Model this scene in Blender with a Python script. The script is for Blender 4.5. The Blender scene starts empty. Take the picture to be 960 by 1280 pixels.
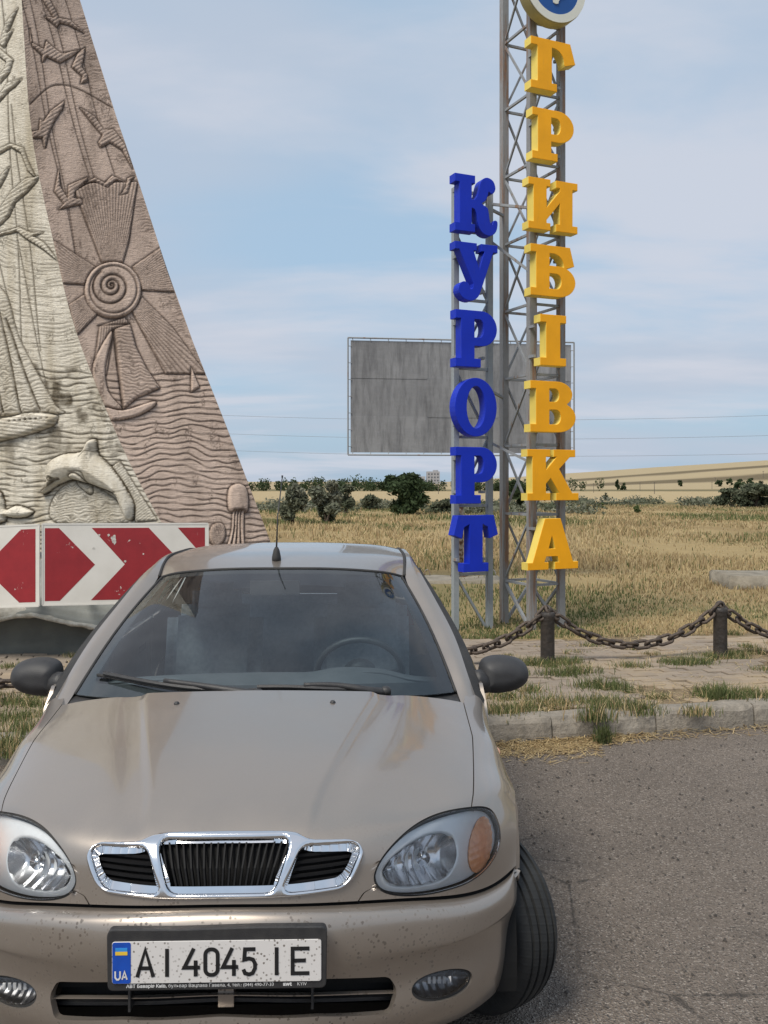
import bpy, bmesh, math, random
import numpy as np
from mathutils import Vector, Matrix

sc = bpy.context.scene
COL = sc.collection
random.seed(7)
RNG = np.random.default_rng(7)
R = math.radians

# ------------------------------------------------------------------ camera
FPX, CAMH, HOR = 1150.0, 1.72, 605.0        # focal length in photo pixels, eye height (m), horizon row
cam_d = bpy.data.cameras.new('camera')
cam = bpy.data.objects.new('camera', cam_d)
COL.objects.link(cam)
cam.location = (0, 0, CAMH)
cam.rotation_euler = (R(90), 0, 0)
cam_d.sensor_fit = 'VERTICAL'
cam_d.sensor_height = 36.0
cam_d.lens = 36.0 * FPX / 1280.0
cam_d.shift_y = -(640.0 - HOR) / 1280.0
cam_d.clip_start = 0.05
cam_d.clip_end = 20000
sc.camera = cam
sc.render.resolution_x, sc.render.resolution_y = 768, 1024

# ------------------------------------------------------------------ sky, sun, exposure
SUN_EL, SUN_AZ = R(54), R(-142)            # azimuth from +Y towards +X: the sun stands left, a little behind the camera
world = bpy.data.worlds.new('World')
sc.world = world
world.use_nodes = True
wt = world.node_tree
for n in list(wt.nodes):
    wt.nodes.remove(n)
def wn(t, **kw):
    n = wt.nodes.new(t)
    for k, v in kw.items():
        setattr(n, k, v)
    return n
wout = wn('ShaderNodeOutputWorld')
wbg = wn('ShaderNodeBackground')
wbg.inputs['Strength'].default_value = 0.10
sky = wn('ShaderNodeTexSky', sky_type='NISHITA', sun_disc=False)
sky.sun_elevation = SUN_EL
sky.sun_rotation = SUN_AZ
sky.altitude = 50
sky.air_density = 1.0
sky.dust_density = 2.6
sky.ozone_density = 2.0
tc = wn('ShaderNodeTexCoord')
sep = wn('ShaderNodeSeparateXYZ')
wt.links.new(tc.outputs['Generated'], sep.inputs[0])
def wmath(op, a, b=None, clamp=False):
    n = wn('ShaderNodeMath', operation=op)
    n.use_clamp = clamp
    for i, v in enumerate((a, b)):
        if v is None:
            continue
        if isinstance(v, (int, float)):
            n.inputs[i].default_value = v
        else:
            wt.links.new(v, n.inputs[i])
    return n.outputs[0]
zc = wmath('MAXIMUM', sep.outputs['Z'], 0.0)
den = wmath('ADD', zc, 0.16)
cx = wmath('DIVIDE', sep.outputs['X'], den)
cy = wmath('DIVIDE', sep.outputs['Y'], den)
comb = wn('ShaderNodeCombineXYZ')
wt.links.new(cx, comb.inputs[0]); wt.links.new(cy, comb.inputs[1])
def cloud_layer(scale, detail, rough, off, lo, hi, sx=1.0, sy=1.0, dist=0.0):
    mp = wn('ShaderNodeMapping')
    mp.inputs['Location'].default_value = off
    mp.inputs['Scale'].default_value = (sx, sy, 1)
    mp.inputs['Rotation'].default_value = (0, 0, R(8))
    wt.links.new(comb.outputs[0], mp.inputs[0])
    nz = wn('ShaderNodeTexNoise')
    nz.inputs['Scale'].default_value = scale
    nz.inputs['Detail'].default_value = detail
    nz.inputs['Roughness'].default_value = rough
    nz.inputs['Distortion'].default_value = dist
    wt.links.new(mp.outputs[0], nz.inputs['Vector'])
    mr = wn('ShaderNodeMapRange', interpolation_type='SMOOTHSTEP')
    mr.inputs['From Min'].default_value = lo
    mr.inputs['From Max'].default_value = hi
    wt.links.new(nz.outputs['Fac'], mr.inputs[0])
    return mr.outputs[0]
veil = cloud_layer(0.8, 4, 0.45, (3.1, 1.7, 0), 0.32, 0.66, 0.8, 1.2, 0.3)
puff = cloud_layer(1.15, 7, 0.52, (0.2, 8.7, 2), 0.43, 0.64, 0.62, 1.25, 0.25)
def wmix(fac, a, b):
    n = wn('ShaderNodeMix', data_type='RGBA')
    for sock, v in ((n.inputs[0], fac), (n.inputs[6], a), (n.inputs[7], b)):
        if isinstance(v, (int, float)):
            sock.default_value = v
        elif isinstance(v, tuple):
            sock.default_value = (*v, 1)
        else:
            wt.links.new(v, sock)
    return n.outputs[2]
base = wmix(0.80, sky.outputs[0], (2.6, 3.6, 4.6))
c1 = wmix(wmath('MULTIPLY', veil, 0.85), base, (3.2, 3.55, 4.2))
c2 = wmix(wmath('MULTIPLY', puff, 0.8), c1, (3.95, 4.1, 4.6))
wt.links.new(c2, wbg.inputs['Color'])
wt.links.new(wbg.outputs[0], wout.inputs[0])

sun_d = bpy.data.lights.new('sun', 'SUN')
sun_d.energy = 2.3
sun_d.angle = R(24)
sun_d.color = (1.0, 0.93, 0.82)
sun = bpy.data.objects.new('sun', sun_d)
COL.objects.link(sun)
sdir = Vector((math.sin(SUN_AZ) * math.cos(SUN_EL), math.cos(SUN_AZ) * math.cos(SUN_EL), math.sin(SUN_EL)))
sun.rotation_euler = sdir.to_track_quat('Z', 'Y').to_euler()
sun.location = (-6, -3, 12)

sc.view_settings.view_transform = 'Standard'
sc.view_settings.look = 'None'
sc.view_settings.gamma = 1.0
sc.view_settings.exposure = 0.70
sc.cycles.max_bounces = 7
sc.cycles.transparent_max_bounces = 12

# ------------------------------------------------------------------ helpers
def at(px, py, Y):
    """photo measurement -> point at distance Y"""
    return np.array(((px - 480.0) / FPX * Y, Y, CAMH + (HOR - py) / FPX * Y))

def tag(o, label=None, cat=None, group=None, kind=None):
    if label: o['label'] = label
    if cat: o['category'] = cat
    if group: o['group'] = group
    if kind: o['kind'] = kind
    return o

def empty(name, loc=(0, 0, 0), rz=0.0, parent=None):
    o = bpy.data.objects.new(name, None)
    o.empty_display_size = 0.1
    COL.objects.link(o)
    o.location = loc
    o.rotation_euler = (0, 0, rz)
    o.parent = parent
    return o

def new_mesh(name, V, F, smooth=True):
    V = np.asarray(V, dtype=np.float64)
    me = bpy.data.meshes.new(name)
    if isinstance(F, np.ndarray):
        n, k = F.shape
        me.vertices.add(len(V)); me.vertices.foreach_set('co', V.ravel())
        me.loops.add(n * k); me.loops.foreach_set('vertex_index', F.astype(np.int32).ravel())
        me.polygons.add(n)
        me.polygons.foreach_set('loop_start', np.arange(0, n * k, k, dtype=np.int32))
        me.update(calc_edges=True)
    else:
        me.from_pydata([tuple(v) for v in V], [], [tuple(int(i) for i in f) for f in F])
    if smooth:
        me.polygons.foreach_set('use_smooth', np.ones(len(me.polygons), dtype=bool))
    me.validate()
    me.update()
    return me

def obj(name, V, F, mat, parent=None, smooth=False, world=False, sharp=None):
    V = np.asarray(V, dtype=np.float64).copy()
    if world and parent is not None:
        p = parent; off = np.zeros(3)
        while p is not None:
            off += np.array(p.location); p = p.parent
        V -= off
    me = new_mesh(name, V, F, smooth or sharp is not None)
    if sharp is not None:
        me.set_sharp_from_angle(angle=R(sharp))
    o = bpy.data.objects.new(name, me)
    COL.objects.link(o)
    o.parent = parent
    if mat is not None:
        me.materials.append(mat)
    return o

class MB:
    """collects simple shapes into ONE mesh"""
    def __init__(s):
        s.V, s.F, s.n = [], [], 0
    def add(s, V, F):
        V = np.asarray(V, float)
        s.V.append(V)
        s.F += [tuple(int(i) + s.n for i in f) for f in F]
        s.n += len(V)
        return s
    def build(s, name, mat, parent=None, smooth=False, world=False, sharp=None):
        return obj(name, np.vstack(s.V), s.F, mat, parent, smooth, world, sharp)

BOXF = [(0, 3, 2, 1), (4, 5, 6, 7), (0, 1, 5, 4), (1, 2, 6, 5), (2, 3, 7, 6), (3, 0, 4, 7)]
def box(c, s):
    c = np.asarray(c, float); s = np.asarray(s, float) / 2
    k = np.array([(-1, -1, -1), (1, -1, -1), (1, 1, -1), (-1, 1, -1), (-1, -1, 1), (1, -1, 1), (1, 1, 1), (-1, 1, 1)])
    return c + k * s, BOXF
def bar(p, q, w, h=None, up=(0, 0, 1)):
    """square bar between two points"""
    p = np.asarray(p, float); q = np.asarray(q, float); h = h or w
    d = (q - p) / np.linalg.norm(q - p); u = np.asarray(up, float)
    if abs(d @ u) > 0.95: u = np.array((0, 1.0, 0)) if abs(d[1]) < .9 else np.array((1.0, 0, 0))
    a = np.cross(d, u); a /= np.linalg.norm(a); b = np.cross(a, d)
    k = [(-1, -1), (1, -1), (1, 1), (-1, 1)]
    V = [p + a * i * w / 2 + b * j * h / 2 for i, j in k] + [q + a * i * w / 2 + b * j * h / 2 for i, j in k]
    return np.array(V), [(0, 1, 2, 3), (7, 6, 5, 4), (0, 4, 5, 1), (1, 5, 6, 2), (2, 6, 7, 3), (3, 7, 4, 0)]
def post(xy, z0, z1, w, ang):
    """upright square tube turned by ang"""
    c, s = math.cos(ang), math.sin(ang)
    k = [(-1, -1), (1, -1), (1, 1), (-1, 1)]
    V = [(xy[0] + (i * c - j * s) * w / 2, xy[1] + (i * s + j * c) * w / 2, z) for z in (z0, z1) for i, j in k]
    return np.array(V), BOXF
def tube(P, r, n=8, caps=True, closed=False):
    P = np.asarray(P, float); m = len(P)
    r = np.full(m, r) if np.isscalar(r) else np.asarray(r, float)
    if closed:
        T = np.roll(P, -1, 0) - np.roll(P, 1, 0)
    else:
        T = np.gradient(P, axis=0)
    T /= np.linalg.norm(T, axis=1)[:, None] + 1e-12
    u = np.array((0, 0, 1.0)) if abs(T[0][2]) < 0.9 else np.array((1.0, 0, 0))
    A = []
    a = np.cross(T[0], u); a /= np.linalg.norm(a)
    for t in T:
        a = a - t * (a @ t); a /= np.linalg.norm(a) + 1e-12
        A.append(a)
    A = np.array(A); B = np.cross(T, A)
    th = np.arange(n) / n * 2 * np.pi
    V = P[:, None] + r[:, None, None] * (np.cos(th)[None, :, None] * A[:, None] + np.sin(th)[None, :, None] * B[:, None])
    V = V.reshape(-1, 3); F = []
    for i in range(m if closed else m - 1):
        j = (i + 1) % m
        for k in range(n):
            l = (k + 1) % n
            F.append((i * n + k, i * n + l, j * n + l, j * n + k))
    if caps and not closed:
        F.append(tuple(range(n - 1, -1, -1))); F.append(tuple((m - 1) * n + k for k in range(n)))
    return V, F
def lathe(prof, n=24, axis='z'):
    """profile [(r, h)] turned about the z axis"""
    V, F = [], []
    for r, h in prof:
        for k in range(n):
            a = 2 * math.pi * k / n
            V.append((r * math.cos(a), r * math.sin(a), h))
    m = len(prof)
    for i in range(m - 1):
        for k in range(n):
            l = (k + 1) % n
            F.append((i * n + k, i * n + l, (i + 1) * n + l, (i + 1) * n + k))
    V = np.array(V)
    if prof[0][0] > 1e-6: F.append(tuple(range(n - 1, -1, -1)))
    if prof[-1][0] > 1e-6: F.append(tuple((m - 1) * n + k for k in range(n)))
    if axis == 'y': V = V[:, [0, 2, 1]] * np.array((1, 1, -1.0))
    if axis == 'x': V = V[:, [2, 1, 0]] * np.array((1, 1, -1.0))
    return V, F
def grid_faces(nu, nv):
    """nu x nv vertices, index = j*nu+i"""
    i, j = np.meshgrid(np.arange(nu - 1), np.arange(nv - 1), indexing='xy')
    a = (j * nu + i).ravel()
    return np.stack([a, a + 1, a + nu + 1, a + nu], 1)
def extrude_outline(loops, depth, bevel=0.0):
    """2-D outlines (first the outer one, then holes) -> solid mesh data, x right, z up, front at y=0, back at y=depth"""
    cu = bpy.data.curves.new('tmp', 'CURVE')
    cu.dimensions = '2D'; cu.fill_mode = 'BOTH'
    for L in loops:
        s = cu.splines.new('POLY'); s.points.add(len(L) - 1)
        for p, (x, y) in zip(s.points, L): p.co = (x, y, 0, 1)
        s.use_cyclic_u = True
    cu.extrude = depth / 2 - bevel
    cu.bevel_depth = bevel
    cu.bevel_resolution = 1
    o = bpy.data.objects.new('tmp', cu)
    COL.objects.link(o)
    dg = bpy.context.evaluated_depsgraph_get()
    dg.update()
    me = bpy.data.meshes.new_from_object(o.evaluated_get(dg))
    V = np.array([v.co[:] for v in me.vertices]); F = [tuple(p.vertices) for p in me.polygons]
    bpy.data.objects.remove(o); bpy.data.curves.remove(cu); bpy.data.meshes.remove(me)
    V = np.stack([V[:, 0], depth / 2 - V[:, 2], V[:, 1]], 1)
    return V, F
def arc(cx, cy, rx, ry, a0, a1, n=12):
    return [(cx + rx * math.cos(R(a0 + (a1 - a0) * i / n)), cy + ry * math.sin(R(a0 + (a1 - a0) * i / n))) for i in range(n + 1)]

# numpy value noise
def vnoise(x, y, seed=0):
    x = np.asarray(x, float); y = np.asarray(y, float)
    xi = np.floor(x).astype(np.int64); yi = np.floor(y).astype(np.int64)
    fx = x - xi; fy = y - yi
    def h(a, b):
        n = (a * 374761393 + b * 668265263 + seed * 974711) & 0x7fffffff
        n = ((n ^ (n >> 13)) * 1274126177) & 0x7fffffff
        return ((n ^ (n >> 16)) & 0xffff) / 65535.0
    u = fx * fx * (3 - 2 * fx); v = fy * fy * (3 - 2 * fy)
    return (h(xi, yi) * (1 - u) + h(xi + 1, yi) * u) * (1 - v) + (h(xi, yi + 1) * (1 - u) + h(xi + 1, yi + 1) * u) * v
def fbm(x, y, seed=0, o=3):
    s = 0; a = 0.5
    for k in range(o):
        s = s + a * vnoise(x * 2 ** k, y * 2 ** k, seed + k); a *= 0.5
    return s
def sstep(a, b, x):
    t = np.clip((x - a) / (b - a), 0, 1)
    return t * t * (3 - 2 * t)

# signed distance to a closed polygon (inside negative) and distance to a polyline
def seg_dist(X, Y, P, closed):
    P = np.asarray(P, float); Q = np.roll(P, -1, 0) if closed else P[1:]
    A = P if closed else P[:-1]
    D = np.full(X.shape, 1e9)
    for (ax, ay), (bx, by) in zip(A, Q):
        vx, vy = bx - ax, by - ay
        L = vx * vx + vy * vy + 1e-12
        t = np.clip(((X - ax) * vx + (Y - ay) * vy) / L, 0, 1)
        D = np.minimum(D, (X - ax - t * vx) ** 2 + (Y - ay - t * vy) ** 2)
    return np.sqrt(D)
def inside(X, Y, P):
    P = np.asarray(P, float); Q = np.roll(P, -1, 0)
    c = np.zeros(X.shape, bool)
    for (ax, ay), (bx, by) in zip(P, Q):
        if ay == by: continue
        k = (ay > Y) != (by > Y)
        c ^= k & (X < (bx - ax) * (Y - ay) / (by - ay) + ax)
    return c
def sdf(X, Y, P):
    return np.where(inside(X, Y, P), -1, 1) * seg_dist(X, Y, P, True)
def smooth_poly(P, n=6):
    """closed Catmull-Rom through the points"""
    P = np.asarray(P, float); m = len(P); out = []
    for i in range(m):
        p0, p1, p2, p3 = P[i - 1], P[i], P[(i + 1) % m], P[(i + 2) % m]
        for k in range(n):
            t = k / n
            out.append(0.5 * ((2 * p1) + (-p0 + p2) * t + (2 * p0 - 5 * p1 + 4 * p2 - p3) * t * t + (-p0 + 3 * p1 - 3 * p2 + p3) * t ** 3))
    return np.array(out)
def smooth_line(P, n=6):
    P = np.asarray(P, float); out = []
    Q = np.vstack([2 * P[0] - P[1], P, 2 * P[-1] - P[-2]])
    for i in range(1, len(Q) - 2):
        p0, p1, p2, p3 = Q[i - 1], Q[i], Q[i + 1], Q[i + 2]
        for k in range(n):
            t = k / n
            out.append(0.5 * ((2 * p1) + (-p0 + p2) * t + (2 * p0 - 5 * p1 + 4 * p2 - p3) * t * t + (-p0 + 3 * p1 - 3 * p2 + p3) * t ** 3))
    out.append(P[-1])
    return np.array(out)

# ------------------------------------------------------------------ materials
class NT:
    def __init__(s, name):
        s.m = bpy.data.materials.new(name); s.m.use_nodes = True
        s.t = s.m.node_tree
        s.b = s.t.nodes['Principled BSDF']; s.out = s.t.nodes['Material Output']
        s.tc = s.t.nodes.new('ShaderNodeTexCoord')
    def n(s, t, **kw):
        n = s.t.nodes.new(t)
        for k, v in kw.items(): setattr(n, k, v)
        return n
    def l(s, a, b): s.t.links.new(a, b)
    def put(s, sock, v):
        if hasattr(v, 'is_output') or hasattr(v, 'links'): s.l(v, sock)
        elif isinstance(v, (tuple, list)): sock.default_value = (*v, 1) if len(v) == 3 and sock.type == 'RGBA' else v
        else: sock.default_value = v
    def noise(s, scale, detail=4, rough=0.55, vec=None, stretch=None, out='Fac', dist=0.0):
        n = s.n('ShaderNodeTexNoise')
        n.inputs['Scale'].default_value = scale; n.inputs['Detail'].default_value = detail
        n.inputs['Roughness'].default_value = rough; n.inputs['Distortion'].default_value = dist
        v = vec or s.tc.outputs['Object']
        if stretch:
            mp = s.n('ShaderNodeMapping'); mp.inputs['Scale'].default_value = stretch; s.l(v, mp.inputs[0]); v = mp.outputs[0]
        s.l(v, n.inputs['Vector'])
        return n.outputs[out]
    def voro(s, scale, feature='F1', out='Distance', rnd=1.0, vec=None):
        n = s.n('ShaderNodeTexVoronoi', feature=feature)
        n.inputs['Scale'].default_value = scale; n.inputs['Randomness'].default_value = rnd
        s.l(vec or s.tc.outputs['Object'], n.inputs['Vector'])
        return n.outputs[out]
    def rng(s, v, a, b, c=0.0, d=1.0, smooth=False):
        n = s.n('ShaderNodeMapRange')
        if smooth: n.interpolation_type = 'SMOOTHSTEP'
        s.put(n.inputs[0], v)
        for i, k in enumerate((a, b, c, d)): n.inputs[i + 1].default_value = k
        return n.outputs[0]
    def mix(s, f, a, b, mode='MIX'):
        n = s.n('ShaderNodeMix', data_type='RGBA', blend_type=mode)
        s.put(n.inputs[0], f); s.put(n.inputs[6], a); s.put(n.inputs[7], b)
        return n.outputs[2]
    def math(s, op, a, b=0.0, clamp=False):
        n = s.n('ShaderNodeMath', operation=op); n.use_clamp = clamp
        s.put(n.inputs[0], a); s.put(n.inputs[1], b)
        return n.outputs[0]
    def attr(s, name, out='Fac'):
        n = s.n('ShaderNodeAttribute'); n.attribute_name = name
        return n.outputs[out]
    def set(s, **kw):
        for k, v in kw.items(): s.put(s.b.inputs[k.replace('_', ' ')], v)
        return s
    def bump(s, h, strength=0.3, dist=0.01):
        n = s.n('ShaderNodeBump')
        n.inputs['Strength'].default_value = strength; n.inputs['Distance'].default_value = dist
        s.l(h, n.inputs['Height']); s.l(n.outputs[0], s.b.inputs['Normal'])
        return s

def simple(name, c1, c2=None, scale=8.0, rough=0.6, metal=0.0, bump=0.0, bscale=None, spec=0.5, lo=0.35, hi=0.65, coat=0.0, detail=5):
    t = NT(name)
    if c2 is None: c2 = tuple(x * 0.8 for x in c1)
    f = t.rng(t.noise(scale, detail), lo, hi)
    t.set(Base_Color=t.mix(f, c1, c2), Roughness=rough, Metallic=metal)
    t.b.inputs['Specular IOR Level'].default_value = spec
    t.b.inputs['Coat Weight'].default_value = coat
    if bump: t.bump(t.noise(bscale or scale * 3, 6), bump, 0.02)
    return t.m
# ================================================================== GROUND, ROAD, KERB, PAVEMENT
KERB = np.array([(-14, 3.0), (-8, 4.3), (-2.7, 5.45), (-1.65, 5.97), (0.4, 6.01), (0.9, 6.09), (2.72, 6.53), (6, 7.35), (14, 9.4)])
def kerb_y(x): return np.interp(x, KERB[:, 0], KERB[:, 1])
def walk_end(x): return np.interp(x, [-14, -4, 0.5, 3, 8, 14], [7.6, 8.5, 9.25, 9.45, 10.3, 12.0])

def terrain_z(X, Y):
    X = np.asarray(X, float); Y = np.asarray(Y, float)
    we = walk_end(X)
    z = np.where(Y < we, -0.06, 0.0)
    z = np.where(Y >= we, 0.132 * (1 - sstep(1.0, 9.0, Y - we)), z)
    z = z + 0.05 * (fbm(X * .35, Y * .35, 5) - .45) * sstep(1.0, 4.0, Y - we)
    z = z + 0.25 * (fbm(X * .06, Y * .06, 9) - .45) * sstep(8, 40, Y - we)
    z = z - 0.0045 * np.clip(Y - 60, 0, 390)
    z = z + 6.5 * sstep(480, 1300, Y) + sstep(430, 1000, Y) * np.clip(X - 165, 0, 900) * .070
    z = z + 1.6 * (fbm(X * .006, Y * .006, 3) - .45) * sstep(300, 600, Y)
    return z

# big sheet out to the horizon
nx, ny = 190, 300
yy = np.concatenate([np.linspace(-60, 6, 20), np.linspace(6.4, 30, 110), np.geomspace(30.4, 3500, 170)])
tt = np.linspace(-1, 1, nx); tt = np.sign(tt) * np.abs(tt) ** 1.25
TY, TT = np.meshgrid(yy, tt, indexing='ij')
TX = TT * (14 + 0.95 * np.clip(TY, 0, None) + 40 * sstep(-70, 0, -np.abs(TY)) * 0)
TX = np.where(TY < 6, TT * 60, TX + TT * 46 * (1 - sstep(6, 60, TY)))
TZ = terrain_z(TX, TY)
wheat = sstep(92, 108, TY + 10 * (fbm(TX * .02, TY * 0, 2) - .5)) * (1 - sstep(400, 430, TY))
green = sstep(62, 72, TY + 18 * (fbm(TX * .03, TY * .03, 4) - .5)) * (1 - sstep(88, 104, TY))
scrub = sstep(420, 440, TY) * (1 - sstep(560, 600, TY + TX * .15))
wheat2 = sstep(560, 600, TY + TX * .15)
hn_ = fbm(TX * .01, TY * .01, 19) - .45; scrub2 = np.maximum(sstep(690, 715, TY - TX * .12 + 60 * hn_) * (1 - sstep(790, 815, TY - TX * .12 + 60 * hn_)), sstep(905, 930, TY - TX * .10 + 80 * hn_) * (1 - sstep(1030, 1060, TY - TX * .10))) * sstep(110, 190, TX)
colA = np.zeros(TX.shape + (4,)); colA[..., 3] = 1
def lay(c, m):
    colA[..., :3] = colA[..., :3] * (1 - m[..., None]) + np.array(c) * m[..., None]
lay((.34, .255, .13), np.ones_like(TX))
patch = sstep(.45, .62, fbm(TX * .16, TY * .10, 21, 4))
lay((.155, .145, .065), patch * .8 * (1 - sstep(60, 80, TY)))
lay((.16, .10, .045), sstep(.5, .68, fbm(TX * .3, TY * .22, 31, 3)) * .5 * (1 - sstep(30, 80, TY)))
lay((.11, .125, .05), sstep(0, .3, walk_end(TX) + 2.6 - TY) * .6 * sstep(.4, .6, fbm(TX * .8, TY * .8, 77, 3)))
lay((.055, .068, .030), green * (.75 + .25 * sstep(.4, .6, fbm(TX * .05, TY * .05, 6))))
lay((.41, .325, .195), wheat)
lay((.10, .095, .055), scrub)
lay((.38, .31, .20), wheat2)
lay((.075, .062, .045), scrub2)
V = np.stack([TX, TY, TZ], -1).reshape(-1, 3)
t = NT('field_ground')
va = t.attr('tint', 'Color')
nz = t.noise(2.2, 8, .65); nf = t.noise(14, 6, .7)
c = t.mix(t.rng(nz, .3, .7, 0, .55), va, (.20, .15, .075), 'MIX')
c = t.mix(t.rng(nf, .35, .7, 0, .45), c, t.mix(.5, va, (.42, .33, .17)))
t.set(Base_Color=c, Roughness=.95); t.b.inputs['Specular IOR Level'].default_value = .1
t.bump(nf, .8, .05)
M_FIELD = t.m
ground = obj('ground', V, grid_faces(nx, len(yy)), M_FIELD, smooth=True)
ca = ground.data.color_attributes.new('tint', 'FLOAT_COLOR', 'POINT')
ca.data.foreach_set('color', colA.reshape(-1))
tag(ground, kind='structure', label='dry straw coloured field stretching to the low wheat hills', cat='field')

# asphalt
t = NT('asphalt')
big = t.noise(.55, 5, .55); mid = t.noise(5, 6, .6); fine = t.noise(130, 3, .7)
vs = t.voro(150, 'F1', 'Color'); sepn = t.n('ShaderNodeSeparateColor'); t.l(vs, sepn.inputs[0])
c = t.mix(t.rng(big, .35, .65), (.190, .158, .131), (.245, .205, .170))
c = t.mix(t.rng(mid, .35, .7, 0, .5), c, (.160, .134, .112))
c = t.mix(t.rng(sepn.outputs[0], .78, 1.0, 0, .8), c, (.44, .39, .34))
c = t.mix(t.rng(sepn.outputs[1], .80, 1.0, 0, .8), c, (.04, .036, .033))
oil = t.noise(.9, 5, .7); c = t.mix(t.rng(oil, .60, .74, 0, .5), c, (.085, .075, .066))
ck = t.voro(1.15, 'DISTANCE_TO_EDGE', 'Distance', 1.0, vec=None); ckm = t.math('MULTIPLY', t.rng(t.math('ADD', ck, t.math('MULTIPLY', t.noise(9, 4, .7), .05)), .026, .034, 1, 0), t.rng(t.noise(.35, 2), .50, .56))
c = t.mix(t.math('MULTIPLY', ckm, .7), c, (.045, .04, .036))
st = t.noise(1.6, 4, .6, stretch=(.5, 1.7, 1)); c = t.mix(t.rng(st, .6, .75, 0, .45), c, (.27, .23, .185))
t.set(Base_Color=c, Roughness=.86); t.b.inputs['Specular IOR Level'].default_value = .3
vb = t.voro(150); hb = t.math('ADD', vb, t.math('MULTIPLY', mid, .8))
t.bump(hb, .9, .016)
M_ASPH = t.m
xs = np.linspace(-40, 40, 200)
ky = kerb_y(xs)
Vr, Fr = [], []
rows = 40
for k in range(rows + 1):
    f = (k / rows) ** 0.6
    for x, y in zip(xs, ky):
        Y = -45 + (y + 0.02 + 45) * f
        Vr.append((x, Y, 0.012 * (float(fbm(x * .5, Y * .5, 8)) - .45)))
road = obj('road', np.array(Vr), grid_faces(len(xs), rows + 1), M_ASPH, smooth=True)
tag(road, kind='structure', label='worn grey brown asphalt road with loose chippings', cat='road')

# soil bed of the pavement
M_SOIL = simple('pavement_soil', (.23, .175, .115), (.15, .12, .075), 5, .95, bump=.6, bscale=40, spec=.1)
xs = np.linspace(-14, 14, 160)
Vr = []
for k in range(25):
    for x in xs:
        a, b = kerb_y(x) + .1, walk_end(x) + .35
        y = a + (b - a) * k / 24
        Vr.append((x, y, .133 + .02 * (float(fbm(x * 2, y * 2, 12)) - .45) - .02 * (k == 24)))
pave = obj('pavement', np.array(Vr), grid_faces(160, 25), M_SOIL, smooth=True)
tag(pave, kind='structure', label='weedy block pavement behind the kerb', cat='pavement')

# paving blocks
t = NT('paving_block')
oi = t.n('ShaderNodeObjectInfo')
nz = t.noise(9, 5, vec=t.n('ShaderNodeNewGeometry').outputs['Position'])
nz2 = t.noise(1.1, 3, vec=t.n('ShaderNodeNewGeometry').outputs['Position'])
c = t.mix(oi.outputs['Random'], (.275, .225, .175), (.21, .17, .135))
c = t.mix(t.rng(nz, .35, .7, 0, .7), c, (.20, .165, .125)); c = t.mix(t.rng(nz2, .45, .65, 0, .6), c, (.36, .27, .16))
t.set(Base_Color=c, Roughness=.9); t.bump(nz, .5, .01)
M_PAVER = t.m
PW, PD = .225, .112
ang = math.atan(.20); ca_, sa_ = math.cos(ang), math.sin(ang)
def paver_shape():
    bm = bmesh.new(); bmesh.ops.create_cube(bm, size=1)
    bmesh.ops.scale(bm, vec=(PW - .008, PD - .008, .06), verts=bm.verts)
    bmesh.ops.bevel(bm, geom=[e for e in bm.edges if all(v.co.z > 0 for v in e.verts)], offset=.006, segments=1, affect='EDGES')
    bm.verts.index_update()
    V = np.array([v.co[:] for v in bm.verts]); F = [tuple(v.index for v in f.verts) for f in bm.faces]; bm.free()
    return V, F
PV, PF = paver_shape()
pme = new_mesh('paving_block', PV, PF, False); pme.materials.append(M_PAVER)
cand = []
for j in range(-40, 70):
    for i in range(-70, 70):
        u = (i + (.5 if j % 2 else 0)) * PW; v = j * PD
        x = u * ca_ - v * sa_ + .5; y = u * sa_ + v * ca_ + 6.0
        if not (-7 < x < 8): continue
        if y < kerb_y(x) + .24 or y > walk_end(x) + .1 * math.sin(x * 3): continue
        n = float(fbm(x * .9, y * 1.3, 41))
        if n > .60 and random.random() < .8: continue
        cand.append((x, y, n))
def paver_rank(c):
    x, y, n = c
    px = 480 + FPX * x / y
    vis = (610 < px < 990) or (px < 40 and px > -30)
    return (0 if vis else 1, y)
cand.sort(key=paver_rank)
rest = MB()
for k, (x, y, n) in enumerate(cand):
    z = .124 + random.uniform(-.006, .007) + .006 * math.sin(x * 2 + y)
    a = ang + random.gauss(0, .012); tx, ty = random.gauss(0, .02), random.gauss(0, .02)
    if k < 290:
        o = bpy.data.objects.new('paving_block', pme); COL.objects.link(o); o.parent = pave
        o.location = (x, y, z); o.rotation_euler = (tx, ty, a)
    else:
        c, s = math.cos(a), math.sin(a)
        W = np.stack([x + PV[:, 0] * c - PV[:, 1] * s, y + PV[:, 0] * s + PV[:, 1] * c, z + PV[:, 2] + PV[:, 0] * ty], 1)
        rest.add(W, PF)
o = rest.build('paving_blocks_rest', M_PAVER, pave); tag(o, kind='stuff')

# kerb stones
t = NT('kerb_concrete')
pos = t.n('ShaderNodeNewGeometry').outputs['Position']
a = t.noise(4, 7, .65, vec=pos); b = t.noise(26, 5, .7, vec=pos); d = t.noise(1.3, 3, vec=pos)
c = t.mix(t.rng(a, .35, .65), (.30, .265, .22), (.165, .148, .122)); c = t.mix(t.rng(b, .5, .72, 0, .7), c, (.11, .10, .085))
c = t.mix(t.rng(d, .55, .68, 0, .6), c, (.50, .46, .40))
t.set(Base_Color=c, Roughness=.92); t.bump(t.math('ADD', b, t.math('MULTIPLY', a, 1.5)), .9, .015)
M_KERB = t.m
kerb = empty('kerb', (0, 6, 0)); tag(kerb, kind='structure', label='chipped concrete kerb between road and pavement', cat='kerb')
P = []; seg = np.diff(KERB, axis=0); L = np.concatenate([[0], np.cumsum(np.hypot(seg[:, 0], seg[:, 1]))])
def kp(s): return np.array((np.interp(s, L, KERB[:, 0]), np.interp(s, L, KERB[:, 1])))
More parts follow.
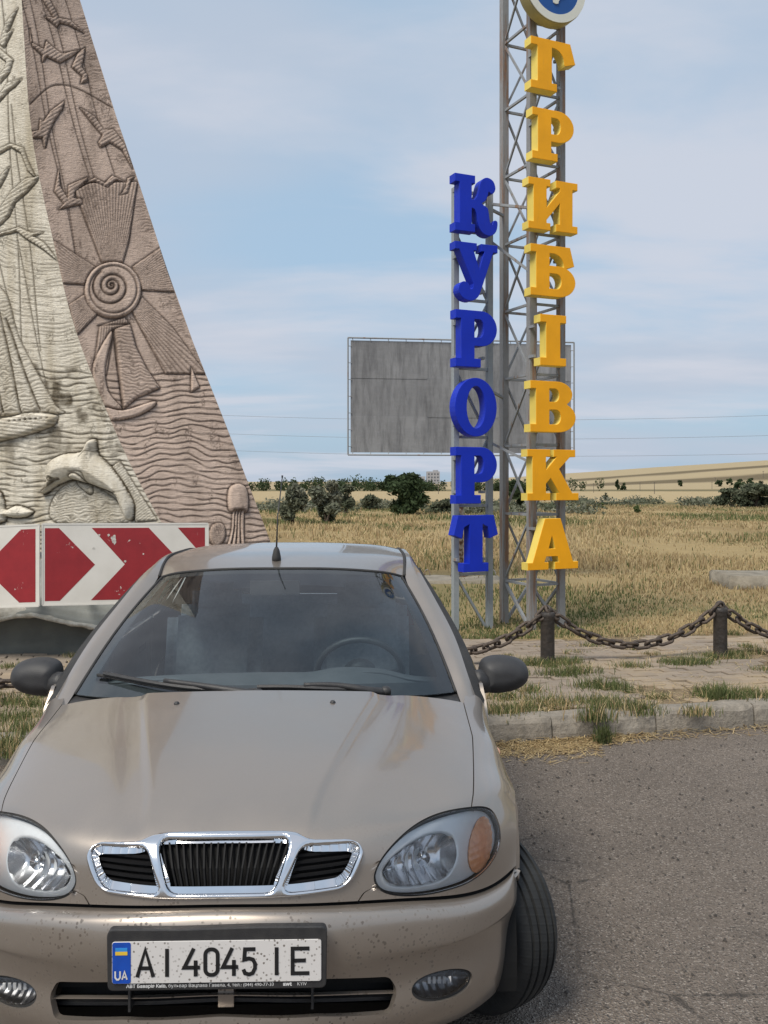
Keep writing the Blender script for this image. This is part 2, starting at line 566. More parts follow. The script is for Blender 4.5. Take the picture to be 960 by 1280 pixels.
s0 = float(np.interp(1.066, KERB[:, 0], L))            # a joint seen here
s = s0 - .765 * 16
while s < L[-1] - .8:
    p, q = kp(s), kp(s + .765)
    d = q - p; ln = np.hypot(*d); d /= ln; nrm = np.array((-d[1], d[0]))
    if p[0] > -8.5:
        bm = bmesh.new(); bmesh.ops.create_grid(bm, x_segments=14, y_segments=1, size=.5)
        bmesh.ops.delete(bm, geom=list(bm.verts), context='VERTS')
        prof = [(0, -.1), (.0, .05), (.008, .125), (.022, .150), (.045, .163), (.10, .166), (.165, .160), (.17, -.1)]
        n = 15; vs = []
        sd = int(s * 10) % 97
        for i in range(n):
            f = i / (n - 1); e = .006 if 0 < i < n - 1 else -.004
            row = []
            for m, (w, z) in enumerate(prof):
                wob = (float(vnoise(f * 6 + sd, m * 1.3, 3)) - .5) * .012
                chip = -.02 * max(0, float(vnoise(f * 5 + sd * 3, 2.2, 8)) - .72) * 3 if 1 < m < 6 else 0
                pp = p + d * (ln * f + (.003 if i == 0 else -.003 if i == n - 1 else 0)) + nrm * (w + wob - (e if m < 3 else 0) + (-chip if m < 4 else 0))
                row.append(bm.verts.new((pp[0], pp[1] - 6, z + wob * .7 + chip)))
            vs.append(row)
        for i in range(n - 1):
            for m in range(len(prof) - 1):
                bm.faces.new((vs[i][m], vs[i + 1][m], vs[i + 1][m + 1], vs[i][m + 1]))
        bm.faces.new(vs[0]); bm.faces.new(list(reversed(vs[-1])))
        me = bpy.data.meshes.new('kerb_stone'); bmesh.ops.recalc_face_normals(bm, faces=bm.faces); bm.to_mesh(me); bm.free()
        me.materials.append(M_KERB)
        o = bpy.data.objects.new('kerb_stone', me); COL.objects.link(o); o.parent = kerb
    s += .765 + .004

# ------------------------------------------------------------------ grass, straw, chippings
def leaf_material(name, cols, rough=.8, trans=.25):
    t = NT(name)
    a = t.attr('tint', 'Color')
    t.set(Base_Color=a, Roughness=rough); t.b.inputs['Specular IOR Level'].default_value = .2
    if trans:
        tr = t.n('ShaderNodeBsdfTranslucent'); t.l(a, tr.inputs['Color'])
        mx = t.n('ShaderNodeMixShader'); mx.inputs[0].default_value = trans
        t.l(t.b.outputs[0], mx.inputs[1]); t.l(tr.outputs[0], mx.inputs[2]); t.l(mx.outputs[0], t.out.inputs['Surface'])
    return t.m
M_BLADE = leaf_material('grass_blade', None)
M_LEAF = leaf_material('tree_leaf', None)

def tint_obj(o, C):
    """one colour per vertex"""
    ca = o.data.color_attributes.new('tint', 'FLOAT_COLOR', 'POINT')
    C4 = np.ones((len(C), 4)); C4[:, :3] = C
    ca.data.foreach_set('color', C4.ravel())

def blades(name, X, Y, Z, H, W, C, lean=.45, label=None, cat='grass'):
    n = len(X)
    az = RNG.uniform(0, 2 * np.pi, n); ln = RNG.normal(0, lean, n) * H
    fa = RNG.uniform(-.9, .9, n)
    wx, wy = np.cos(fa) * W / 2, np.sin(fa) * W / 2
    lx, ly = np.cos(az) * ln, np.sin(az) * ln
    base = np.stack([X, Y, Z - .01], 1)
    a = base + np.stack([-wx, -wy, 0 * X], 1); b = base + np.stack([wx, wy, 0 * X], 1)
    m1 = base + np.stack([lx * .4 - wx * .7, ly * .4 - wy * .7, H * .6], 1); m2 = base + np.stack([lx * .4 + wx * .7, ly * .4 + wy * .7, H * .6], 1)
    tip = base + np.stack([lx, ly, H], 1)
    V = np.stack([a, b, m2, m1, tip], 1).reshape(-1, 3)
    i = np.arange(n)[:, None] * 5
    F3 = np.concatenate([i + np.array([0, 1, 2]), i + np.array([0, 2, 3]), i + np.array([3, 2, 4])])
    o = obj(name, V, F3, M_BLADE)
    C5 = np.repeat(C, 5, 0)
    C5 = C5 * np.tile(np.array([.9, .9, 1, 1, 1.08]), n)[:, None]  # base darker, tip lighter: shading painted into the blade colour
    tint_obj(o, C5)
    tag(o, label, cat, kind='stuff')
    return o

STRAW = np.array([(.50, .385, .21), (.57, .455, .27), (.40, .295, .155), (.46, .365, .20), (.30, .215, .12)])
GREEN = np.array([(.115, .14, .05), (.15, .17, .07), (.09, .115, .045)])
def pick(P, n): return P[RNG.integers(0, len(P), n)] * RNG.uniform(.8, 1.15, (n, 1))
# far to near field grass
n = 210000
Yf = 9.4 + 70 * RNG.uniform(0, 1, n) ** 1.9
Xf = RNG.uniform(-1, 1, n) * (Yf * .60 + 4)
keep = (Yf > walk_end(Xf) + .1)
dens = fbm(Xf * .35, Yf * .25, 61, 4)
keep &= RNG.uniform(0, 1, n) < sstep(.30, .50, dens) * .9 + .06
Xf, Yf = Xf[keep], Yf[keep]; n = len(Xf)
tall = sstep(12.5, 19.0, Yf) * .85 + .15
hn = fbm(Xf * .5, Yf * .4, 71, 3)
Hf = (.035 + .20 * tall * np.clip(hn * 2 - .35, .1, 1.2)) * RNG.uniform(.5, 1.3, n)
Wf = .006 + .00075 * Yf
gm = sstep(.44, .56, fbm(Xf * .16, Yf * .10, 21, 4)) * .62 + .08 + .5 * (1 - sstep(10, 13.5, Yf)) * sstep(.4, .55, fbm(Xf * .8, Yf * .8, 77, 3))
gsel = RNG.uniform(0, 1, n) < gm
Cf = np.where(gsel[:, None], pick(GREEN, n), pick(STRAW, n) * (.72 + .45 * fbm(Xf * .22, Yf * .15, 83, 3))[:, None])
blades('dry_grass', Xf, Yf, terrain_z(Xf, Yf), Hf, Wf, Cf, label='dry straw grass covering the field behind the pavement')

# weeds on the pavement: tufts
def tufts(centres, per, spread, h, w, green, name, label):
    X, Y, H, G = [], [], [], []
    for (x, y, sc_, g) in centres:
        k = int(per * sc_)
        X.append(x + RNG.normal(0, spread * sc_, k)); Y.append(y + RNG.normal(0, spread * .55 * sc_, k))
        H.append(h * sc_ * RNG.uniform(.35, 1.2, k)); G.append(np.full(k, g))
    X, Y, H, G = map(np.concatenate, (X, Y, H, G)); n = len(X)
    C = np.where((RNG.uniform(0, 1, n) < G)[:, None], pick(GREEN, n), pick(STRAW, n))
    blades(name, X, Y, np.full(n, .14), H, np.full(n, w), C, .55, label)
cen = []
for px, py, s_, g in [(640, 890, 1, .75), (665, 885, .9, .6), (700, 845, 1, .9), (745, 860, 1.1, .9), (770, 862, .9, .9), (725, 840, 1, .8), (690, 880, 1, .7), (745, 880, 1, .8), (770, 885, 1.1, .7),
                      (800, 888, .9, .7), (855, 832, 1.0, .9), (870, 830, 1, .9), (840, 830, .8, .8), (905, 870, 1.2, .9), (920, 874, 1, .9), (890, 866, .7, .8), (950, 872, 1, .7), (870, 890, .7, .5),
                      (660, 865, .9, .7), (630, 875, 1, .7), (625, 895, 1, .6), (620, 860, 1, .7), (690, 832, .9, .9), (660, 830, .9, .8), (710, 828, .8, .8), (915, 820, .8, .8), (890, 822, .8, .8), (790, 834, .8, .8),
                      (640, 845, .8, .6), (740, 808, .7, .7), (945, 815, .8, .6), (20, 900, 1, .8), (40, 885, 1, .8), (30, 915, 1.1, .8), (8, 930, 1, .7), (50, 870, .9, .8), (10, 880, 1, .8), (-10, 905, 1, .7), (18, 940, .9, .6), (55, 895, .8, .8)]:
    Yc = (CAMH - .15) * FPX / (py - HOR)
    cen.append(((px - 480) / FPX * Yc, Yc, s_, g))
for k in range(110):
    x = random.uniform(-6, 6); y = kerb_y(x) + .2 + random.random() ** 1.6 * (walk_end(x) - kerb_y(x))
    cen.append((x, y, random.uniform(.3, .8), random.uniform(.4, .9)))
tufts(cen, 260, .095, .10, .006, .8, 'pavement_weeds', 'green weed tufts growing between the paving blocks')
# low straw litter lying flat
n = 9000
Xl = RNG.uniform(-5, 6, n); Yl = kerb_y(Xl) + .2 + RNG.uniform(0, 1, n) ** 1.3 * (walk_end(Xl) - kerb_y(Xl))
k = RNG.uniform(0, 1, n) < sstep(.42, .6, fbm(Xl * .9, Yl * 1.3, 41)); Xl, Yl = Xl[k], Yl[k]
def flat_straw(name, X, Y, Z, ln, w, C, label):
    n = len(X); a = RNG.uniform(0, np.pi, n)
    d = np.stack([np.cos(a), np.sin(a), RNG.normal(0, .12, n)], 1) * (ln * RNG.uniform(.4, 1.2, n))[:, None] / 2
    s = np.stack([-np.sin(a), np.cos(a), 0 * a], 1) * w / 2
    c = np.stack([X, Y, Z], 1)
    V = np.stack([c - d - s, c - d + s, c + d + s, c + d - s], 1).reshape(-1, 3)
    o = obj(name, V, np.arange(4 * n).reshape(-1, 4), M_BLADE); tint_obj(o, np.repeat(C, 4, 0))
    tag(o, label, 'straw', kind='stuff')
flat_straw('straw_litter', Xl, Yl, np.full(len(Xl), .16) + RNG.uniform(-.006, .008, len(Xl)), .09, .005, pick(STRAW, len(Xl)), 'loose dry straw lying over the paving blocks')
n = 2600
Xl = np.where(RNG.uniform(0, 1, n) < .65, RNG.normal(1.15, .28, n), RNG.uniform(.6, 5, n))
off = np.abs(RNG.normal(0, .075, n)) * (1 + 1.0 * (np.abs(Xl - 1.05) < .35)); Yl = kerb_y(Xl) - off - .005
flat_straw('kerbside_straw', Xl, Yl, .006 + .03 * np.exp(-off / .05) * RNG.uniform(0, 1, n), .08, .005, pick(STRAW * np.array((.92, .90, .86)), n), 'golden straw drifted against the foot of the kerb')
# kerb weeds climbing over the kerb
cen = [(float(at(745, 0, 6.2)[0]), 6.18, 1.2, .7), (float(at(800, 0, 6.3)[0]), 6.36, .8, .8), (float(at(905, 0, 6.6)[0]), 6.72, 1.1, .9)]
tufts(cen, 160, .05, .12, .006, .8, 'kerb_weeds', 'ragged green weeds sprouting along the kerb top')
X, Y = np.full(120, cen[0][0] + .02) + RNG.normal(0, .03, 120), np.full(120, 6.08) + RNG.normal(0, .012, 120)
blades('kerb_weed_stems', X, Y, RNG.uniform(0, .08, 120), RNG.uniform(.05, .11, 120), np.full(120, .006), pick(GREEN, 120) * .8, .5, 'dusty weed hanging down the kerb face')

# chippings on the road
M_STONE = simple('chipping_stone', (.075, .065, .058), (.04, .036, .032), 30, .9)
n = 3600
Yc = 2.4 + 3.8 * RNG.uniform(0, 1, n) ** .9; Xc = RNG.uniform(-.2, 3.4, n)
Xc = np.where(RNG.uniform(0, 1, n) < .12, RNG.uniform(-4, -.9, n), Xc)
k = (Yc < kerb_y(Xc) - .03); Xc, Yc = Xc[k], Yc[k]
tet = np.array([(1, 0, -.3), (-.5, .85, -.3), (-.5, -.85, -.3), (0, 0, .75), (.4, .5, .35), (-.6, .1, .4)])
tf = [(0, 1, 4), (0, 4, 3), (4, 1, 3), (1, 5, 3), (1, 2, 5), (2, 0, 3), (5, 2, 3)]
mb = MB(); ch = RNG.uniform(0, 1, len(Xc))
VV = []; FF = []
for i, (x, y) in enumerate(zip(Xc, Yc)):
    s_ = .0026 + .0085 * ch[i] ** 6; a = random.uniform(0, 6.3); c, s2 = math.cos(a) * s_, math.sin(a) * s_
    VV.append(np.stack([x + tet[:, 0] * c - tet[:, 1] * s2, y + tet[:, 0] * s2 + tet[:, 1] * c, .004 + tet[:, 2] * s_ * .9], 1))
    FF += [(a_ + 6 * i, b_ + 6 * i, c_ + 6 * i) for a_, b_, c_ in tf]
o = obj('road_chippings', np.vstack(VV), np.array(FF), M_STONE)
tag(o, 'dark loose stone chippings scattered on the asphalt', 'chippings', kind='stuff')
# ================================================================== TREES, HILLS, FAR THINGS
M_BARK = simple('bark', (.10, .075, .055), (.055, .042, .032), 20, .95, bump=.6)
def tree(name, px, base_py, width_px, top_py, cols, label, group, n=2600, leaf=.09, open_=.25, stems=4, Y=None, blobs=14, cat='bush', low=.05):
    Y = Y or CAMH * FPX / (base_py - HOR)
    x = (px - 480) / FPX * Y; z = float(terrain_z(x, Y))
    k = Y / FPX
    w = width_px * k; h = CAMH + (HOR - top_py) * k - z
    root = empty(name, (x, Y, z)); tag(root, label, cat, group)
    mb = MB()
    rs = np.random.default_rng(int(px * 7 + base_py))
    B = []
    for i in range(blobs):
        f = rs.uniform(low + .12, .86); rad = (1 - abs(f - .45) ** 2 * 1.9)
        a = rs.uniform(0, 6.28); rr = w * .36 * rad * math.sqrt(rs.uniform(.1, 1))
        B.append((rr * math.cos(a), rr * math.sin(a) * .8, f * h, w * rs.uniform(.12, .22), h * rs.uniform(.10, .18)))
    B.append((rs.normal(0, w * .06), 0, h * .86, w * .15, h * .13))
    for i in range(stems):
        b = B[rs.integers(0, len(B))]
        P = smooth_line([(rs.normal(0, .04 * w), rs.normal(0, .04 * w), -.05), (b[0] * .35, b[1] * .35, b[2] * .45), (b[0] * .8, b[1] * .8, b[2] * .95)], 4)
        mb.add(*tube(P, np.linspace(.03 * w, .007 * w, len(P)), 6))
    mb.build('trunk', M_BARK, root, smooth=True)
    bi = rs.integers(0, len(B), n); BB = np.array(B)[bi]
    d = rs.normal(0, 1, (n, 3)); d /= np.linalg.norm(d, axis=1)[:, None]
    r = rs.uniform(0, 1, n) ** .45 * (1 + .25 * rs.normal(0, 1, n) * open_)
    C = BB[:, :3] + d * r[:, None] * np.stack([BB[:, 3], BB[:, 3], BB[:, 4]], 1)
    C[:, 2] = np.clip(C[:, 2], low * h, None)
    u = rs.normal(0, 1, (n, 3)); u /= np.linalg.norm(u, axis=1)[:, None]
    v = np.cross(u, rs.normal(0, 1, (n, 3))); v /= np.linalg.norm(v, axis=1)[:, None]
    s = 1.5 * leaf * rs.uniform(.6, 1.3, n)[:, None]
    V = np.stack([C - u * s, C + v * s * .45, C + u * s, C - v * s * .45], 1).reshape(-1, 3)
    o = obj('crown', V, np.arange(4 * n).reshape(-1, 4), M_LEAF, root)
    cl = np.array(cols)
    ci = cl[rs.integers(0, len(cl), len(B))][bi] * rs.uniform(.8, 1.2, (n, 1))
    tint_obj(o, np.repeat(ci, 4, 0))
    return root
SILV = [(.165, .175, .125), (.20, .205, .155), (.13, .14, .095)]
DARK = [(.045, .068, .030), (.065, .088, .04), (.038, .055, .026)]
GREY = [(.095, .11, .07), (.125, .135, .09), (.08, .095, .06)]
G1 = 'bushes scattered over the field'
tree('bush', 366, 657, 40, 605, SILV, 'silvery open bush next to the brown relief face', G1, 3000, .085, .5)
tree('bush', 408, 655, 52, 600, SILV, 'wider silvery bush with bushy crown left of the dark green one', G1, 3600, .085, .4)
tree('bush', 432, 643, 26, 605, GREY, 'slim grey green bush tucked behind the silvery pair', G1, 1500, .09, .4)
tree('bush', 502, 643, 78, 591, DARK, 'large dark green bush below the far grey building', G1, 6500, .10, .3, blobs=22, low=.0)
tree('bush', 462, 637, 30, 618, GREY, 'low grey scrub bush left of the large dark bush', G1, 1200, .09)
tree('bush', 560, 641, 44, 624, GREY, 'low spreading scrub bush right of the large dark bush', G1, 1600, .09, low=.0)
tree('bush', 592, 640, 30, 622, GREY, 'small scrub bush seen between the two letter frames', G1, 1100, .09, low=.0)
tree('bush', 648, 640, 34, 600, DARK, 'dark bush seen through the yellow letter tower', G1, 2600, .1, low=.0)
tree('bush', 914, 633, 46, 610, GREY, 'grey green willow scrub at the end of the hollow', G1, 2600, .11, low=.0)
tree('bush', 945, 633, 56, 604, GREY, 'taller grey green willow scrub beside the hollow', G1, 3400, .11, low=.0)
tree('bush', 926, 630, 30, 602, DARK, 'darker upright bush rising out of the willow scrub', G1, 1600, .11, low=.0)
tree('bush', 796, 641, 10, 632, [(.09, .12, .045)], 'tiny round green bush alone in the straw field', G1, 400, .06, low=.0)
tree('bush', 752, 636, 11, 629, [(.09, .12, .045)], 'tiny low bush near the yellow letters in the field', G1, 400, .06, low=.0)
tree('bush', 757, 622, 7, 616, GREY, 'small dark bush on the edge of the wheat field', G1, 200, .14, low=.0, Y=110)
G2 = 'trees standing on the hillside'
def hill_base(px, Y): return float(terrain_z((px - 480) / FPX * Y, Y))
for px, Y, wpx, hpx, lab in [(899, 620, 12, 8, 'leftmost round tree of the row on the hillside'), (912, 622, 11, 10, 'second round tree of the row on the hillside'),
                             (925, 618, 11, 9, 'third round tree of the row on the hillside'), (938, 620, 12, 10, 'tall round tree in the row on the hillside'),
                             (951, 621, 8, 6, 'smallest tree at the end of the row on the hillside'), (850, 640, 8, 8, 'lone dark tree on the hillside wheat'),
                             (772, 520, 5, 13, 'thin poplar rising from the foot of the hill'), (779, 522, 7, 9, 'bare spindly tree beside the thin poplar')]:
    z = hill_base(px, Y); bpy_ = HOR + (CAMH - z) * FPX / Y
    tree('hill_tree', px, bpy_, wpx, bpy_ - hpx, DARK, lab, G2, 260, .55, .3, 2, Y=Y, blobs=8, cat='tree', low=.0)
# wood along the far field edge
n = 15000
rs = np.random.default_rng(5)
Xw = np.concatenate([rs.uniform(-75, 62, 130), rs.uniform(60, 105, 12)]); Yw = rs.uniform(415, 450, len(Xw))
hb = rs.uniform(4.0, 8.0, len(Xw)) * (.65 + .6 * fbm(Xw * .05, Xw * 0, 3)); zb = terrain_z(Xw, Yw)
bi = rs.integers(0, len(Xw), n); d = rs.normal(0, 1, (n, 3)); d /= np.linalg.norm(d, axis=1)[:, None]; d *= rs.uniform(0, 1, (n, 1)) ** .4
C = np.stack([Xw[bi] + d[:, 0] * 2.2, Yw[bi] + d[:, 1] * 2, zb[bi] + hb[bi] * (.5 + .5 * d[:, 2])], 1)
u = rs.normal(0, 1, (n, 3)); u /= np.linalg.norm(u, axis=1)[:, None]; v = np.cross(u, rs.normal(0, 1, (n, 3))); v /= np.linalg.norm(v, axis=1)[:, None]
s = .5 * rs.uniform(.6, 1.3, n)[:, None]
o = obj('distant_wood', np.stack([C - u * s, C + v * s * .6, C + u * s, C - v * s * .6], 1).reshape(-1, 3), np.arange(4 * n).reshape(-1, 4), M_LEAF)
tint_obj(o, np.repeat(np.array(DARK)[rs.integers(0, 3, n)] * 1.1, 4, 0))
tag(o, 'dark strip of woodland along the far edge of the wheat', 'woodland', kind='stuff')

# far grey building
M_BLDG = simple('far_concrete', (.34, .34, .35), (.28, .28, .30), .3, .9)
M_WIN = simple('far_window', (.08, .09, .11), None, 1, .4)
Y = 900; k = Y / FPX
bx = (538 - 480) * k; zb = CAMH + (HOR - 603.5) * k
bl = empty('distant_building', (bx, Y, zb - 4)); tag(bl, 'long grey block with a taller end far beyond the fields', 'building')
zz = 4
MB().add(*box((2.5, 0, zz + 5.5), (16 * k, 14, 11))).build('tower_block', M_BLDG, bl)
MB().add(*box((-13.2, 0, zz + 3.1), (20 * k, 14, 6.2))).build('low_wing', M_BLDG, bl)
MB().add(*box((5, 0, zz + 11.7), (5, 6, 1.6))).build('roof_hut', M_BLDG, bl)
MB().add(*box((-5.0, 0, zz - 2), (42, 14, 4.2))).build('plinth', M_BLDG, bl)
for i in range(4):
    for j in range(3):
        MB().add(*box((-1.8 + i * 2.9, -7.02, zz + 2.2 + j * 3.1), (1.5, .1, 1.5))).build('window', M_WIN, bl)
for i in range(5):
    MB().add(*box((-19.5 + i * 2.9, -7.02, zz + 3.4), (1.6, .1, 1.5))).build('window', M_WIN, bl)

# utility poles on the hill, and the wires crossing the view
M_POLE = simple('weathered_pole', (.14, .12, .10), (.09, .08, .07), 3, .9)
M_WIRE = simple('wire', (.22, .23, .25), None, 3, .6)
for px, Y, hpx, lab in [(742, 300, 12, 'pole standing by the yellow letters'), (800, 460, 11, 'pole at the edge of the dark slope'), (818, 230, 15, 'tallest pole on the wheat field'), (890, 560, 9, 'pole below the hillside trees'),
                        (894, 700, 7, 'pole up on the dark ridge'), (953, 560, 10, 'pole at the end of the hillside tree row'), (954, 760, 9, 'pole on top of the hill'), (399, 240, 12, 'pole in the wheat beyond the silvery bushes'), (548, 230, 12, 'pole in the wheat below the billboard')]:
    x = (px - 480) / FPX * Y; z = float(terrain_z(x, Y)); h = hpx * Y / FPX
    r = empty('utility_pole', (x, Y, z)); tag(r, 'thin wooden utility ' + lab, 'pole', 'poles across the fields')
    w = max(.16, .55 * Y / FPX)
    MB().add(*tube([(0, 0, -.3), (0, 0, h)], [w * .55, w * .4], 6)).build('shaft', M_POLE, r)
    MB().add(*box((0, 0, h * .93), (w * 4.5, w * .5, w * .5))).build('crossarm', M_POLE, r)
# pylon line: wires on two lattice poles outside the frame
PY = 95.0
def wire_pts(a, b, sag, n=60):
    a, b = np.array(a, float), np.array(b, float)
    f = np.linspace(0, 1, n)[:, None]
    P = a + (b - a) * f; P[:, 2] -= sag * 4 * (f * (1 - f))[:, 0]
    return P
wl = [(-60, 112, 12.7), (85, 88, 11.2)]
for i, (x, y, h) in enumerate(wl):
    z = float(terrain_z(x, y))
    r = empty('line_pole', (x, y, z)); tag(r, ['concrete power line pole standing off behind the monument', 'concrete power line pole standing off beyond the slab'][i], 'pole', 'power line poles')
    MB().add(*tube([(0, 0, -.4), (0, 0, h + .3 - z)], [.2, .13], 8)).build('shaft', M_POLE, r)
    for hz in (h, h - 2.3, h - 4.4):
        MB().add(*box((0, 0, hz - z), (1.6, .14, .14))).build('crossarm', M_POLE, r)
for i, dz in enumerate((0, -2.3, -4.4)):
    P = wire_pts((wl[0][0], wl[0][1], wl[0][2] + dz), (wl[1][0], wl[1][1], wl[1][2] + dz), 3.3 - .25 * i)
    o = MB().add(*tube(P, .016, 5)).build('power_wire', M_WIRE, None, smooth=True)
    tag(o, ['highest power wire sagging across the sky', 'middle power wire sagging across the sky', 'lowest power wire sagging across the sky'][i], 'wire', 'power line wires')

# low scrub along the field edge
n = 14000; rs = np.random.default_rng(12)
Xc_ = np.concatenate([rs.uniform(-11, 13, 60), rs.uniform(17, 34, 40)]); Yc_ = np.concatenate([rs.uniform(52, 78, 60), rs.uniform(70, 95, 40)])
hb = rs.uniform(.25, .85, len(Xc_)); zb = terrain_z(Xc_, Yc_); bi = rs.integers(0, len(Xc_), n)
d = rs.normal(0, 1, (n, 3)); d /= np.linalg.norm(d, axis=1)[:, None]; d *= rs.uniform(0, 1, (n, 1)) ** .45
C = np.stack([Xc_[bi] + d[:, 0] * 1.3, Yc_[bi] + d[:, 1], zb[bi] + hb[bi] * (.45 + .55 * d[:, 2])], 1)
u = rs.normal(0, 1, (n, 3)); u /= np.linalg.norm(u, axis=1)[:, None]; v = np.cross(u, rs.normal(0, 1, (n, 3))); v /= np.linalg.norm(v, axis=1)[:, None]
s = .11 * rs.uniform(.6, 1.3, n)[:, None]
o = obj('low_scrub', np.stack([C - u * s, C + v * s * .6, C + u * s, C - v * s * .6], 1).reshape(-1, 3), np.arange(4 * n).reshape(-1, 4), M_LEAF)
tint_obj(o, np.repeat(np.array(GREY + SILV)[rs.integers(0, 6, len(Xc_))][bi] * rs.uniform(.8, 1.2, (n, 1)), 4, 0))
tag(o, 'low grey green scrub scattered along the far side of the straw field', 'scrub', kind='stuff')
# ================================================================== RELIEF MONUMENT
E_T = np.array([(-300, 6), (-150, 18), (0, 27), (142, 36), (215, 47), (321, 71), (400, 89), (475, 117), (570, 157), (646, 197), (720, 240), (830, 308)], float)
R_T = np.array([(-300, 8), (-150, 53), (0, 100), (131, 140), (211, 168), (310, 200), (397, 229), (467, 257), (540, 286), (606, 311), (679, 339), (740, 361), (800, 384)], float)
def spl(T, q):
    # gentle smoothing of the measured edge
    y = T[:, 0]; x = T[:, 1]
    f = np.linspace(y[0], y[-1], 400); g = np.interp(f, y, x)
    k = np.ones(31) / 31; gp = np.concatenate([2 * g[0] - g[15:0:-1], g, 2 * g[-1] - g[-2:-17:-1]])
    return np.interp(q, f, np.convolve(gp, k, 'valid'))
def edge_E(z):
    Y = 8.9 + .06 * (z - .15); py = HOR - (z - CAMH) * FPX / Y
    return np.stack([(spl(E_T, py) - 480) / FPX * Y, Y, z], -1)
def edge_R(z):
    Y = 9.55 + .015 * (z - .15); py = HOR - (z - CAMH) * FPX / Y
    return np.stack([(spl(R_T, py) - 480) / FPX * Y, Y, z], -1)
def edge_L(z):
    return np.stack([np.interp(z, [.1, 2, 4, 6.7, 9.2], [-6.9, -6.25, -5.6, -4.85, -4.2]), 10.3 - .05 * z, z], -1)
ZT = 8.7
zrow = np.concatenate([np.linspace(.05, 1.0, 60), np.linspace(1.008, 6.95, 740), np.linspace(7.0, ZT, 30)])

def groove(d, w): return np.exp(-(d / w) ** 2)

class Relief:
    def __init__(s, PX, PY, base_id='relief_wall'):
        s.x, s.y = PX, PY
        s.h = np.zeros(PX.shape); s.st = np.zeros(PX.shape)
        s.id = np.zeros(PX.shape, int); s.names = [base_id]
    def win(s, P, m=4):
        P = np.asarray(P); x0, y0 = P.min(0) - m; x1, y1 = P.max(0) + m
        return (s.x > x0) & (s.x < x1) & (s.y > y0) & (s.y < y1)
    def line(s, P, w=1.1, dep=.016, stain=.8):
        w *= 1.3; stain = min(1, stain * 1.15); P = np.asarray(P, float); k = s.win(P, 3 * w)
        g = groove(seg_dist(s.x[k], s.y[k], P, False), w)
        s.h[k] -= dep * g; s.st[k] = np.maximum(s.st[k], stain * g)
    def figure(s, P, name, raise_=.03, edge=2.5, hatch=None, dome=0.0, keep=.0, outline=.8, base=True, ow=1.0):
        """raised figure; returns window mask and inside distance"""
        P = np.asarray(P, float); k = s.win(P, 5)
        x, y = s.x[k], s.y[k]; d = sdf(x, y, P)
        m = d < 0
        prof = raise_ * np.sqrt(np.clip(1 - (1 - np.clip(-d / edge, 0, 1)) ** 2, 0, 1))
        if dome: prof = prof + dome * np.sqrt(np.clip(-d, 0, None) / max(1e-6, (-d).max()))
        h0 = s.h[k]; s0 = s.st[k]
        hf = h0 * keep + prof; sf = s0 * keep
        if hatch is not None:
            g = hatch(x, y); hf = hf - .007 * g; sf = np.maximum(sf, .6 * g)
        g = groove(d - .8, ow * 1.35)
        h1 = np.where(m, hf, h0 - .014 * g); s1 = np.where(m, sf, np.maximum(s0, outline * g))
        s.h[k] = h1; s.st[k] = s1
        if name:
            s.names.append(name); idk = s.id[k]; idk[m] = len(s.names) - 1; s.id[k] = idk
        return k
def hatch_lines(ax, ay, sp, w=.28, wob=0.0, seed=1):
    def f(x, y):
        q = (x * ax + y * ay + wob * (vnoise(x * .12, y * .12, seed) - .5)) / sp
        return np.exp(-(((q % 1) - .5) / w) ** 2)
    return f
def rays(cx, cy, n, w=.30):
    def f(x, y):
        a = np.arctan2(y - cy, x - cx) / (2 * np.pi) * n
        return np.exp(-(((a % 1) - .5) / w) ** 2)
    return f

def stone_mat(name, c1, c2, dark, dirt):
    t = NT(name)
    a = t.noise(1.3, 6, .6); b = t.noise(11, 6, .7); st = t.attr('stain')
    s2 = t.noise(.9, 4, .6, stretch=(3.5, 3.5, .35))
    c = t.mix(t.rng(a, .35, .65), c1, c2)
    c = t.mix(t.rng(b, .45, .75, 0, .35), c, tuple(x * .72 for x in c2))
    c = t.mix(t.rng(s2, .48, .68, 0, .7), c, dirt)
    c = t.mix(t.rng(t.noise(38, 6, .75), .52, .72, 0, .55), c, dirt)
    f = t.math('MULTIPLY', st, t.rng(b, .25, .6, .7, 1.15), True)
    c = t.mix(f, c, dark)
    t.set(Base_Color=c, Roughness=.88); t.b.inputs['Specular IOR Level'].default_value = .25
    gr = t.noise(55, 6, .75); ht = t.noise(30, 3, .6, stretch=(.35, .35, 4))
    t.bump(t.math('ADD', t.math('ADD', b, gr), t.math('MULTIPLY', ht, 1.2)), .75, .014)
    return t.m
M_PALE = stone_mat('pale_relief_stone', (.80, .75, .65), (.68, .63, .53), (.085, .066, .04), (.38, .32, .22))
M_BROWN = stone_mat('brown_relief_stone', (.58, .455, .375), (.47, .365, .30), (.075, .05, .037), (.30, .23, .185))

mon_o = np.array((-3.6, 9.8, .1))
mon = empty('relief_monument', mon_o)
tag(mon, 'tall tapering stone monument carved with sea and bird reliefs', 'monument')

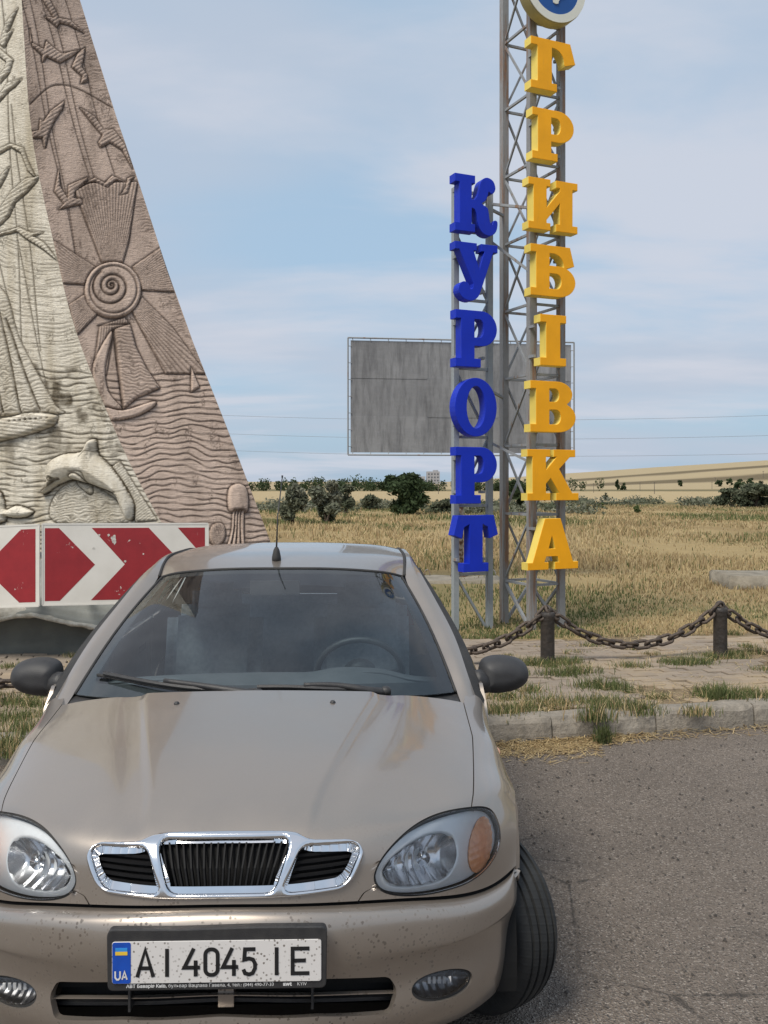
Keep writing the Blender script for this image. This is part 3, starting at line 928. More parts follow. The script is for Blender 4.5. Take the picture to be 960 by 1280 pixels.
def build_face(A, B, svals, art, mat, base_id, sign):
    S, Z = np.meshgrid(svals, zrow)
    a, b = A(Z), B(Z)
    P = a * (1 - S[..., None]) + b * S[..., None]
    PX = 480 + FPX * P[..., 0] / P[..., 1]; PY = HOR - (P[..., 2] - CAMH) * FPX / P[..., 1]
    rl = Relief(PX, PY, base_id); art(rl)
    du = np.gradient(P, axis=1); dv = np.gradient(P, axis=0)
    N = np.cross(du, dv); N /= np.linalg.norm(N, axis=-1)[..., None] + 1e-12
    if N[400, len(svals) // 2, 1] > 0: N = -N
    fade = np.minimum(sstep(0, .012, S), sstep(0, .012, 1 - S))
    rl.h += .010 * (fbm(PX * .45, PY * .45, 91, 2) - .38) + .012 * np.minimum(0, .22 - np.abs(vnoise(PX * .16, PY * .16, 93) - .5)) * 0; rl.st = np.maximum(rl.st, .55 * sstep(.56, .70, fbm(PX * .11, PY * .05, 95, 4)) * sstep(.4, .6, vnoise(PX * .7, PY * .7, 97))); fig = (rl.id > 0); hgt = rl.h * (.15 + .85 * fade) * np.where(fig, .7, .42)
    P2 = P + N * hgt[..., None]
    nu = len(svals); F = grid_faces(nu, len(zrow))
    if sign < 0: F = F[:, ::-1]
    idf = rl.id.ravel()[F].max(1)
    Vall = P2.reshape(-1, 3); st = rl.st.ravel()
    for i, nm in enumerate(rl.names):
        Fi = F[idf == i]
        if len(Fi) == 0: continue
        u, inv = np.unique(Fi, return_inverse=True)
        o = obj(nm, Vall[u], inv.reshape(-1, 4), mat, mon, smooth=True, world=True)
        at_ = o.data.attributes.new('stain', 'FLOAT', 'POINT'); at_.data.foreach_set('value', st[u].astype(np.float32))
    return rl

z1 = lambda P, k=2.743: [(x / k, y / k) for x, y in P]            # measured on enlargements
c3 = lambda P: z1(P, 3.88)
c4 = lambda P: [(x / 3.765, 320 + y / 3.765) for x, y in P]
def feathers(P):
    P = np.asarray(P); return hatch_lines(.5, .86, 4.2, .22)

def sea_lines(x, y, sp, seed):
    q = y / sp; k = np.floor(q)
    h1 = vnoise(k * 7.31 + .5, k * 0 + seed, 51); h2 = vnoise(k * 3.17 + .5, k * 0 + seed, 53)
    wob = np.sin(x * .15 * (.7 + .7 * h1) + 40 * h2) * .16 + (vnoise(x * .07, k * 5.3, 55 + seed) - .5) * .34
    return q, np.clip(q - k + wob, 0, 1), k

def brown_art(r):
    x, y = r.x, r.y
    n1 = vnoise(x * .03, y * .014, 3) - .5; n2 = vnoise(x * .02, y * .03, 5) - .5
    # sea
    sea = sstep(462, 466, y)
    amp = 7 + 8 * sstep(490, 560, y)
    q, fr, k_ = sea_lines(x, y + amp * n1, 7.6, 1)
    wv = np.exp(-((fr - .5) / .105) ** 2) * (.45 + .55 * sstep(.25, .45, vnoise(x * .05 + 9, k_ * 3.7, 11)))
    r.h += sea * (.016 * (1 - wv) + .006 * np.sin(fr * 6.28) - .010)
    r.st = np.maximum(r.st, sea * wv * .95)
    # sky part: stitched cords and edge hatching
    skym = 1 - sea
    for (a, b, c, d) in [(38, 0, 97, 330), (52, 0, 115, 235), (62, 0, 118, 225), (82, 0, 145, 225), (40, 60, 95, 320)]:
        xl = a + (y - b) * (c - a) / (d - b) + 1.5 * np.sin(y * .03)
        k = skym * (y < d + 6)
        g = groove(x - xl, 1.0) * k
        tick = groove(x - xl - 2, 2.2) * np.exp(-((((y / 4.2) % 1) - .5) / .22) ** 2) * k * .8
        r.h -= .012 * g + .008 * tick; r.st = np.maximum(r.st, .7 * g + .5 * tick)
    right = np.interp(y, R_T[:, 0], R_T[:, 1])
    eh = hatch_lines(.12, 1, 4.0, .24, 6)(x, y) * sstep(26, 8, right - x) * skym * sstep(.3, .5, vnoise(x * .08, y * .15, 6))
    left = np.interp(y, E_T[:, 0], E_T[:, 1])
    eh2 = hatch_lines(.5, 1, 3.6, .24, 6)(x, y) * sstep(16, 3, x - left) * skym * sstep(.3, .5, vnoise(x * .08, y * .12, 16))
    r.h -= .008 * (eh + eh2); r.st = np.maximum(r.st, .6 * eh + .45 * eh2)
    r.line(smooth_line([(38, 130), (60, 110), (78, 106), (100, 112), (140, 134)]), 1.0)
    r.h += .012 * (fbm(x * .05, y * .05, 14) - .45) * skym
    # sun rays
    C = (141, 363)
    for P in [z1([(255, 652), (310, 628), (470, 625), (440, 830), (420, 900), (350, 900)]), z1([(180, 822), (330, 918), (290, 975), (210, 970)]),
              z1([(455, 915), (550, 850), (610, 1000), (487, 995)]), z1([(237, 1045), (290, 1010), (335, 1075), (262, 1150)]),
              [(163, 385), (178, 372), (216, 410), (257, 467), (207, 467)]]:
        r.figure(P, 'ray_fan', .024, 1.5, rays(C[0], C[1], 150 if P[0][1] > 240 else 190, .24))
    # sun disc with spiral
    th = np.linspace(0, 2 * np.pi, 50)[:-1]
    k = r.figure(np.stack([C[0] + 35 * np.cos(th), C[1] + 35 * np.sin(th)], 1), 'sun_disc', .05, 3)
    d = np.hypot(x - C[0], y - C[1])
    g = groove(d - 29.5, 1.3); r.h -= .02 * g; r.st = np.maximum(r.st, .7 * g * (d < 34))
    tt = np.linspace(0, 3.5 * 2 * np.pi, 180)
    rr = 1.0 + 24 * (tt / tt[-1]) ** 1.7
    r.line(np.stack([C[0] - 2 + rr * np.cos(tt + 1), C[1] - 6 + 4 * rr / 24 + rr * np.sin(tt + 1) * .98], 1), 1.3, .02, .9)
    # sailing boat
    hb = hatch_lines(-.15, 1, 4.4, .22, 5)
    r.figure(c4([(470, 330), (585, 290), (610, 320), (535, 345), (500, 560), (440, 540)]), 'upper_sail', .02, 1.5, hatch_lines(1, .1, 3.2, .26))
    r.figure(smooth_poly(c4([(530, 350), (455, 470), (438, 560), (475, 690), (575, 722), (510, 640), (495, 520)]), 4), 'jib_sail', .035, 3)
    r.figure(c4([(540, 345), (612, 320), (640, 430), (690, 530), (752, 622), (640, 670), (580, 722), (560, 560)]), 'main_sail', .045, 4, hb)
    r.figure(smooth_poly(c4([(495, 715), (580, 728), (725, 685), (715, 715), (640, 755), (540, 775), (515, 760)]), 4), 'boat_hull', .05, 3)
    r.line(c4([(530, 345), (578, 720)]), 1.3, .02); r.line(c4([(460, 328), (610, 320)]), 1.2, .016)
    r.figure([(239, 460), (249, 484), (239, 490)], 'small_sail', .035, 2)
    # jellyfish and shell
    r.figure(smooth_poly([(286, 612), (297, 605), (308, 612), (309, 638), (298, 641), (286, 637)], 4), 'jellyfish', .05, 4, dome=.03)
    for dx in (-6, -2.5, 1, 4.5):
        r.figure(smooth_poly([(297 + dx, 641), (300 + dx, 641), (299 + dx * 1.2, 665), (297 + dx * 2.0, 690), (294 + dx * 2.0, 690), (296 + dx * 1.1, 664)], 3), 'tentacle', .022, 1.2)
    r.figure(smooth_poly([(268, 655), (279, 656), (281, 672), (271, 684), (263, 676), (262, 664)], 4), 'shell', .04, 3, rays(263, 690, 90))
    # birds
    for P in [c3([(145, 140), (150, 205), (215, 240), (225, 200), (250, 225), (300, 262), (385, 243), (345, 275), (290, 305), (228, 275), (205, 300), (205, 268), (158, 225)]),
              c3([(412, 232), (375, 262), (350, 325), (400, 372), (393, 405), (425, 395), (424, 365), (395, 325), (405, 285)]),
              z1([(275, 370), (325, 400), (355, 445), (390, 445), (430, 500), (455, 578), (420, 515), (378, 488), (345, 505), (338, 488), (352, 465), (310, 415)]),
              c3([(312, 490), (300, 530), (262, 588), (235, 645), (218, 718), (205, 668), (155, 668), (152, 640), (190, 632), (195, 580), (212, 590), (245, 540)]),
              c3([(285, 822), (292, 905), (330, 965), (332, 900), (425, 860), (420, 885), (365, 925), (358, 962), (398, 970), (398, 990), (345, 1000), (285, 1016), (312, 990), (265, 928)]),
              z1([(148, 0), (170, 0), (195, 45), (200, 62), (240, 70), (288, 112), (235, 85), (205, 78), (195, 92), (155, 58), (185, 62)]),
              z1([(290, 628), (325, 610), (360, 628), (385, 603), (425, 622), (395, 618), (368, 642), (325, 622)]),
              z1([(462, 603), (448, 620), (436, 662), (414, 668), (430, 645), (438, 612)])]:
        r.figure(P, 'bird', .028, 2.2, feathers(P))

def pale_art(r):
    x, y = r.x, r.y
    n1 = vnoise(x * .04, y * .06, 23) - .5
    # brushed hatching, bowed
    m = .25 + .75 * sstep(150, 330, y)
    q = (y + .0035 * (x - 60) ** 2 + 5 * n1) / 4.3
    hg = np.exp(-(((q % 1) - .5) / .20) ** 2) * sstep(.36, .56, vnoise(x * .06, np.floor(q) * 2.3, 29))
    sea = sstep(455, 462, y + .25 * (60 - x) * (x < 60))
    qs, fs, ks_ = sea_lines(x, y + 14 * (vnoise(x * .025, y * .02, 33) - .5), 6.6, 3)
    wv = np.exp(-((fs - .5) / .18) ** 2) * (.4 + .6 * sstep(.3, .5, vnoise(x * .05, ks_ * 3.1, 39)))
    r.h += (1 - sea) * (-.010 * hg * m) + sea * (.024 * (1 - wv) - .012)
    r.st = np.maximum(r.st, (1 - sea) * hg * m * .6 + sea * wv * .85)
    r.st = np.maximum(r.st, .85 * sea * sstep(640, 500, y) * sstep(.40, .62, fbm(x * .07, y * .05, 45)))
    for (a, b, c, d) in [(2, 0, 30, 460), (14, 130, 52, 440), (-10, 300, 45, 510), (-20, 350, 20, 520), (20, 300, 64, 505)]:
        xl = a + (y - b) * (c - a) / (d - b) + 1.5 * np.sin(y * .025)
        k = (y > b) * (y < d); g = groove(x - xl, 1.2) * k
        r.h -= .014 * g; r.st = np.maximum(r.st, .75 * g)
    # folds of the big ship's sails and the hull
    r.figure(smooth_poly([(-60, 380), (0, 360), (22, 420), (48, 470), (70, 508), (76, 517), (0, 520), (-60, 522)], 4), 'ship_sail', .05, 12, hatch_lines(.2, 1, 4.6, .22, 8), dome=.03)
    for P in ([(-20, 400), (-2, 470), (6, 515)], [(2, 390), (18, 460), (28, 515)], [(10, 400), (35, 470), (52, 512)]):
        r.line(smooth_line(P), 1.5, .025, .8)
    r.figure(smooth_poly([(-60, 532), (5, 523), (40, 516), (70, 519), (70, 528), (60, 535), (20, 547), (-60, 562)], 5), 'ship_hull', .10, 6, hatch_lines(-.1, 1, 4.5, .2))
    for i in range(8):
        r.line([(16 + i * 6.6, 526.5 - i * .6), (17.4 + i * 6.6, 526.4 - i * .6)], 1.0, .02, 1)
    # splash behind the dolphin and the spray below
    r.figure(smooth_poly([(75, 612), (100, 602), (135, 618), (150, 632), (160, 652), (80, 655), (62, 640)], 4), 'spray', .03, 6, hatch_lines(.1, 1, 3.8, .25, 8))
    r.figure([(138, 585), (150, 577), (170, 610), (196, 650), (170, 652)], 'tail_spray', .03, 3, hatch_lines(.6, .8, 3.0, .25))
    # dolphin
    D = smooth_poly(c4([(200, 1108), (232, 1068), (228, 1010), (245, 965), (300, 935), (360, 928), (398, 915), (425, 868), (455, 870), (462, 930), (505, 975), (550, 1025), (590, 1085), (632, 1165), (628, 1235),
                       (605, 1232), (575, 1170), (550, 1120), (480, 1088), (400, 1060), (350, 1050), (300, 1066), (262, 1085), (218, 1117)]), 5)
    k = r.figure(D, 'dolphin', .07, 5, dome=.16, outline=1.0, ow=1.6)
    r.figure(smooth_poly(c4([(356, 1030), (385, 1020), (415, 1045), (440, 1105), (425, 1118), (385, 1085), (362, 1058)]), 4), 'flipper', .03, 3, keep=1.0, outline=.9)
    r.line(smooth_line(c4([(206, 1108), (235, 1086), (275, 1058), (302, 1046)])), 1.3, .03, 1)
    r.line(c4([(266, 1042), (272, 1043)]), 1.6, .02, 1)
    for P in ([(248, 1046), (262, 1036), (286, 1044)], [(252, 1050), (268, 1054), (284, 1046)]):
        r.line(smooth_line(c4(P)), .9, .012, .8)
    r.line(smooth_line(c4([(400, 940), (425, 915), (458, 920)])), .8, .01, .6)
    r.line(smooth_line(c4([(360, 1010), (420, 1012), (440, 1075), (540, 1110)])), .9, .012, .6)
    r.line(c4([(545, 1110), (605, 1098)]), .8, .01, .5)
    # fish tail
    r.figure(smooth_poly(c4([(0, 1110), (18, 1150), (30, 1195), (80, 1175), (130, 1190), (158, 1205), (120, 1228), (60, 1230), (30, 1225), (20, 1250), (-60, 1250), (-60, 1120)]), 4), 'fish_tail', .07, 6, dome=.04, outline=1.0, ow=1.5)
    # birds
    for P in [c3([(-60, 230), (0, 240), (62, 292), (45, 350), (0, 402), (-10, 372), (24, 335), (34, 302), (0, 274), (-60, 260)]),
              c3([(-40, 500), (0, 458), (40, 402), (104, 384), (70, 420), (40, 442), (0, 488), (-40, 530)]),
              c3([(188, 853), (125, 868), (60, 922), (0, 1012), (-20, 1100), (0, 1092), (42, 1050), (72, 982), (132, 930), (180, 875)]),
              c3([(-30, 1135), (0, 1130), (90, 1103), (148, 1130), (207, 1128), (160, 1146), (215, 1180), (277, 1262), (205, 1205), (120, 1152), (85, 1122), (0, 1142), (-30, 1150)]),
              c3([(-30, 735), (50, 697), (112, 718), (130, 775), (168, 856), (138, 830), (104, 742), (52, 712), (0, 745)]),
              c3([(-20, 880), (45, 810), (30, 850), (0, 905), (-20, 930)]),
              c3([(20, 230), (62, 145), (35, 165), (85, 40), (30, 110), (0, 215)])]:
        r.figure(P, 'bird', .032, 2.4, feathers(P))

build_face(edge_E, edge_R, np.linspace(0, 1, 175), brown_art, M_BROWN, 'brown_relief_face', 1)
# pale face: fine where seen, coarse to the far side
sv = np.concatenate([np.linspace(0, .50, 240), np.linspace(.51, 1, 26)])
build_face(edge_E, edge_L, sv, pale_art, M_PALE, 'pale_relief_face', -1)
# rear face and cap
zc_ = np.linspace(.05, ZT, 12)
Rr, Ll, Ee = edge_R(zc_), edge_L(zc_), edge_E(zc_)
V = np.concatenate([Rr, Ll]); n = len(zc_)
rear = MB().add(V, [(i, n + i, n + i + 1, i + 1) for i in range(n - 1)]).build('rear_face', M_BROWN, mon, world=True)
MB().add([Rr[-1], Ll[-1], Ee[-1]], [(0, 1, 2)]).build('top_cap', M_PALE, mon, world=True)

# sculpted wave at the foot
M_WDARK = simple('wave_dark_concrete', (.085, .09, .082), (.13, .135, .12), 3, .8, bump=.3, bscale=20)
M_WGREY = simple('wave_grey_concrete', (.30, .31, .29), (.20, .21, .20), 4, .85, bump=.3, bscale=30)
M_WWHITE = simple('wave_crest_paint', (.66, .64, .58), (.40, .37, .31), 14, .8, bump=.6, bscale=30)
wx = np.linspace(-4.6, -1.5, 180)
crest = np.interp(wx, [-4.6, -4.2, -3.75, -3.55, -3.42, -3.28, -3.14, -2.96, -2.78, -2.60, -2.3, -1.9, -1.4, -1.0],
                  [.36, .40, .44, .455, .49, .515, .50, .455, .42, .40, .38, .37, .36, .34])
ks = np.ones(9) / 9; crest = np.convolve(np.pad(crest, 4, 'edge'), ks, 'valid'); tap = 1 - sstep(-1.95, -1.5, wx) * .97; crest = .1 + (crest - .1) * tap
wyb = 8.42 - .04 * (wx + 3)                                       # foot line, receding a little
def wave_part(name, prof, mat, wob=0.0):
    V = []
    for dy, fz, dz in prof:
        for i, x in enumerate(wx):
            w = wob * (float(vnoise(x * 16, dy * 30, 4)) - .5)
            V.append((x, wyb[i] + dy + w, crest[i] * fz + dz * (tap[i] if dz > .1 else 1) + w))
    return obj(name, np.array(V), grid_faces(len(wx), len(prof))[:, ::1], mat, mon, smooth=True, world=True)
wave_part('wave_front', [(0, 0, .05), (.015, 0, .14), (.05, .35, .05), (.075, .65, .02), (.05, .9, .0), (-.005, 1.0, -.012)], M_WDARK)
wave_part('wave_crest', [(-.004, 1.0, -.014), (-.03, 1.0, -.004), (-.035, 1.0, .012), (-.01, 1.0, .028), (.03, 1.0, .024), (.045, 1.0, .010)], M_WWHITE, .014)
rows = []
for k in range(40):
    f = k / 39
    rows.append((.04 + .62 * f, 1 - f, f * .95 + .016 + .012 * math.sin(k * 1.35)))
wave_part('wave_swell', rows, M_WGREY)
# rounded pale boulder form behind the crest
th = np.linspace(0, np.pi, 13); ph = np.linspace(0, 2 * np.pi, 25)
V = [(-3.72 + .52 * math.cos(b) * math.sin(a), 8.62 + .18 * math.sin(b) * math.sin(a), .50 + .14 * math.cos(a)) for a in th for b in ph]
obj('wave_hump', np.array(V), grid_faces(25, 13), M_WWHITE, mon, smooth=True, world=True)

# ================================================================== CHEVRON BOARDS
M_SWHITE = simple('sign_white', (.68, .66, .61), (.60, .58, .53), 3, .45, lo=.4, hi=.7)
t = NT('sign_red')
nz = t.noise(7, 6, .65); w = t.noise(30, 5, .7)
c = t.mix(t.rng(nz, .35, .7), (.30, .022, .028), (.24, .018, .024))
c = t.mix(t.rng(t.math('MULTIPLY', t.rng(t.noise(5, 2), .55, .75), t.rng(w, .55, .62)), .35, .5), c, (.60, .57, .52))
t.set(Base_Color=c, Roughness=.4); M_SRED = t.m
M_SFLAKE = simple('flaked_paint', (.62, .60, .55), (.35, .33, .30), 40, .6)
M_GALV = simple('galvanised_steel', (.36, .38, .40), (.28, .30, .31), 6, .5, metal=.4)
M_GRIME = simple('sign_grime', (.045, .042, .038), None, 40, .8)
def chevron_board(name, A, B, H, label, reds, flip=False):
    """A, B lower corners (left, right)"""
    A, B = np.array(A), np.array(B)
    d = B - A; W = np.hypot(d[0], d[1]); rz = math.atan2(d[1], d[0])
    r = empty(name, A, rz); tag(r, label, 'traffic sign', 'chevron boards before the monument')
    tilt = (d[2]) / W
    def sh(V): V = np.array(V, float); V[:, 2] += V[:, 0] * tilt; return V
    bm = bmesh.new(); bmesh.ops.create_cube(bm, size=1); bmesh.ops.scale(bm, vec=(W, .025, H), verts=bm.verts); bmesh.ops.translate(bm, vec=(W / 2, .0125, H / 2), verts=bm.verts)
    bmesh.ops.bevel(bm, geom=list(bm.edges), offset=.004, segments=1, affect='EDGES'); bm.verts.index_update()
    obj('panel', sh([v.co[:] for v in bm.verts]), [tuple(v.index for v in f.verts) for f in bm.faces], M_SWHITE, r); bm.free()
    for P in reds:
        V, F = extrude_outline([P], .0016); V[:, 1] -= .0012
        obj('chevron', sh(V), F, M_SRED, r)
    # raised rim and grime line
    mb = MB(); e = .006
    for p, q in (((0, 0), (W, 0)), ((W, 0), (W, H)), ((W, H), (0, H)), ((0, H), (0, 0))):
        mb.add(*bar((p[0], .004, p[1]), (q[0], .004, q[1]), .014))
    V = np.vstack(mb.V); obj('rim', sh(V), mb.F, M_SWHITE, r)
    for fx in (.2, .8):
        mb = MB(); mb.add(*bar((W * fx, .02, H * .25), (W * fx, .55, H * .12), .045)); mb.add(*bar((W * fx, .02, H * .7), (W * fx, .75, H * .55), .045))
        mb.add(*bar((W * fx, .04, H * .1), (W * fx, .04, H * .9), .04))
        V = np.vstack(mb.V); obj('bracket', sh(V), mb.F, M_GALV, r)
    return r, W
A, B = at(53, 756.5, 8.0), at(260, 752, 8.32)
Wp = math.hypot(*(B - A)[:2]); Hp = .705; k = Wp / 207
u = lambda *P: [(x * k, y) for x, y in P]
m, tI, bI = Hp / 2 - .005, Hp - .035, .035
sign1, _ = chevron_board('chevron_board', A, B, Hp, 'red and white chevron board pointing towards the car, scratched paint', [
    u((3, tI), (20, tI), (64, m), (21, bI), (3, bI)),
    u((60, tI), (131, tI), (174, m), (130, bI), (59, bI), (101, m)),
    u((168, tI), (204, tI), (204, bI), (168, bI), (204 + 4 - .01 - 4, m + .001)) if False else u((168, tI), (203, tI), (203, m + .045))])
u2 = u((170, bI), (203, bI), (203, m - .03))
V, F = extrude_outline([u2], .0016); V[:, 1] -= .0012
o = obj('chevron', V + np.array((0, 0, 1)) * (V[:, :1] * ((B - A)[2] / Wp)), F, M_SRED, sign1)
# flaked patches on the red
rs = np.random.default_rng(3)
for (fx, fz, s_) in [(.42, .82, .030), (.425, .77, .02), (.39, .86, .012), (.335, .86, .010), (.49, .53, .012), (.62, .28, .013), (.30, .70, .012), (.60, .62, .008)]:
    th = np.linspace(0, 2 * np.pi, 13)[:-1]; rr = s_ * rs.uniform(.5, 1.2, 12)
    V, F = extrude_outline([[(fx * Wp + a * math.cos(t_), fz * Hp + 1.1 * a * math.sin(t_)) for a, t_ in zip(rr, th)]], .002); V[:, 1] -= .0022
    V[:, 2] += V[:, 0] * ((B - A)[2] / Wp)
    obj('flaked_paint', V, F, M_SFLAKE, sign1)
A2, B2 = at(-150, 764, 8.12), at(48.5, 757.5, 7.98)
Wq = math.hypot(*(B2 - A2)[:2]); kq = Wq / 198
uq = lambda *P: [(x * kq, y) for x, y in P]
chevron_board('chevron_board', A2, B2, Hp, 'red and white chevron board pointing away from the car', [
    uq((194, tI), (176, tI), (130, m), (174, bI), (194, bI)), uq((136, tI), (65, tI), (22, m), (66, bI), (137, bI), (95, m)), uq((30, tI), (4, tI), (4, m + .05))])
# ================================================================== LETTER TOWER
def paint_rust(name, c, rust=.5):
    t = NT(name)
    pos = t.n('ShaderNodeNewGeometry').outputs['Position']
    a = t.noise(2.2, 6, .65, vec=pos, stretch=(5, 5, .45)); b = t.noise(24, 5, .7, vec=pos)
    col = t.mix(t.rng(b, .4, .7, 0, .5), c, tuple(x * .75 for x in c))
    f = t.math('MULTIPLY', t.rng(a, .60 - .12 * rust, .70 - .1 * rust), t.rng(b, .2, .55, .5, 1))
    col = t.mix(f, col, t.mix(t.rng(b, .4, .6), (.17, .085, .045), (.24, .14, .08)))
    t.set(Base_Color=col, Roughness=.6, Metallic=.15); t.bump(b, .25, .004)
    return t.m
M_STEEL = paint_rust('grey_painted_steel', (.27, .285, .30), .35)
M_STEELB = paint_rust('pale_painted_steel', (.30, .33, .345), .0)
M_STEELR = paint_rust('rusty_steel', (.26, .26, .26), .95)
def paint(name, c, r=.38, dull=.85):
    t = NT(name); pos = t.n('ShaderNodeNewGeometry').outputs['Position']
    a = t.noise(3, 5, .6, vec=pos); b = t.noise(40, 3, .6, vec=pos); d = t.noise(9, 5, .7, vec=pos, stretch=(3, 3, .4))
    col = t.mix(t.rng(a, .3, .7), c, tuple(x * dull for x in c)); col = t.mix(t.rng(d, .60, .78, 0, .35), col, tuple(x * .45 + .03 for x in c))
    t.set(Base_Color=col, Roughness=t.rng(b, .3, .7, r - .08, r + .1)); t.b.inputs['Specular IOR Level'].default_value = .3; t.bump(a, .2, .01)
    return t.m
M_YEL = paint('yellow_letter_paint', (.90, .40, .006), .5)
M_YEL_LIT = paint('yellow_letter_side_sunlit', (.80, .62, .13), .5)  # paler yellow for the returns: sunlit brightness painted into the colour
M_BLU = paint('blue_letter_paint', (.003, .026, .46), .5)
def arcp(*a): return arc(*a)
S_ = {}
S_['Г'] = [[(0, 1), (.92, 1), (1.04, .62), (.80, .55)] + arc(.52, .58, .27, .28, 0, 85, 8) + [(.48, .86), (.48, .14), (.60, .14), (.60, 0), (0, 0), (0, .14), (.14, .14), (.16, .17), (.16, .83), (.14, .86), (0, .86)]]
S_['Р'] = [[(0, 1), (.60, 1)] + arc(.60, .69, .37, .31, 90, -90, 16) + [(.43, .38), (.43, .14), (.58, .14), (.58, 0), (0, 0), (0, .14), (.13, .14), (.13, .86), (0, .86)],
           [(.43, .86), (.56, .86)] + arc(.56, .69, .11, .17, 90, -90, 10) + [(.43, .52)]]
S_['И'] = [[(0, 1), (.50, 1), (.50, .87), (.41, .87), (.41, .42), (.74, .80), (.74, .87), (.65, .87), (.65, 1), (1.15, 1), (1.15, .87), (1.03, .87), (1.03, .13), (1.15, .13), (1.15, 0), (.65, 0), (.65, .13), (.74, .13), (.74, .58), (.41, .20), (.41, .13), (.50, .13), (.50, 0), (0, 0), (0, .13), (.12, .13), (.12, .87), (0, .87)]]
S_['Б'] = [[(0, 1), (.92, 1), (1.02, .64), (.80, .57)] + arc(.52, .60, .27, .26, 0, 85, 8) + [(.43, .86), (.43, .60), (.66, .60)] + arc(.66, .30, .39, .30, 90, -90, 16) + [(0, 0), (0, .14), (.13, .14), (.13, .86), (0, .86)],
           [(.43, .46), (.60, .46)] + arc(.60, .30, .13, .16, 90, -90, 10) + [(.43, .14)]]
S_['І'] = [[(0, 1), (.60, 1), (.60, .86), (.46, .86), (.46, .14), (.60, .14), (.60, 0), (0, 0), (0, .14), (.14, .14), (.14, .86), (0, .86)]]
S_['В'] = [[(0, 1), (.62, 1)] + arc(.62, .755, .36, .245, 90, -50, 14) + arc(.66, .29, .40, .29, 60, -90, 16) + [(0, 0), (0, .14), (.13, .14), (.13, .86), (0, .86)],
           [(.43, .87), (.57, .87)] + arc(.57, .73, .11, .14, 90, -90, 10) + [(.43, .59)], [(.43, .45), (.59, .45)] + arc(.59, .295, .13, .155, 90, -90, 10) + [(.43, .14)]]
S_['К'] = [[(0, 1), (.52, 1), (.52, .87), (.42, .87), (.42, .58), (.70, .87), (.62, .87), (.62, 1), (1.12, 1), (1.12, .87), (1.0, .87), (.73, .62), (1.05, .13), (1.2, .13), (1.2, 0), (.68, 0), (.68, .13), (.76, .13), (.54, .45), (.42, .33), (.42, .13), (.52, .13), (.52, 0), (0, 0), (0, .13), (.12, .13), (.12, .87), (0, .87)]]
S_['А'] = [[(.40, 1), (.76, 1), (1.06, .13), (1.18, .13), (1.18, 0), (.64, 0), (.64, .13), (.74, .13), (.70, .26), (.42, .26), (.37, .13), (.47, .13), (.47, 0), (0, 0), (0, .13), (.11, .13)], [(.47, .40), (.65, .40), (.56, .70)]]
S_['к'] = [[(0, 1), (.46, 1), (.46, .87), (.38, .87), (.38, .57), (.45, .57)] + [tuple(p) for p in smooth_line([(.45, .57), (.53, .66), (.57, .80), (.63, .94), (.76, 1.0), (.90, .95), (.95, .82), (.88, .73), (.79, .76), (.76, .68), (.71, .59), (.62, .52), (.76, .45), (.80, .30), (.83, .18), (.89, .16), (.93, .24), (1.0, .22), (.97, .06), (.84, -.03), (.66, .0), (.56, .12), (.52, .30), (.46, .41), (.38, .43)], 3)][1:] +
            [(.38, .13), (.46, .13), (.46, 0), (0, 0), (0, .13), (.11, .13), (.11, .87), (0, .87)]]
S_['У'] = [[(0, 1), (.50, 1), (.50, .88), (.42, .88), (.57, .52), (.70, .88), (.62, .88), (.62, 1), (1.0, 1), (1.0, .88), (.90, .88)] + [tuple(p) for p in smooth_line([(.90, .88), (.76, .55), (.62, .22), (.54, .06), (.40, -.02), (.22, .0), (.10, .10), (.10, .23), (.20, .30), (.31, .26), (.35, .17), (.42, .20), (.43, .28)], 3)][1:] + [(.10, .88), (0, .88)]]
S_['р'] = S_['Р']
th = np.linspace(0, 2 * np.pi, 41)[:-1]
S_['О'] = [[(.47 + .49 * math.cos(a), .5 + .52 * math.sin(a)) for a in th], [(.47 + .23 * math.cos(a), .5 + .385 * math.sin(a)) for a in th]]
S_['Т'] = [[(.08, 1), (.92, 1), (1.02, .66), (.84, .60), (.79, .80), (.65, .86), (.65, .14), (.79, .14), (.79, 0), (.21, 0), (.21, .14), (.35, .14), (.35, .86), (.21, .80), (.16, .60), (-.02, .66)]]

AL = R(24)
dv_ = np.array((math.cos(AL), math.sin(AL), 0)); nv_ = np.array((math.sin(AL), -math.cos(AL), 0)); ev_ = -nv_
def place_letter(ch, col, side, mid, off, u0, py_bot, hpx, label, group, depth=.13, wsc=1.0):
    L = S_[ch]
    w = max(p[0] for p in L[0])
    fc = mid + nv_ * off
    h = hpx * fc[1] / FPX; z = CAMH + (HOR - py_bot) * fc[1] / FPX
    V, F = extrude_outline([[((x - w / 2) * h * wsc, y * h) for x, y in P] for P in L], depth, .004)
    loc = fc + dv_ * u0; loc = np.array((loc[0], loc[1], z))
    root = empty('letter', loc, AL)
    tag(root, label, 'letter', group)
    # front face and returns are separate parts; yellow returns have sunlight painted in
    me_f, me_s = [], []
    for f in F:
        (me_f if all(V[i][1] < .0045 for i in f) else me_s).append(f)
    for nm, ff, mt in (('face', me_f, col), ('return_side', me_s, side)):
        used = sorted({i for f in ff for i in f}); mp = {i: k for k, i in enumerate(used)}
        obj(nm, V[used], [tuple(mp[i] for i in f) for f in ff], mt, root)
    # two mounting lugs to the frame behind
    for zz in (.2, .8):
        for uu in (-.16, .16):
            MB().add(*bar((uu, depth - .01, h * zz), (uu, depth + .09, h * zz), .03)).build('mounting_lug', M_STEEL, root)
    return root

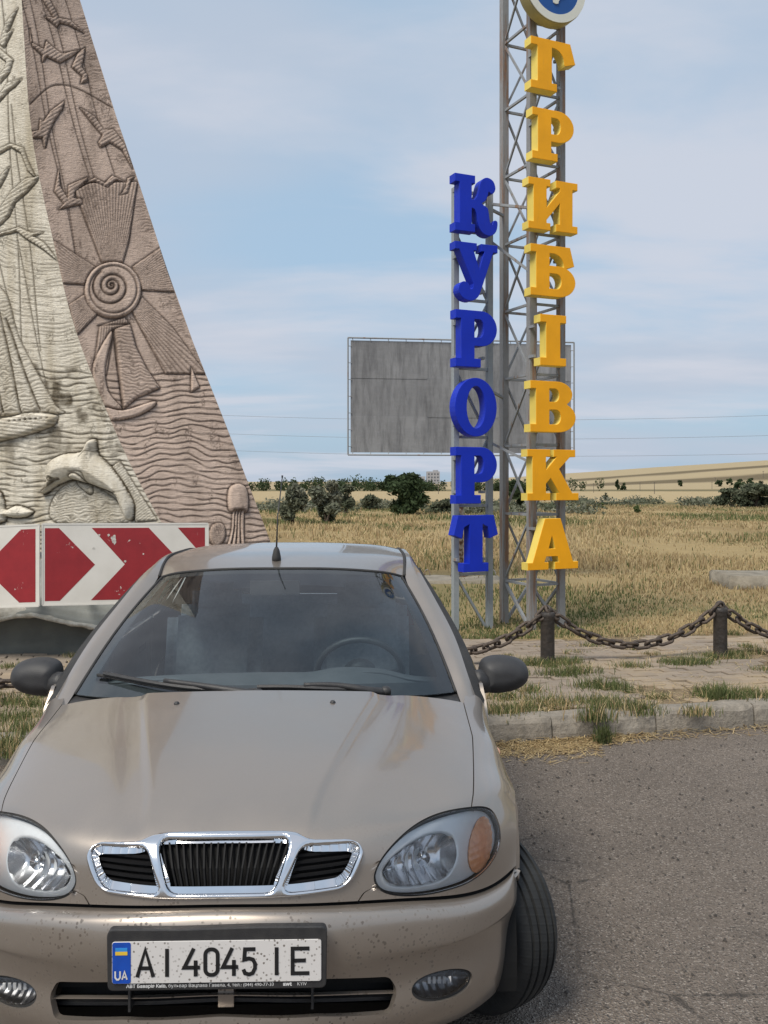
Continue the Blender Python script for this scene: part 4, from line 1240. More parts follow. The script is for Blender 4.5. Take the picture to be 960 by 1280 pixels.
B_ = np.array((1.60, 10.0, 0)); sT, tT = .385, .56
C_ = B_ + dv_ * sT; A_ = B_ + ev_ * tT; D_ = C_ + ev_ * tT
TOPZ = 7.55
g0 = lambda p: float(terrain_z(p[0], p[1])) - .1
tower = empty('letter_tower', ((B_ + D_) / 2) * np.array((1, 1, 0)) + np.array((0, 0, float(terrain_z(B_[0], B_[1])))))
tag(tower, 'tall rusty grey lattice tower carrying the yellow letters', 'tower')
for p, m, w in ((A_, M_STEELR, .076), (B_, M_STEELR, .076), (C_, M_STEELR, .072), (D_, M_STEELR, .072)):
    MB().add(*post(p, g0(p), TOPZ, w, AL)).build('pole', m, tower, world=True)
hz = [.62 + .765 * k for k in range(10)]
for k, z in enumerate(hz):
    for p, q in ((A_, B_), (B_, C_), (C_, D_), (D_, A_)):
        pp, qq = p + np.array((0, 0, z)), q + np.array((0, 0, z))
        MB().add(*bar(pp, qq, .026)).build('horizontal_strut', M_STEEL, tower, world=True)
        if k < len(hz) - 1:
            z2 = hz[k + 1]
            a, b = (p, q) if k % 2 == 0 else (q, p)
            MB().add(*bar(a + np.array((0, 0, z)), b + np.array((0, 0, z2)), .021)).build('diagonal_brace', M_STEEL, tower, world=True)
for p, q in ((A_, B_), (B_, C_), (C_, D_), (D_, A_)):
    MB().add(*bar(p + np.array((0, 0, hz[0])), q + np.array((0, 0, .12)), .03)).build('diagonal_brace', M_STEEL, tower, world=True)
midY = (B_ + C_) / 2
for ch, py, lab in [('Г', 115, 'yellow letter Г at the top of the tower'), ('Р', 202, 'yellow letter Р below the top letter of the tower'), ('И', 289, 'broad yellow letter И with a rising diagonal, on the tower'), ('Б', 371, 'yellow letter Б with flag arm, above the narrow letter'),
                    ('І', 457, 'narrow yellow letter І on the tower'), ('В', 540, 'yellow letter В with two round bowls, on the tower'), ('К', 625, 'yellow letter К just above the lowest tower letter'), ('А', 711, 'yellow letter А lowest on the tower')]:
    place_letter(ch, M_YEL, M_YEL_LIT, midY, .235, -.065, py, 62.5, lab, 'yellow letters on the tower', wsc=1.0)
# emblem disc
ez = CAMH + (HOR + 13) * 9.9 / FPX
ec = midY + nv_ * .24 + dv_ * -.05; ec = np.array((ec[0], ec[1], ez))
em = empty('emblem_disc', ec - np.array((0, 0, .40)), AL); tag(em, 'round blue and white emblem disc above the top yellow letter', 'emblem')
M_EBLUE = paint('emblem_blue', (.016, .085, .30), .4); M_EWHITE = paint('emblem_white', (.66, .66, .58), .45, .94); M_EGOLD = paint('emblem_rim', (.42, .36, .16), .5)
V, F = lathe([(.385, 0), (.392, .01), (.392, .13), (.385, .14)], 64, 'y'); MB().add(V + np.array((0, 0, .40)), F).build('drum', M_EGOLD, em, sharp=40)
def ring(r0, r1, y, n=64):
    V = []; F = []
    for i in range(n):
        a = 2 * math.pi * i / n
        V += [(r0 * math.cos(a), y, .40 + r0 * math.sin(a)), (r1 * math.cos(a), y, .40 + r1 * math.sin(a)), (r0 * math.cos(a), y + .012, .40 + r0 * math.sin(a)), (r1 * math.cos(a), y + .012, .40 + r1 * math.sin(a))]
    for i in range(n):
        j = (i + 1) % n
        F += [(4 * i, 4 * j, 4 * j + 1, 4 * i + 1), (4 * i + 1, 4 * j + 1, 4 * j + 3, 4 * i + 3), (4 * i, 4 * i + 2, 4 * j + 2, 4 * j)]
    return V, F
MB().add(*ring(.30, .385, -.018)).build('white_ring', M_EWHITE, em)
V, F = lathe([(.0, .0), (.302, .0), (.302, .01)], 64, 'y'); MB().add(V + np.array((0, -.010, .40)), F).build('blue_field', M_EBLUE, em)
V, F = extrude_outline([[(0, -.195), (.03, -.185), (.035, -.16), (.06, -.12), (.12, -.09), (.12, .13), (.08, .10), (.07, -.05), (.035, -.06), (.03, .15), (0, .2), (-.03, .15), (-.035, -.06), (-.07, -.05), (-.08, .10), (-.12, .13), (-.12, -.09), (-.06, -.12), (-.035, -.16), (-.03, -.185)]], .01)
MB().add(V + np.array((0, -.021, .40)), F).build('white_device', M_EWHITE, em)
for uu, zz in ((-.13, .3), (.19, .3), (-.13, .55)): MB().add(*bar((uu, .13, zz), (uu, .25, zz), .03)).build('mounting_lug', M_STEEL, em)

# ------------------------------------------------------------------ blue letter frame
BL = np.array((.770, 9.95, 0)); BRp = BL + dv_ * .425
frame = empty('letter_ladder', ((BL + BRp) / 2)[0:3] + np.array((0, 0, float(terrain_z(.9, 10)))))
tag(frame, 'slim pale grey ladder frame carrying the blue letters', 'frame')
topb = CAMH + (HOR - 235) * 9.95 / FPX
for p in (BL, BRp):
    MB().add(*post(p, g0(p), topb, .062, AL)).build('pole', M_STEELB, frame, world=True)
for k in range(7):
    z = .76 + .745 * k - .02
    zz = min(z, topb - .03)
    MB().add(*bar(BL + np.array((0, 0, zz)), BRp + np.array((0, 0, zz)), .03)).build('horizontal_strut', M_STEELB, frame, world=True)
    if k < 6:
        a, b = (BL, BRp) if k % 2 else (BRp, BL)
        MB().add(*bar(a + np.array((0, .012, z)) + ev_ * .02, b + np.array((0, 0, min(z + .745, topb - .05))) + ev_ * .02, .026)).build('diagonal_brace', M_STEELB, frame, world=True)
MB().add(*bar(BL + np.array((0, 0, .74)), BRp + np.array((-.05, 0, .16)), .026)).build('diagonal_brace', M_STEELB, frame, world=True)
# ties across to the tower
for za, zb, q in ((4.80, 4.72, B_), (4.40, 4.02, B_), (2.18, 1.95, B_), (2.75, 2.70, A_), (4.75, 4.78, A_)):
    MB().add(*bar(BRp + np.array((0, 0, za)), q + np.array((0, 0, zb)), .028)).build('tie_bar', M_STEEL, frame, world=True)
midB = (BL + BRp) / 2
for ch, py, lab in [('к', 291, 'blue letter К at the top of the slim frame'), ('У', 375, 'blue letter У with curled tail on the slim frame'), ('р', 459, 'upper of the two blue letters Р, between У and О'),
                    ('О', 544, 'round blue letter О with oval hole on the slim frame'), ('р', 629, 'lower of the two blue letters Р, between О and Т'), ('Т', 714, 'blue letter Т lowest on the slim frame')]:
    place_letter(ch, M_BLU, M_BLU, midB, .225, -.075, py, 69.5, lab, 'blue letters on the slim frame', wsc=.86)

# ================================================================== BILLBOARD
t = NT('bare_tin_sheet')
pos = t.n('ShaderNodeNewGeometry').outputs['Position']; oi = t.n('ShaderNodeObjectInfo')
a = t.noise(1.2, 6, .62, vec=pos, stretch=(1.6, 1.6, .8)); b = t.noise(7, 7, .7, vec=pos, stretch=(.6, .6, 3)); d = t.noise(3.0, 6, .7, vec=pos, stretch=(3, 3, .5))
c = t.mix(t.rng(a, .3, .7), (.33, .33, .335), (.20, .20, .205)); c = t.mix(t.rng(b, .42, .75, 0, .5), c, (.34, .34, .345)); c = t.mix(t.rng(d, .45, .68, 0, .75), c, (.115, .115, .12))
c = t.mix(t.math('MULTIPLY', oi.outputs['Random'], .3), c, (.15, .15, .155))
t.set(Base_Color=c, Roughness=.55, Metallic=.35); t.bump(a, .25, .03); M_TIN = t.m
P0, P1 = at(435, 568.5, 15.9), at(717.5, 562.5, 16.45)
bw = math.hypot(*(P1 - P0)[:2]); brz = math.atan2(P1[1] - P0[1], P1[0] - P0[0])
colx = .56
bx_, by_ = P0[0] + colx * math.cos(brz) * 3.6, P0[1] + .3
bb = empty('billboard', (P0[0], P0[1], 0), brz); tag(bb, 'blank grey tin billboard on a rusty column behind the letters', 'billboard')
z0 = P0[2]; bh = 146.5 * 15.9 / FPX
mb = MB()
for p, q in (((0, z0), (bw, z0)), ((bw, z0), (bw, z0 + bh)), ((bw, z0 + bh), (0, z0 + bh)), ((0, z0 + bh), (0, z0))):
    mb.add(*tube([(p[0], 0, p[1]), (q[0], 0, q[1])], .015, 6))
mb.build('frame', M_STEEL, bb)
xs_ = [.055, .345 * bw, .66 * bw, bw - .055]; zs_ = [.05, .33 * bh, .66 * bh, bh - .05]
for i in range(3):
    for j in range(3):
        x0, x1, a0, a1 = xs_[i], xs_[i + 1], zs_[j], zs_[j + 1]
        MB().add(*box(((x0 + x1) / 2, .02 + .006 * ((i + j) % 2), z0 + (a0 + a1) / 2), (x1 - x0 + .014, .006, a1 - a0 + .014))).build('tin_sheet', M_TIN, bb)
for k in range(26):
    f = (k + .5) / 26
    for zz, s_ in ((z0, 1), (z0 + bh, -1)):
        if k % 2 == 0:
            MB().add(*tube([(bw * f, 0, zz), (bw * f + .01, .012, zz + s_ * .062)], .006, 5)).build('tie', M_STEEL, bb)
for k in range(7):
    f = (k + .5) / 7
    for xx, s_ in ((0, 1), (bw, -1)):
        MB().add(*tube([(xx, 0, z0 + bh * f), (xx + s_ * .065, .012, z0 + bh * f)], .006, 5)).build('tie', M_STEEL, bb)
M_RUSTC = simple('flaking_column', (.42, .37, .33), (.12, .06, .035), 14, .85, lo=.42, hi=.55, bump=.5)
cxl = (578 - 480) / FPX * 15.9; cl = Vector((cxl, 15.98, 0)); ml = Vector(((cxl - P0[0]) / math.cos(brz), .07, 0))
MB().add(*tube([(ml.x, ml.y + .08, -.1), (ml.x, ml.y + .08, z0 + bh * .9)], .075, 10)).build('column', M_RUSTC, bb, smooth=True)
for k in range(6):
    a = k * math.pi / 3; c_, s_ = math.cos(a), math.sin(a)
    p = np.array((ml.x, ml.y + .08, 0))
    V = np.array([p + (c_ * .06, s_ * .06, .0), p + (c_ * .20, s_ * .20, .0), p + (c_ * .06, s_ * .06, .24), p + (c_ * .10, s_ * .10, .24)])
    o_ = np.array((-s_, c_, 0)) * .008
    MB().add(np.vstack([V - o_, V + o_]), [(0, 1, 3, 2), (4, 6, 7, 5), (0, 4, 5, 1), (1, 5, 7, 3), (3, 7, 6, 2), (2, 6, 4, 0)]).build('gusset', paint_rust('rusted_gusset', (.12, .07, .05), 1) if k == 0 else bpy.data.materials['rusted_gusset'], bb)
for zz in (z0 + .3, z0 + bh - .35):
    MB().add(*bar((.1, .08, zz), (bw - .1, .08, zz), .07)).build('rear_rail', M_STEEL, bb)
# concrete pad under it
M_CONC = simple('old_concrete', (.27, .24, .19), (.17, .15, .115), 5, .92, bump=.7, bscale=25)
def rough_block(c, s, seed, nx=14, ny=5):
    bm = bmesh.new(); bmesh.ops.create_cube(bm, size=1)
    bmesh.ops.scale(bm, vec=s, verts=bm.verts)
    bmesh.ops.bevel(bm, geom=list(bm.edges), offset=.025, segments=2, affect='EDGES')
    bmesh.ops.subdivide_edges(bm, edges=[e for e in bm.edges if e.calc_length() > .5], cuts=8, use_grid_fill=True)
    bm.verts.index_update()
    V = np.array([v.co[:] for v in bm.verts]); F = [tuple(v.index for v in f.verts) for f in bm.faces]; bm.free()
    n = vnoise(V[:, 0] * 3 + 50, V[:, 1] * 3 + V[:, 2] * 5 + 50, seed) - .5
    V[:, 2] += n * .03; V[:, 1] += n * .02
    return V + np.array(c), F
tz = float(terrain_z(cxl, 15.9))
V, F = rough_block((0, 0, .03), (1.5, 1.0, .16), 4); pad = obj('concrete_pad', V, F, M_CONC, None, smooth=True)
pad.location = (cxl - .05, 16.0, tz - .05); tag(pad, 'broken concrete footing pad under the rusty billboard column', 'footing')
for k, (dx, dy) in enumerate(((-.62, -.30), (.50, -.32))):
    th = np.linspace(0, np.pi, 9)
    P = [(cxl + dx + .05 * math.cos(a), 16 + dy, tz + .13 + .10 * math.sin(a)) for a in th]
    o = MB().add(*tube(P, .009, 6)).build('lifting_loop', M_STEELR, None, smooth=True)
    tag(o, ['small rusty lifting loop on the footing pad, at the end away from the tower', 'small rusty lifting loop on the footing pad, at the end towards the tower'][k], 'loop', 'lifting loops on the footing pad')
# slab with bar stubs
sx, sy = 5.18, 14.9; sz = float(terrain_z(7, 15.2))
slab = empty('concrete_slab', (7.40, 14.8, sz - .03)); tag(slab, 'long low concrete slab lying in the grass with steel stubs', 'slab')
V, F = rough_block((0, 0, .08), (4.0, 1.0, .36), 9); obj('block', V, F, M_CONC, slab, smooth=True)
for k in range(7):
    x = -1.35 + k * .22 + .03 * math.sin(k * 5); MB().add(*tube([(x, -.35 + .04 * (k % 3), .2), (x + .01, -.35 + .04 * (k % 3), .30 + .02 * (k % 2))], .010, 6)).build('steel_stub', M_STEELR, slab)

# ================================================================== BOLLARDS AND CHAIN
M_IRON = simple('dark_iron_paint', (.030, .027, .025), (.055, .045, .038), 12, .55, bump=.5, bscale=30)
M_CHAIN = simple('rusty_dark_chain', (.055, .043, .035), (.10, .075, .058), 30, .6, metal=.3, bump=.4, bscale=80)
BP = [(-3.35, 6.2), (-1.75, 7.2), (-.2, 7.85), (1.44, 8.10), (3.07, 8.40), (4.70, 8.72)]
blab = ['short black bollard off behind the left door mirror', 'short black bollard before the chevron boards, behind the car', 'short black bollard hidden behind the car roof', 'short black bollard in front of the yellow letter tower', 'short black bollard next along from the tower, clear of the signs', 'short black bollard farthest along the pavement from the car']
bprof = [(.060, -.06), (.062, .0), (.061, .40), (.064, .405), (.064, .425), (.058, .44), (.03, .447), (.0, .449)]
bmV, bmF = lathe(bprof, 20)
post_me = None
for i, (x, y) in enumerate(BP):
    r = empty('bollard', (x, y, .15), .7 * i); tag(r, blab[i], 'bollard', 'bollards along the pavement')
    if post_me is None:
        o = obj('post', bmV, bmF, M_IRON, r, sharp=35); post_me = o.data
        th = np.linspace(0, 2 * np.pi, 17)[:-1]
        o2 = obj('eyelet', *tube([(.034 * math.cos(a), 0, .462 + .034 * math.sin(a)) for a in th], .011, 7, closed=True), M_IRON, r, smooth=True); eye_me = o2.data
    else:
        for nm, me in (('post', post_me), ('eyelet', eye_me)):
            o = bpy.data.objects.new(nm, me); COL.objects.link(o); o.parent = r
# one link
lk = []
for k in range(20):
    a = 2 * math.pi * k / 20; cx0 = .030 if math.cos(a) > 0 else -.030
    lk.append((cx0 + .031 * math.cos(a), .031 * math.sin(a), 0))
LV, LF = tube(lk, .0125, 8, closed=True); LV = LV * 1.22
link_me = new_mesh('link', LV, LF, True); link_me.materials.append(M_CHAIN)
clab = ['rusty chain span running off past the left door mirror', 'rusty chain span before the chevron boards behind the car', 'rusty chain span disappearing behind the car', 'rusty chain span hanging between the two bollards beside the tower', 'rusty chain span leaving the last clear bollard away from the tower']
span = [(0, 1), (1, 2), (2, 3), (3, 4), (4, 5)]
for si, (i, j) in enumerate(span):
    p = np.array((*BP[i], .62)); q = np.array((*BP[j], .62))
    D = np.linalg.norm(q - p); sag = .345 if si != 2 else .36
    f = np.linspace(0, 1, 400); P = p + (q - p) * f[:, None]; P[:, 2] -= sag * (4 * f * (1 - f)) ** .93
    L = np.concatenate([[0], np.cumsum(np.linalg.norm(np.diff(P, axis=0), axis=1))])
    n = int(round(L[-1] / .112)); r = empty('chain', (p + q) / 2 - np.array((0, 0, sag))); tag(r, clab[si], 'chain', 'chain spans between the bollards')
    off = np.array(r.location)
    for k in range(n):
        s0 = L[-1] * k / n; s1 = L[-1] * (k + 1) / n
        a = np.array([np.interp(s0, L, P[:, c]) for c in range(3)]); b = np.array([np.interp(s1, L, P[:, c]) for c in range(3)])
        d = Vector(b - a).normalized()
        o = bpy.data.objects.new('link', link_me); COL.objects.link(o); o.parent = r
        o.location = (a + b) / 2 - off
        qd = d.to_track_quat('X', 'Z')
        o.rotation_mode = 'QUATERNION'
        from mathutils import Quaternion
        o.rotation_quaternion = qd @ Quaternion((1, 0, 0), R(45 + 90 * (k % 2) + random.uniform(-14, 14)))
# ================================================================== CAR
def sp_basis(k, t):
    """cardinal basis of the natural cubic spline through knots k, at t"""
    k = np.asarray(k, float); t = np.asarray(t, float); n = len(k); h = np.diff(k)
    A = np.zeros((n, n)); Bm = np.zeros((n, n)); A[0, 0] = A[-1, -1] = 1
    for i in range(1, n - 1):
        A[i, i - 1] = h[i - 1]; A[i, i] = 2 * (h[i - 1] + h[i]); A[i, i + 1] = h[i]
        Bm[i, i - 1] = 6 / h[i - 1]; Bm[i, i] = -6 / h[i - 1] - 6 / h[i]; Bm[i, i + 1] = 6 / h[i]
    M2 = np.linalg.solve(A, Bm)
    i = np.clip(np.searchsorted(k, t) - 1, 0, n - 2); hh = h[i]
    a = (k[i + 1] - t) / hh; b = (t - k[i]) / hh
    out = ((a ** 3 - a) * hh ** 2 / 6)[:, None] * M2[i] + ((b ** 3 - b) * hh ** 2 / 6)[:, None] * M2[i + 1]
    r = np.arange(len(t)); out[r, i] += a; out[r, i + 1] += b
    return out
def spline(P, n, k=None):
    P = np.asarray(P, float)
    k = np.concatenate([[0], np.cumsum(np.linalg.norm(np.diff(P, axis=0), axis=1))])
    return sp_basis(k, np.linspace(0, k[-1], n)) @ P
class Surf:
    """tensor spline surface through rows (v) of points (u)"""
    def __init__(s, rows, mirror=True):
        P = np.asarray(rows, float)
        if mirror: P = np.concatenate([P[:, :0:-1] * np.array((-1, 1, 1)), P], 1)
        s.P = P
        s.ku = np.concatenate([[0], np.cumsum(np.linalg.norm(np.diff(P, axis=1), axis=2).mean(0))])
        s.kv = np.concatenate([[0], np.cumsum(np.linalg.norm(np.diff(P, axis=0), axis=2).mean(1))])
        if mirror: s.ku = s.ku - s.ku[len(s.ku) // 2]
    def at(s, u, v):
        u = np.asarray(u, float); v = np.asarray(v, float); sh = u.shape
        Bu = sp_basis(s.ku, u.ravel()); Bv = sp_basis(s.kv, v.ravel())
        return np.einsum('ki,kj,ijc->kc', Bv, Bu, s.P).reshape(sh + (3,))
    def normal(s, u, v, e=1e-3):
        a = s.at(np.clip(u + e, s.ku[0], s.ku[-1]), v) - s.at(np.clip(u - e, s.ku[0], s.ku[-1]), v)
        b = s.at(u, np.clip(v + e, s.kv[0], s.kv[-1])) - s.at(u, np.clip(v - e, s.kv[0], s.kv[-1]))
        n = np.cross(a, b); return n / (np.linalg.norm(n, axis=-1)[..., None] + 1e-12)
    def solve(s, A, B, axes, u, v, it=8):
        """u,v where the surface has the given coordinates on two axes"""
        u, v = np.array(u, float), np.array(v, float); e = 1e-4; i, j = axes
        for _ in range(it):
            p = s.at(u, v); pu = (s.at(u + e, v) - p) / e; pv = (s.at(u, v + e) - p) / e
            ra, rb = A - p[..., i], B - p[..., j]
            det = pu[..., i] * pv[..., j] - pu[..., j] * pv[..., i]; det = np.where(np.abs(det) < 1e-6, 1e-6, det)
            du = (ra * pv[..., j] - rb * pv[..., i]) / det; dv = (rb * pu[..., i] - ra * pu[..., j]) / det
            m = .06; u = np.clip(u + np.clip(du, -m, m), s.ku[0], s.ku[-1]); v = np.clip(v + np.clip(dv, -m, m), s.kv[0], s.kv[-1])
        return u, v
def near_on(P, X, Y):
    P = np.asarray(P, float); Q = np.roll(P, -1, 0); best = np.full(X.shape, 1e9); bx = X.copy(); by = Y.copy()
    for (ax, ay), (qx, qy) in zip(P, Q):
        vx, vy = qx - ax, qy - ay; t = np.clip(((X - ax) * vx + (Y - ay) * vy) / (vx * vx + vy * vy + 1e-15), 0, 1)
        cx_, cy_ = ax + t * vx, ay + t * vy; d = (X - cx_) ** 2 + (Y - cy_) ** 2
        k = d < best; best = np.where(k, d, best); bx = np.where(k, cx_, bx); by = np.where(k, cy_, by)
    return bx, by
def clean(V, F):
    used = np.unique(F); mp = np.full(len(V), -1); mp[used] = np.arange(len(used))
    return V[used], mp[F]
def vnorm(V, F):
    n = np.cross(V[F[:, 2]] - V[F[:, 0]], V[F[:, 3]] - V[F[:, 1]]); N = np.zeros_like(V)
    for k in range(4): np.add.at(N, F[:, k], n)
    return N / (np.linalg.norm(N, axis=1)[:, None] + 1e-12)
def flange(V, F, depth):
    """turn the open border inwards, with its own vertices so that the edge stays crisp"""
    N = vnorm(V, F)
    E = np.concatenate([F[:, [0, 1]], F[:, [1, 2]], F[:, [2, 3]], F[:, [3, 0]]])
    key = np.sort(E, 1); _, idx, cnt = np.unique(key, axis=0, return_index=True, return_counts=True)
    B = E[idx[cnt == 1]]
    ub, inv = np.unique(B, return_inverse=True); inv = inv.reshape(-1, 2)
    n0 = len(V); m = len(ub)
    V2 = np.vstack([V, V[ub], V[ub] - N[ub] * depth])
    F2 = np.stack([n0 + inv[:, 1], n0 + inv[:, 0], n0 + m + inv[:, 0], n0 + m + inv[:, 1]], 1)
    return V2, np.vstack([F, F2])
def panel(sf, U, Vv, holes=(), depth=.012, out=(0, 0, 1), disp=None, off=0.0, keep_in=None):
    """grid of params -> panel with holes (polygon, axes, side test) cut out, border turned in"""
    nv, nu = U.shape; F = grid_faces(nu, nv)
    U = U.copy(); Vv = Vv.copy(); P = sf.at(U, Vv)
    keepq = np.ones(len(F), bool)
    for poly, ax, cond in holes:
        a, b = P[..., ax[0]].ravel(), P[..., ax[1]].ravel(); d = sdf(a, b, poly)
        ok = np.ones(a.shape, bool) if cond is None else cond(P.reshape(-1, 3))
        d = np.where(ok, d, 1.0)
        qc = d[F].mean(1) > 0
        vk = np.zeros(nu * nv, bool); vd = np.zeros(nu * nv, bool); vk[F[qc].ravel()] = True; vd[F[~qc].ravel()] = True
        bd = np.where(vk & vd & ok)[0]
        if len(bd):
            tx, ty = near_on(poly, a[bd], b[bd])
            u_, v_ = sf.solve(tx, ty, ax, U.ravel()[bd], Vv.ravel()[bd])
            Uf, Vf = U.ravel(), Vv.ravel(); Uf[bd] = u_; Vf[bd] = v_; U = Uf.reshape(nv, nu); Vv = Vf.reshape(nv, nu)
            P = sf.at(U, Vv)
        keepq &= qc
    Q = P.reshape(-1, 3); F = F[keepq]
    if disp is not None: Q = disp(Q)
    c = F[len(F) // 2]; n = np.cross(Q[c[2]] - Q[c[0]], Q[c[3]] - Q[c[1]])
    if n @ np.asarray(out) < 0: F = F[:, ::-1]
    Q, F = clean(Q, F)
    if off: Q = Q + vnorm(Q, F) * off
    if depth: Q, F = flange(Q, F, depth)
    return Q, F
def domain(poly, holes, cell):
    """flat grid filling a polygon; border vertices on the outline; returns xz, faces, inside distance"""
    poly = np.asarray(poly, float); x0, z0 = poly.min(0) - cell; x1, z1 = poly.max(0) + cell
    nu, nv = int((x1 - x0) / cell) + 2, int((z1 - z0) / cell) + 2
    X, Z = np.meshgrid(np.linspace(x0, x1, nu), np.linspace(z0, z1, nv)); X = X.ravel(); Z = Z.ravel(); F = grid_faces(nu, nv)
    keep = np.ones(len(F), bool)
    for k, P in enumerate([poly] + [np.asarray(h, float) for h in holes]):
        d = sdf(X, Z, P) * (-1 if k == 0 else 1); q = d[F].mean(1) > 0
        vk = np.zeros(len(X), bool); vd = np.zeros(len(X), bool); vk[F[q].ravel()] = True; vd[F[~q].ravel()] = True
        b = np.where(vk & vd)[0]; X[b], Z[b] = near_on(P, X[b], Z[b]); keep &= q
    V, F = clean(np.stack([X, Z], 1), F[keep])
    D = np.min([np.abs(seg_dist(V[:, 0], V[:, 1], P, True)) for P in [poly] + list(holes)], 0)
    return V, F, D
def mirror_mesh(V, F):
    V = np.asarray(V, float) * np.array((-1, 1, 1)); return V, np.asarray(F)[:, ::-1] if isinstance(F, np.ndarray) else [tuple(reversed(f)) for f in F]
def grow(P, d):
    P = np.asarray(P, float); a = np.roll(P, 1, 0); b = np.roll(P, -1, 0); t = b - a; t /= np.linalg.norm(t, axis=1)[:, None] + 1e-12
    n = np.stack([t[:, 1], -t[:, 0]], 1); area = np.sum(P[:, 0] * b[:, 1] - b[:, 0] * P[:, 1])
    return P + n * d * (1 if area > 0 else -1)
def rrect(x0, x1, z0, z1, r, n=5):
    r = min(r, (x1 - x0) / 2.01, (z1 - z0) / 2.01)
    return np.array(arc(x1 - r, z1 - r, r, r, 90, 0, n) + arc(x1 - r, z0 + r, r, r, 0, -90, n) + arc(x0 + r, z0 + r, r, r, -90, -180, n) + arc(x0 + r, z1 - r, r, r, 180, 90, n))
def round_corners(P, r, n=4):
    P = [np.array(p, float) for p in P]; out = []; m = len(P)
    for i in range(m):
        p, a, b = P[i], P[i - 1], P[(i + 1) % m]; da = a - p; db = b - p; la, lb = np.linalg.norm(da), np.linalg.norm(db)
        q = min(r, la * .45, lb * .45); s_, e_ = p + da / la * q, p + db / lb * q
        for k in range(n + 1):
            t = k / n; out.append((1 - t) ** 2 * s_ + 2 * t * (1 - t) * p + t * t * e_)
    return np.array(out)

# ---- materials
def car_paint():
    t = NT('champagne_metallic_paint')
    ob = t.tc.outputs['Object']; sp = t.n('ShaderNodeSeparateXYZ'); t.l(ob, sp.inputs[0])
    fl = t.noise(900, 2, .5)
    c = t.mix(t.rng(fl, .3, .7), (.368, .322, .280), (.318, .278, .242))
    # insect and tar specks on the parts that meet the wind
    v1 = t.voro(70, 'F1'); v2 = t.voro(31, 'F1'); d1 = t.noise(190, 3, .7)
    m = t.rng(sp.outputs['Y'], .06, .30, 1, 0); m2 = t.rng(sp.outputs['Z'], .56, .80, 1, 0.05); m3 = t.math('MULTIPLY', m, m2); clump = t.rng(t.noise(7, 3), .42, .60)
    w = t.math('ADD', v1, t.math('MULTIPLY', d1, .25))
    s1 = t.rng(w, .36, .42, 1, 0); s2 = t.rng(t.math('ADD', v2, t.math('MULTIPLY', d1, .3)), .27, .31, 1, 0)
    f = t.math('MULTIPLY', t.math('MAXIMUM', t.math('MULTIPLY', s1, clump), s2), m3)
    dust = t.rng(t.noise(3.5, 5, .65), .40, .75, 0, .20)
    c = t.mix(dust, c, (.36, .31, .25)); c = t.mix(t.math('MULTIPLY', f, .85), c, (.045, .033, .025))
    t.set(Base_Color=c, Roughness=t.rng(t.noise(6, 4), .3, .7, .30, .40), Metallic=t.math('SUBTRACT', .72, t.math('MULTIPLY', f, .7)))
    t.b.inputs['Coat Weight'].default_value = .9; t.put(t.b.inputs['Coat Roughness'], t.rng(t.noise(5, 5, .6), .35, .7, .03, .10)); t.b.inputs['Coat IOR'].default_value = 1.5
    return t.m
M_PAINT = car_paint()
M_BLACKP = simple('black_plastic', (.022, .022, .024), (.035, .034, .034), 30, .5, bump=.15, bscale=300)
M_GREYP = simple('grey_mirror_plastic', (.026, .026, .028), (.038, .038, .039), 12, .58, bump=.12, bscale=300)
M_RUBBER = simple('rubber', (.018, .018, .019), (.03, .029, .028), 20, .75, bump=.2, bscale=200)
M_VOID = simple('dark_recess', (.008, .008, .008), None, 5, .9)
M_CHROME = simple('chrome', (.80, .81, .83), (.74, .75, .77), 10, .10, metal=1.0)
M_SILVER = simple('reflector_silver', (.72, .73, .75), (.60, .61, .63), 25, .22, metal=1.0)
M_CABIN = simple('cabin_grey', (.075, .078, .082), (.10, .10, .105), 6, .8)
M_SEAT = simple('seat_fabric', (.30, .305, .315), (.22, .225, .23), 40, .9)
M_REDC = simple('red_cloth', (.35, .04, .045), (.25, .03, .035), 20, .9)
def glass(name, tint, ior=1.65, rough=.0, flutes=False):
    t = NT(name); t.t.nodes.remove(t.b)
    tr = t.n('ShaderNodeBsdfTransparent'); tr.inputs[0].default_value = (*tint, 1)
    gl = t.n('ShaderNodeBsdfGlossy'); gl.inputs['Roughness'].default_value = rough; gl.inputs[0].default_value = (1, 1, 1, 1)
    fr = t.n('ShaderNodeFresnel'); fr.inputs[0].default_value = ior
    mx = t.n('ShaderNodeMixShader'); t.l(fr.outputs[0], mx.inputs[0]); t.l(tr.outputs[0], mx.inputs[1]); t.l(gl.outputs[0], mx.inputs[2]); t.l(mx.outputs[0], t.out.inputs['Surface'])
    if flutes:
        sp = t.n('ShaderNodeSeparateXYZ'); t.l(t.tc.outputs['Object'], sp.inputs[0]); w = t.math('SINE', t.math('MULTIPLY', sp.outputs['X'], 1300))
        bp = t.n('ShaderNodeBump'); bp.inputs['Strength'].default_value = .25; bp.inputs['Distance'].default_value = .002; t.l(w, bp.inputs['Height']); t.l(bp.outputs[0], gl.inputs['Normal'])
    else:
        # film of dust on the pane
        df = t.n('ShaderNodeBsdfDiffuse'); df.inputs[0].default_value = (.34, .36, .38, 1)
        m2 = t.n('ShaderNodeMixShader'); t.l(t.rng(t.noise(2.2, 5, .6, stretch=(2, 2, .8)), .40, .75, .0, .05), m2.inputs[0]); t.l(mx.outputs[0], m2.inputs[1]); t.l(df.outputs[0], m2.inputs[2]); t.l(m2.outputs[0], t.out.inputs['Surface'])
    return t.m
M_GLASS = glass('window_glass', (.80, .92, .97), 1.68)
M_LENS = glass('lamp_lens', (.93, .94, .95), 1.5, .04, True)
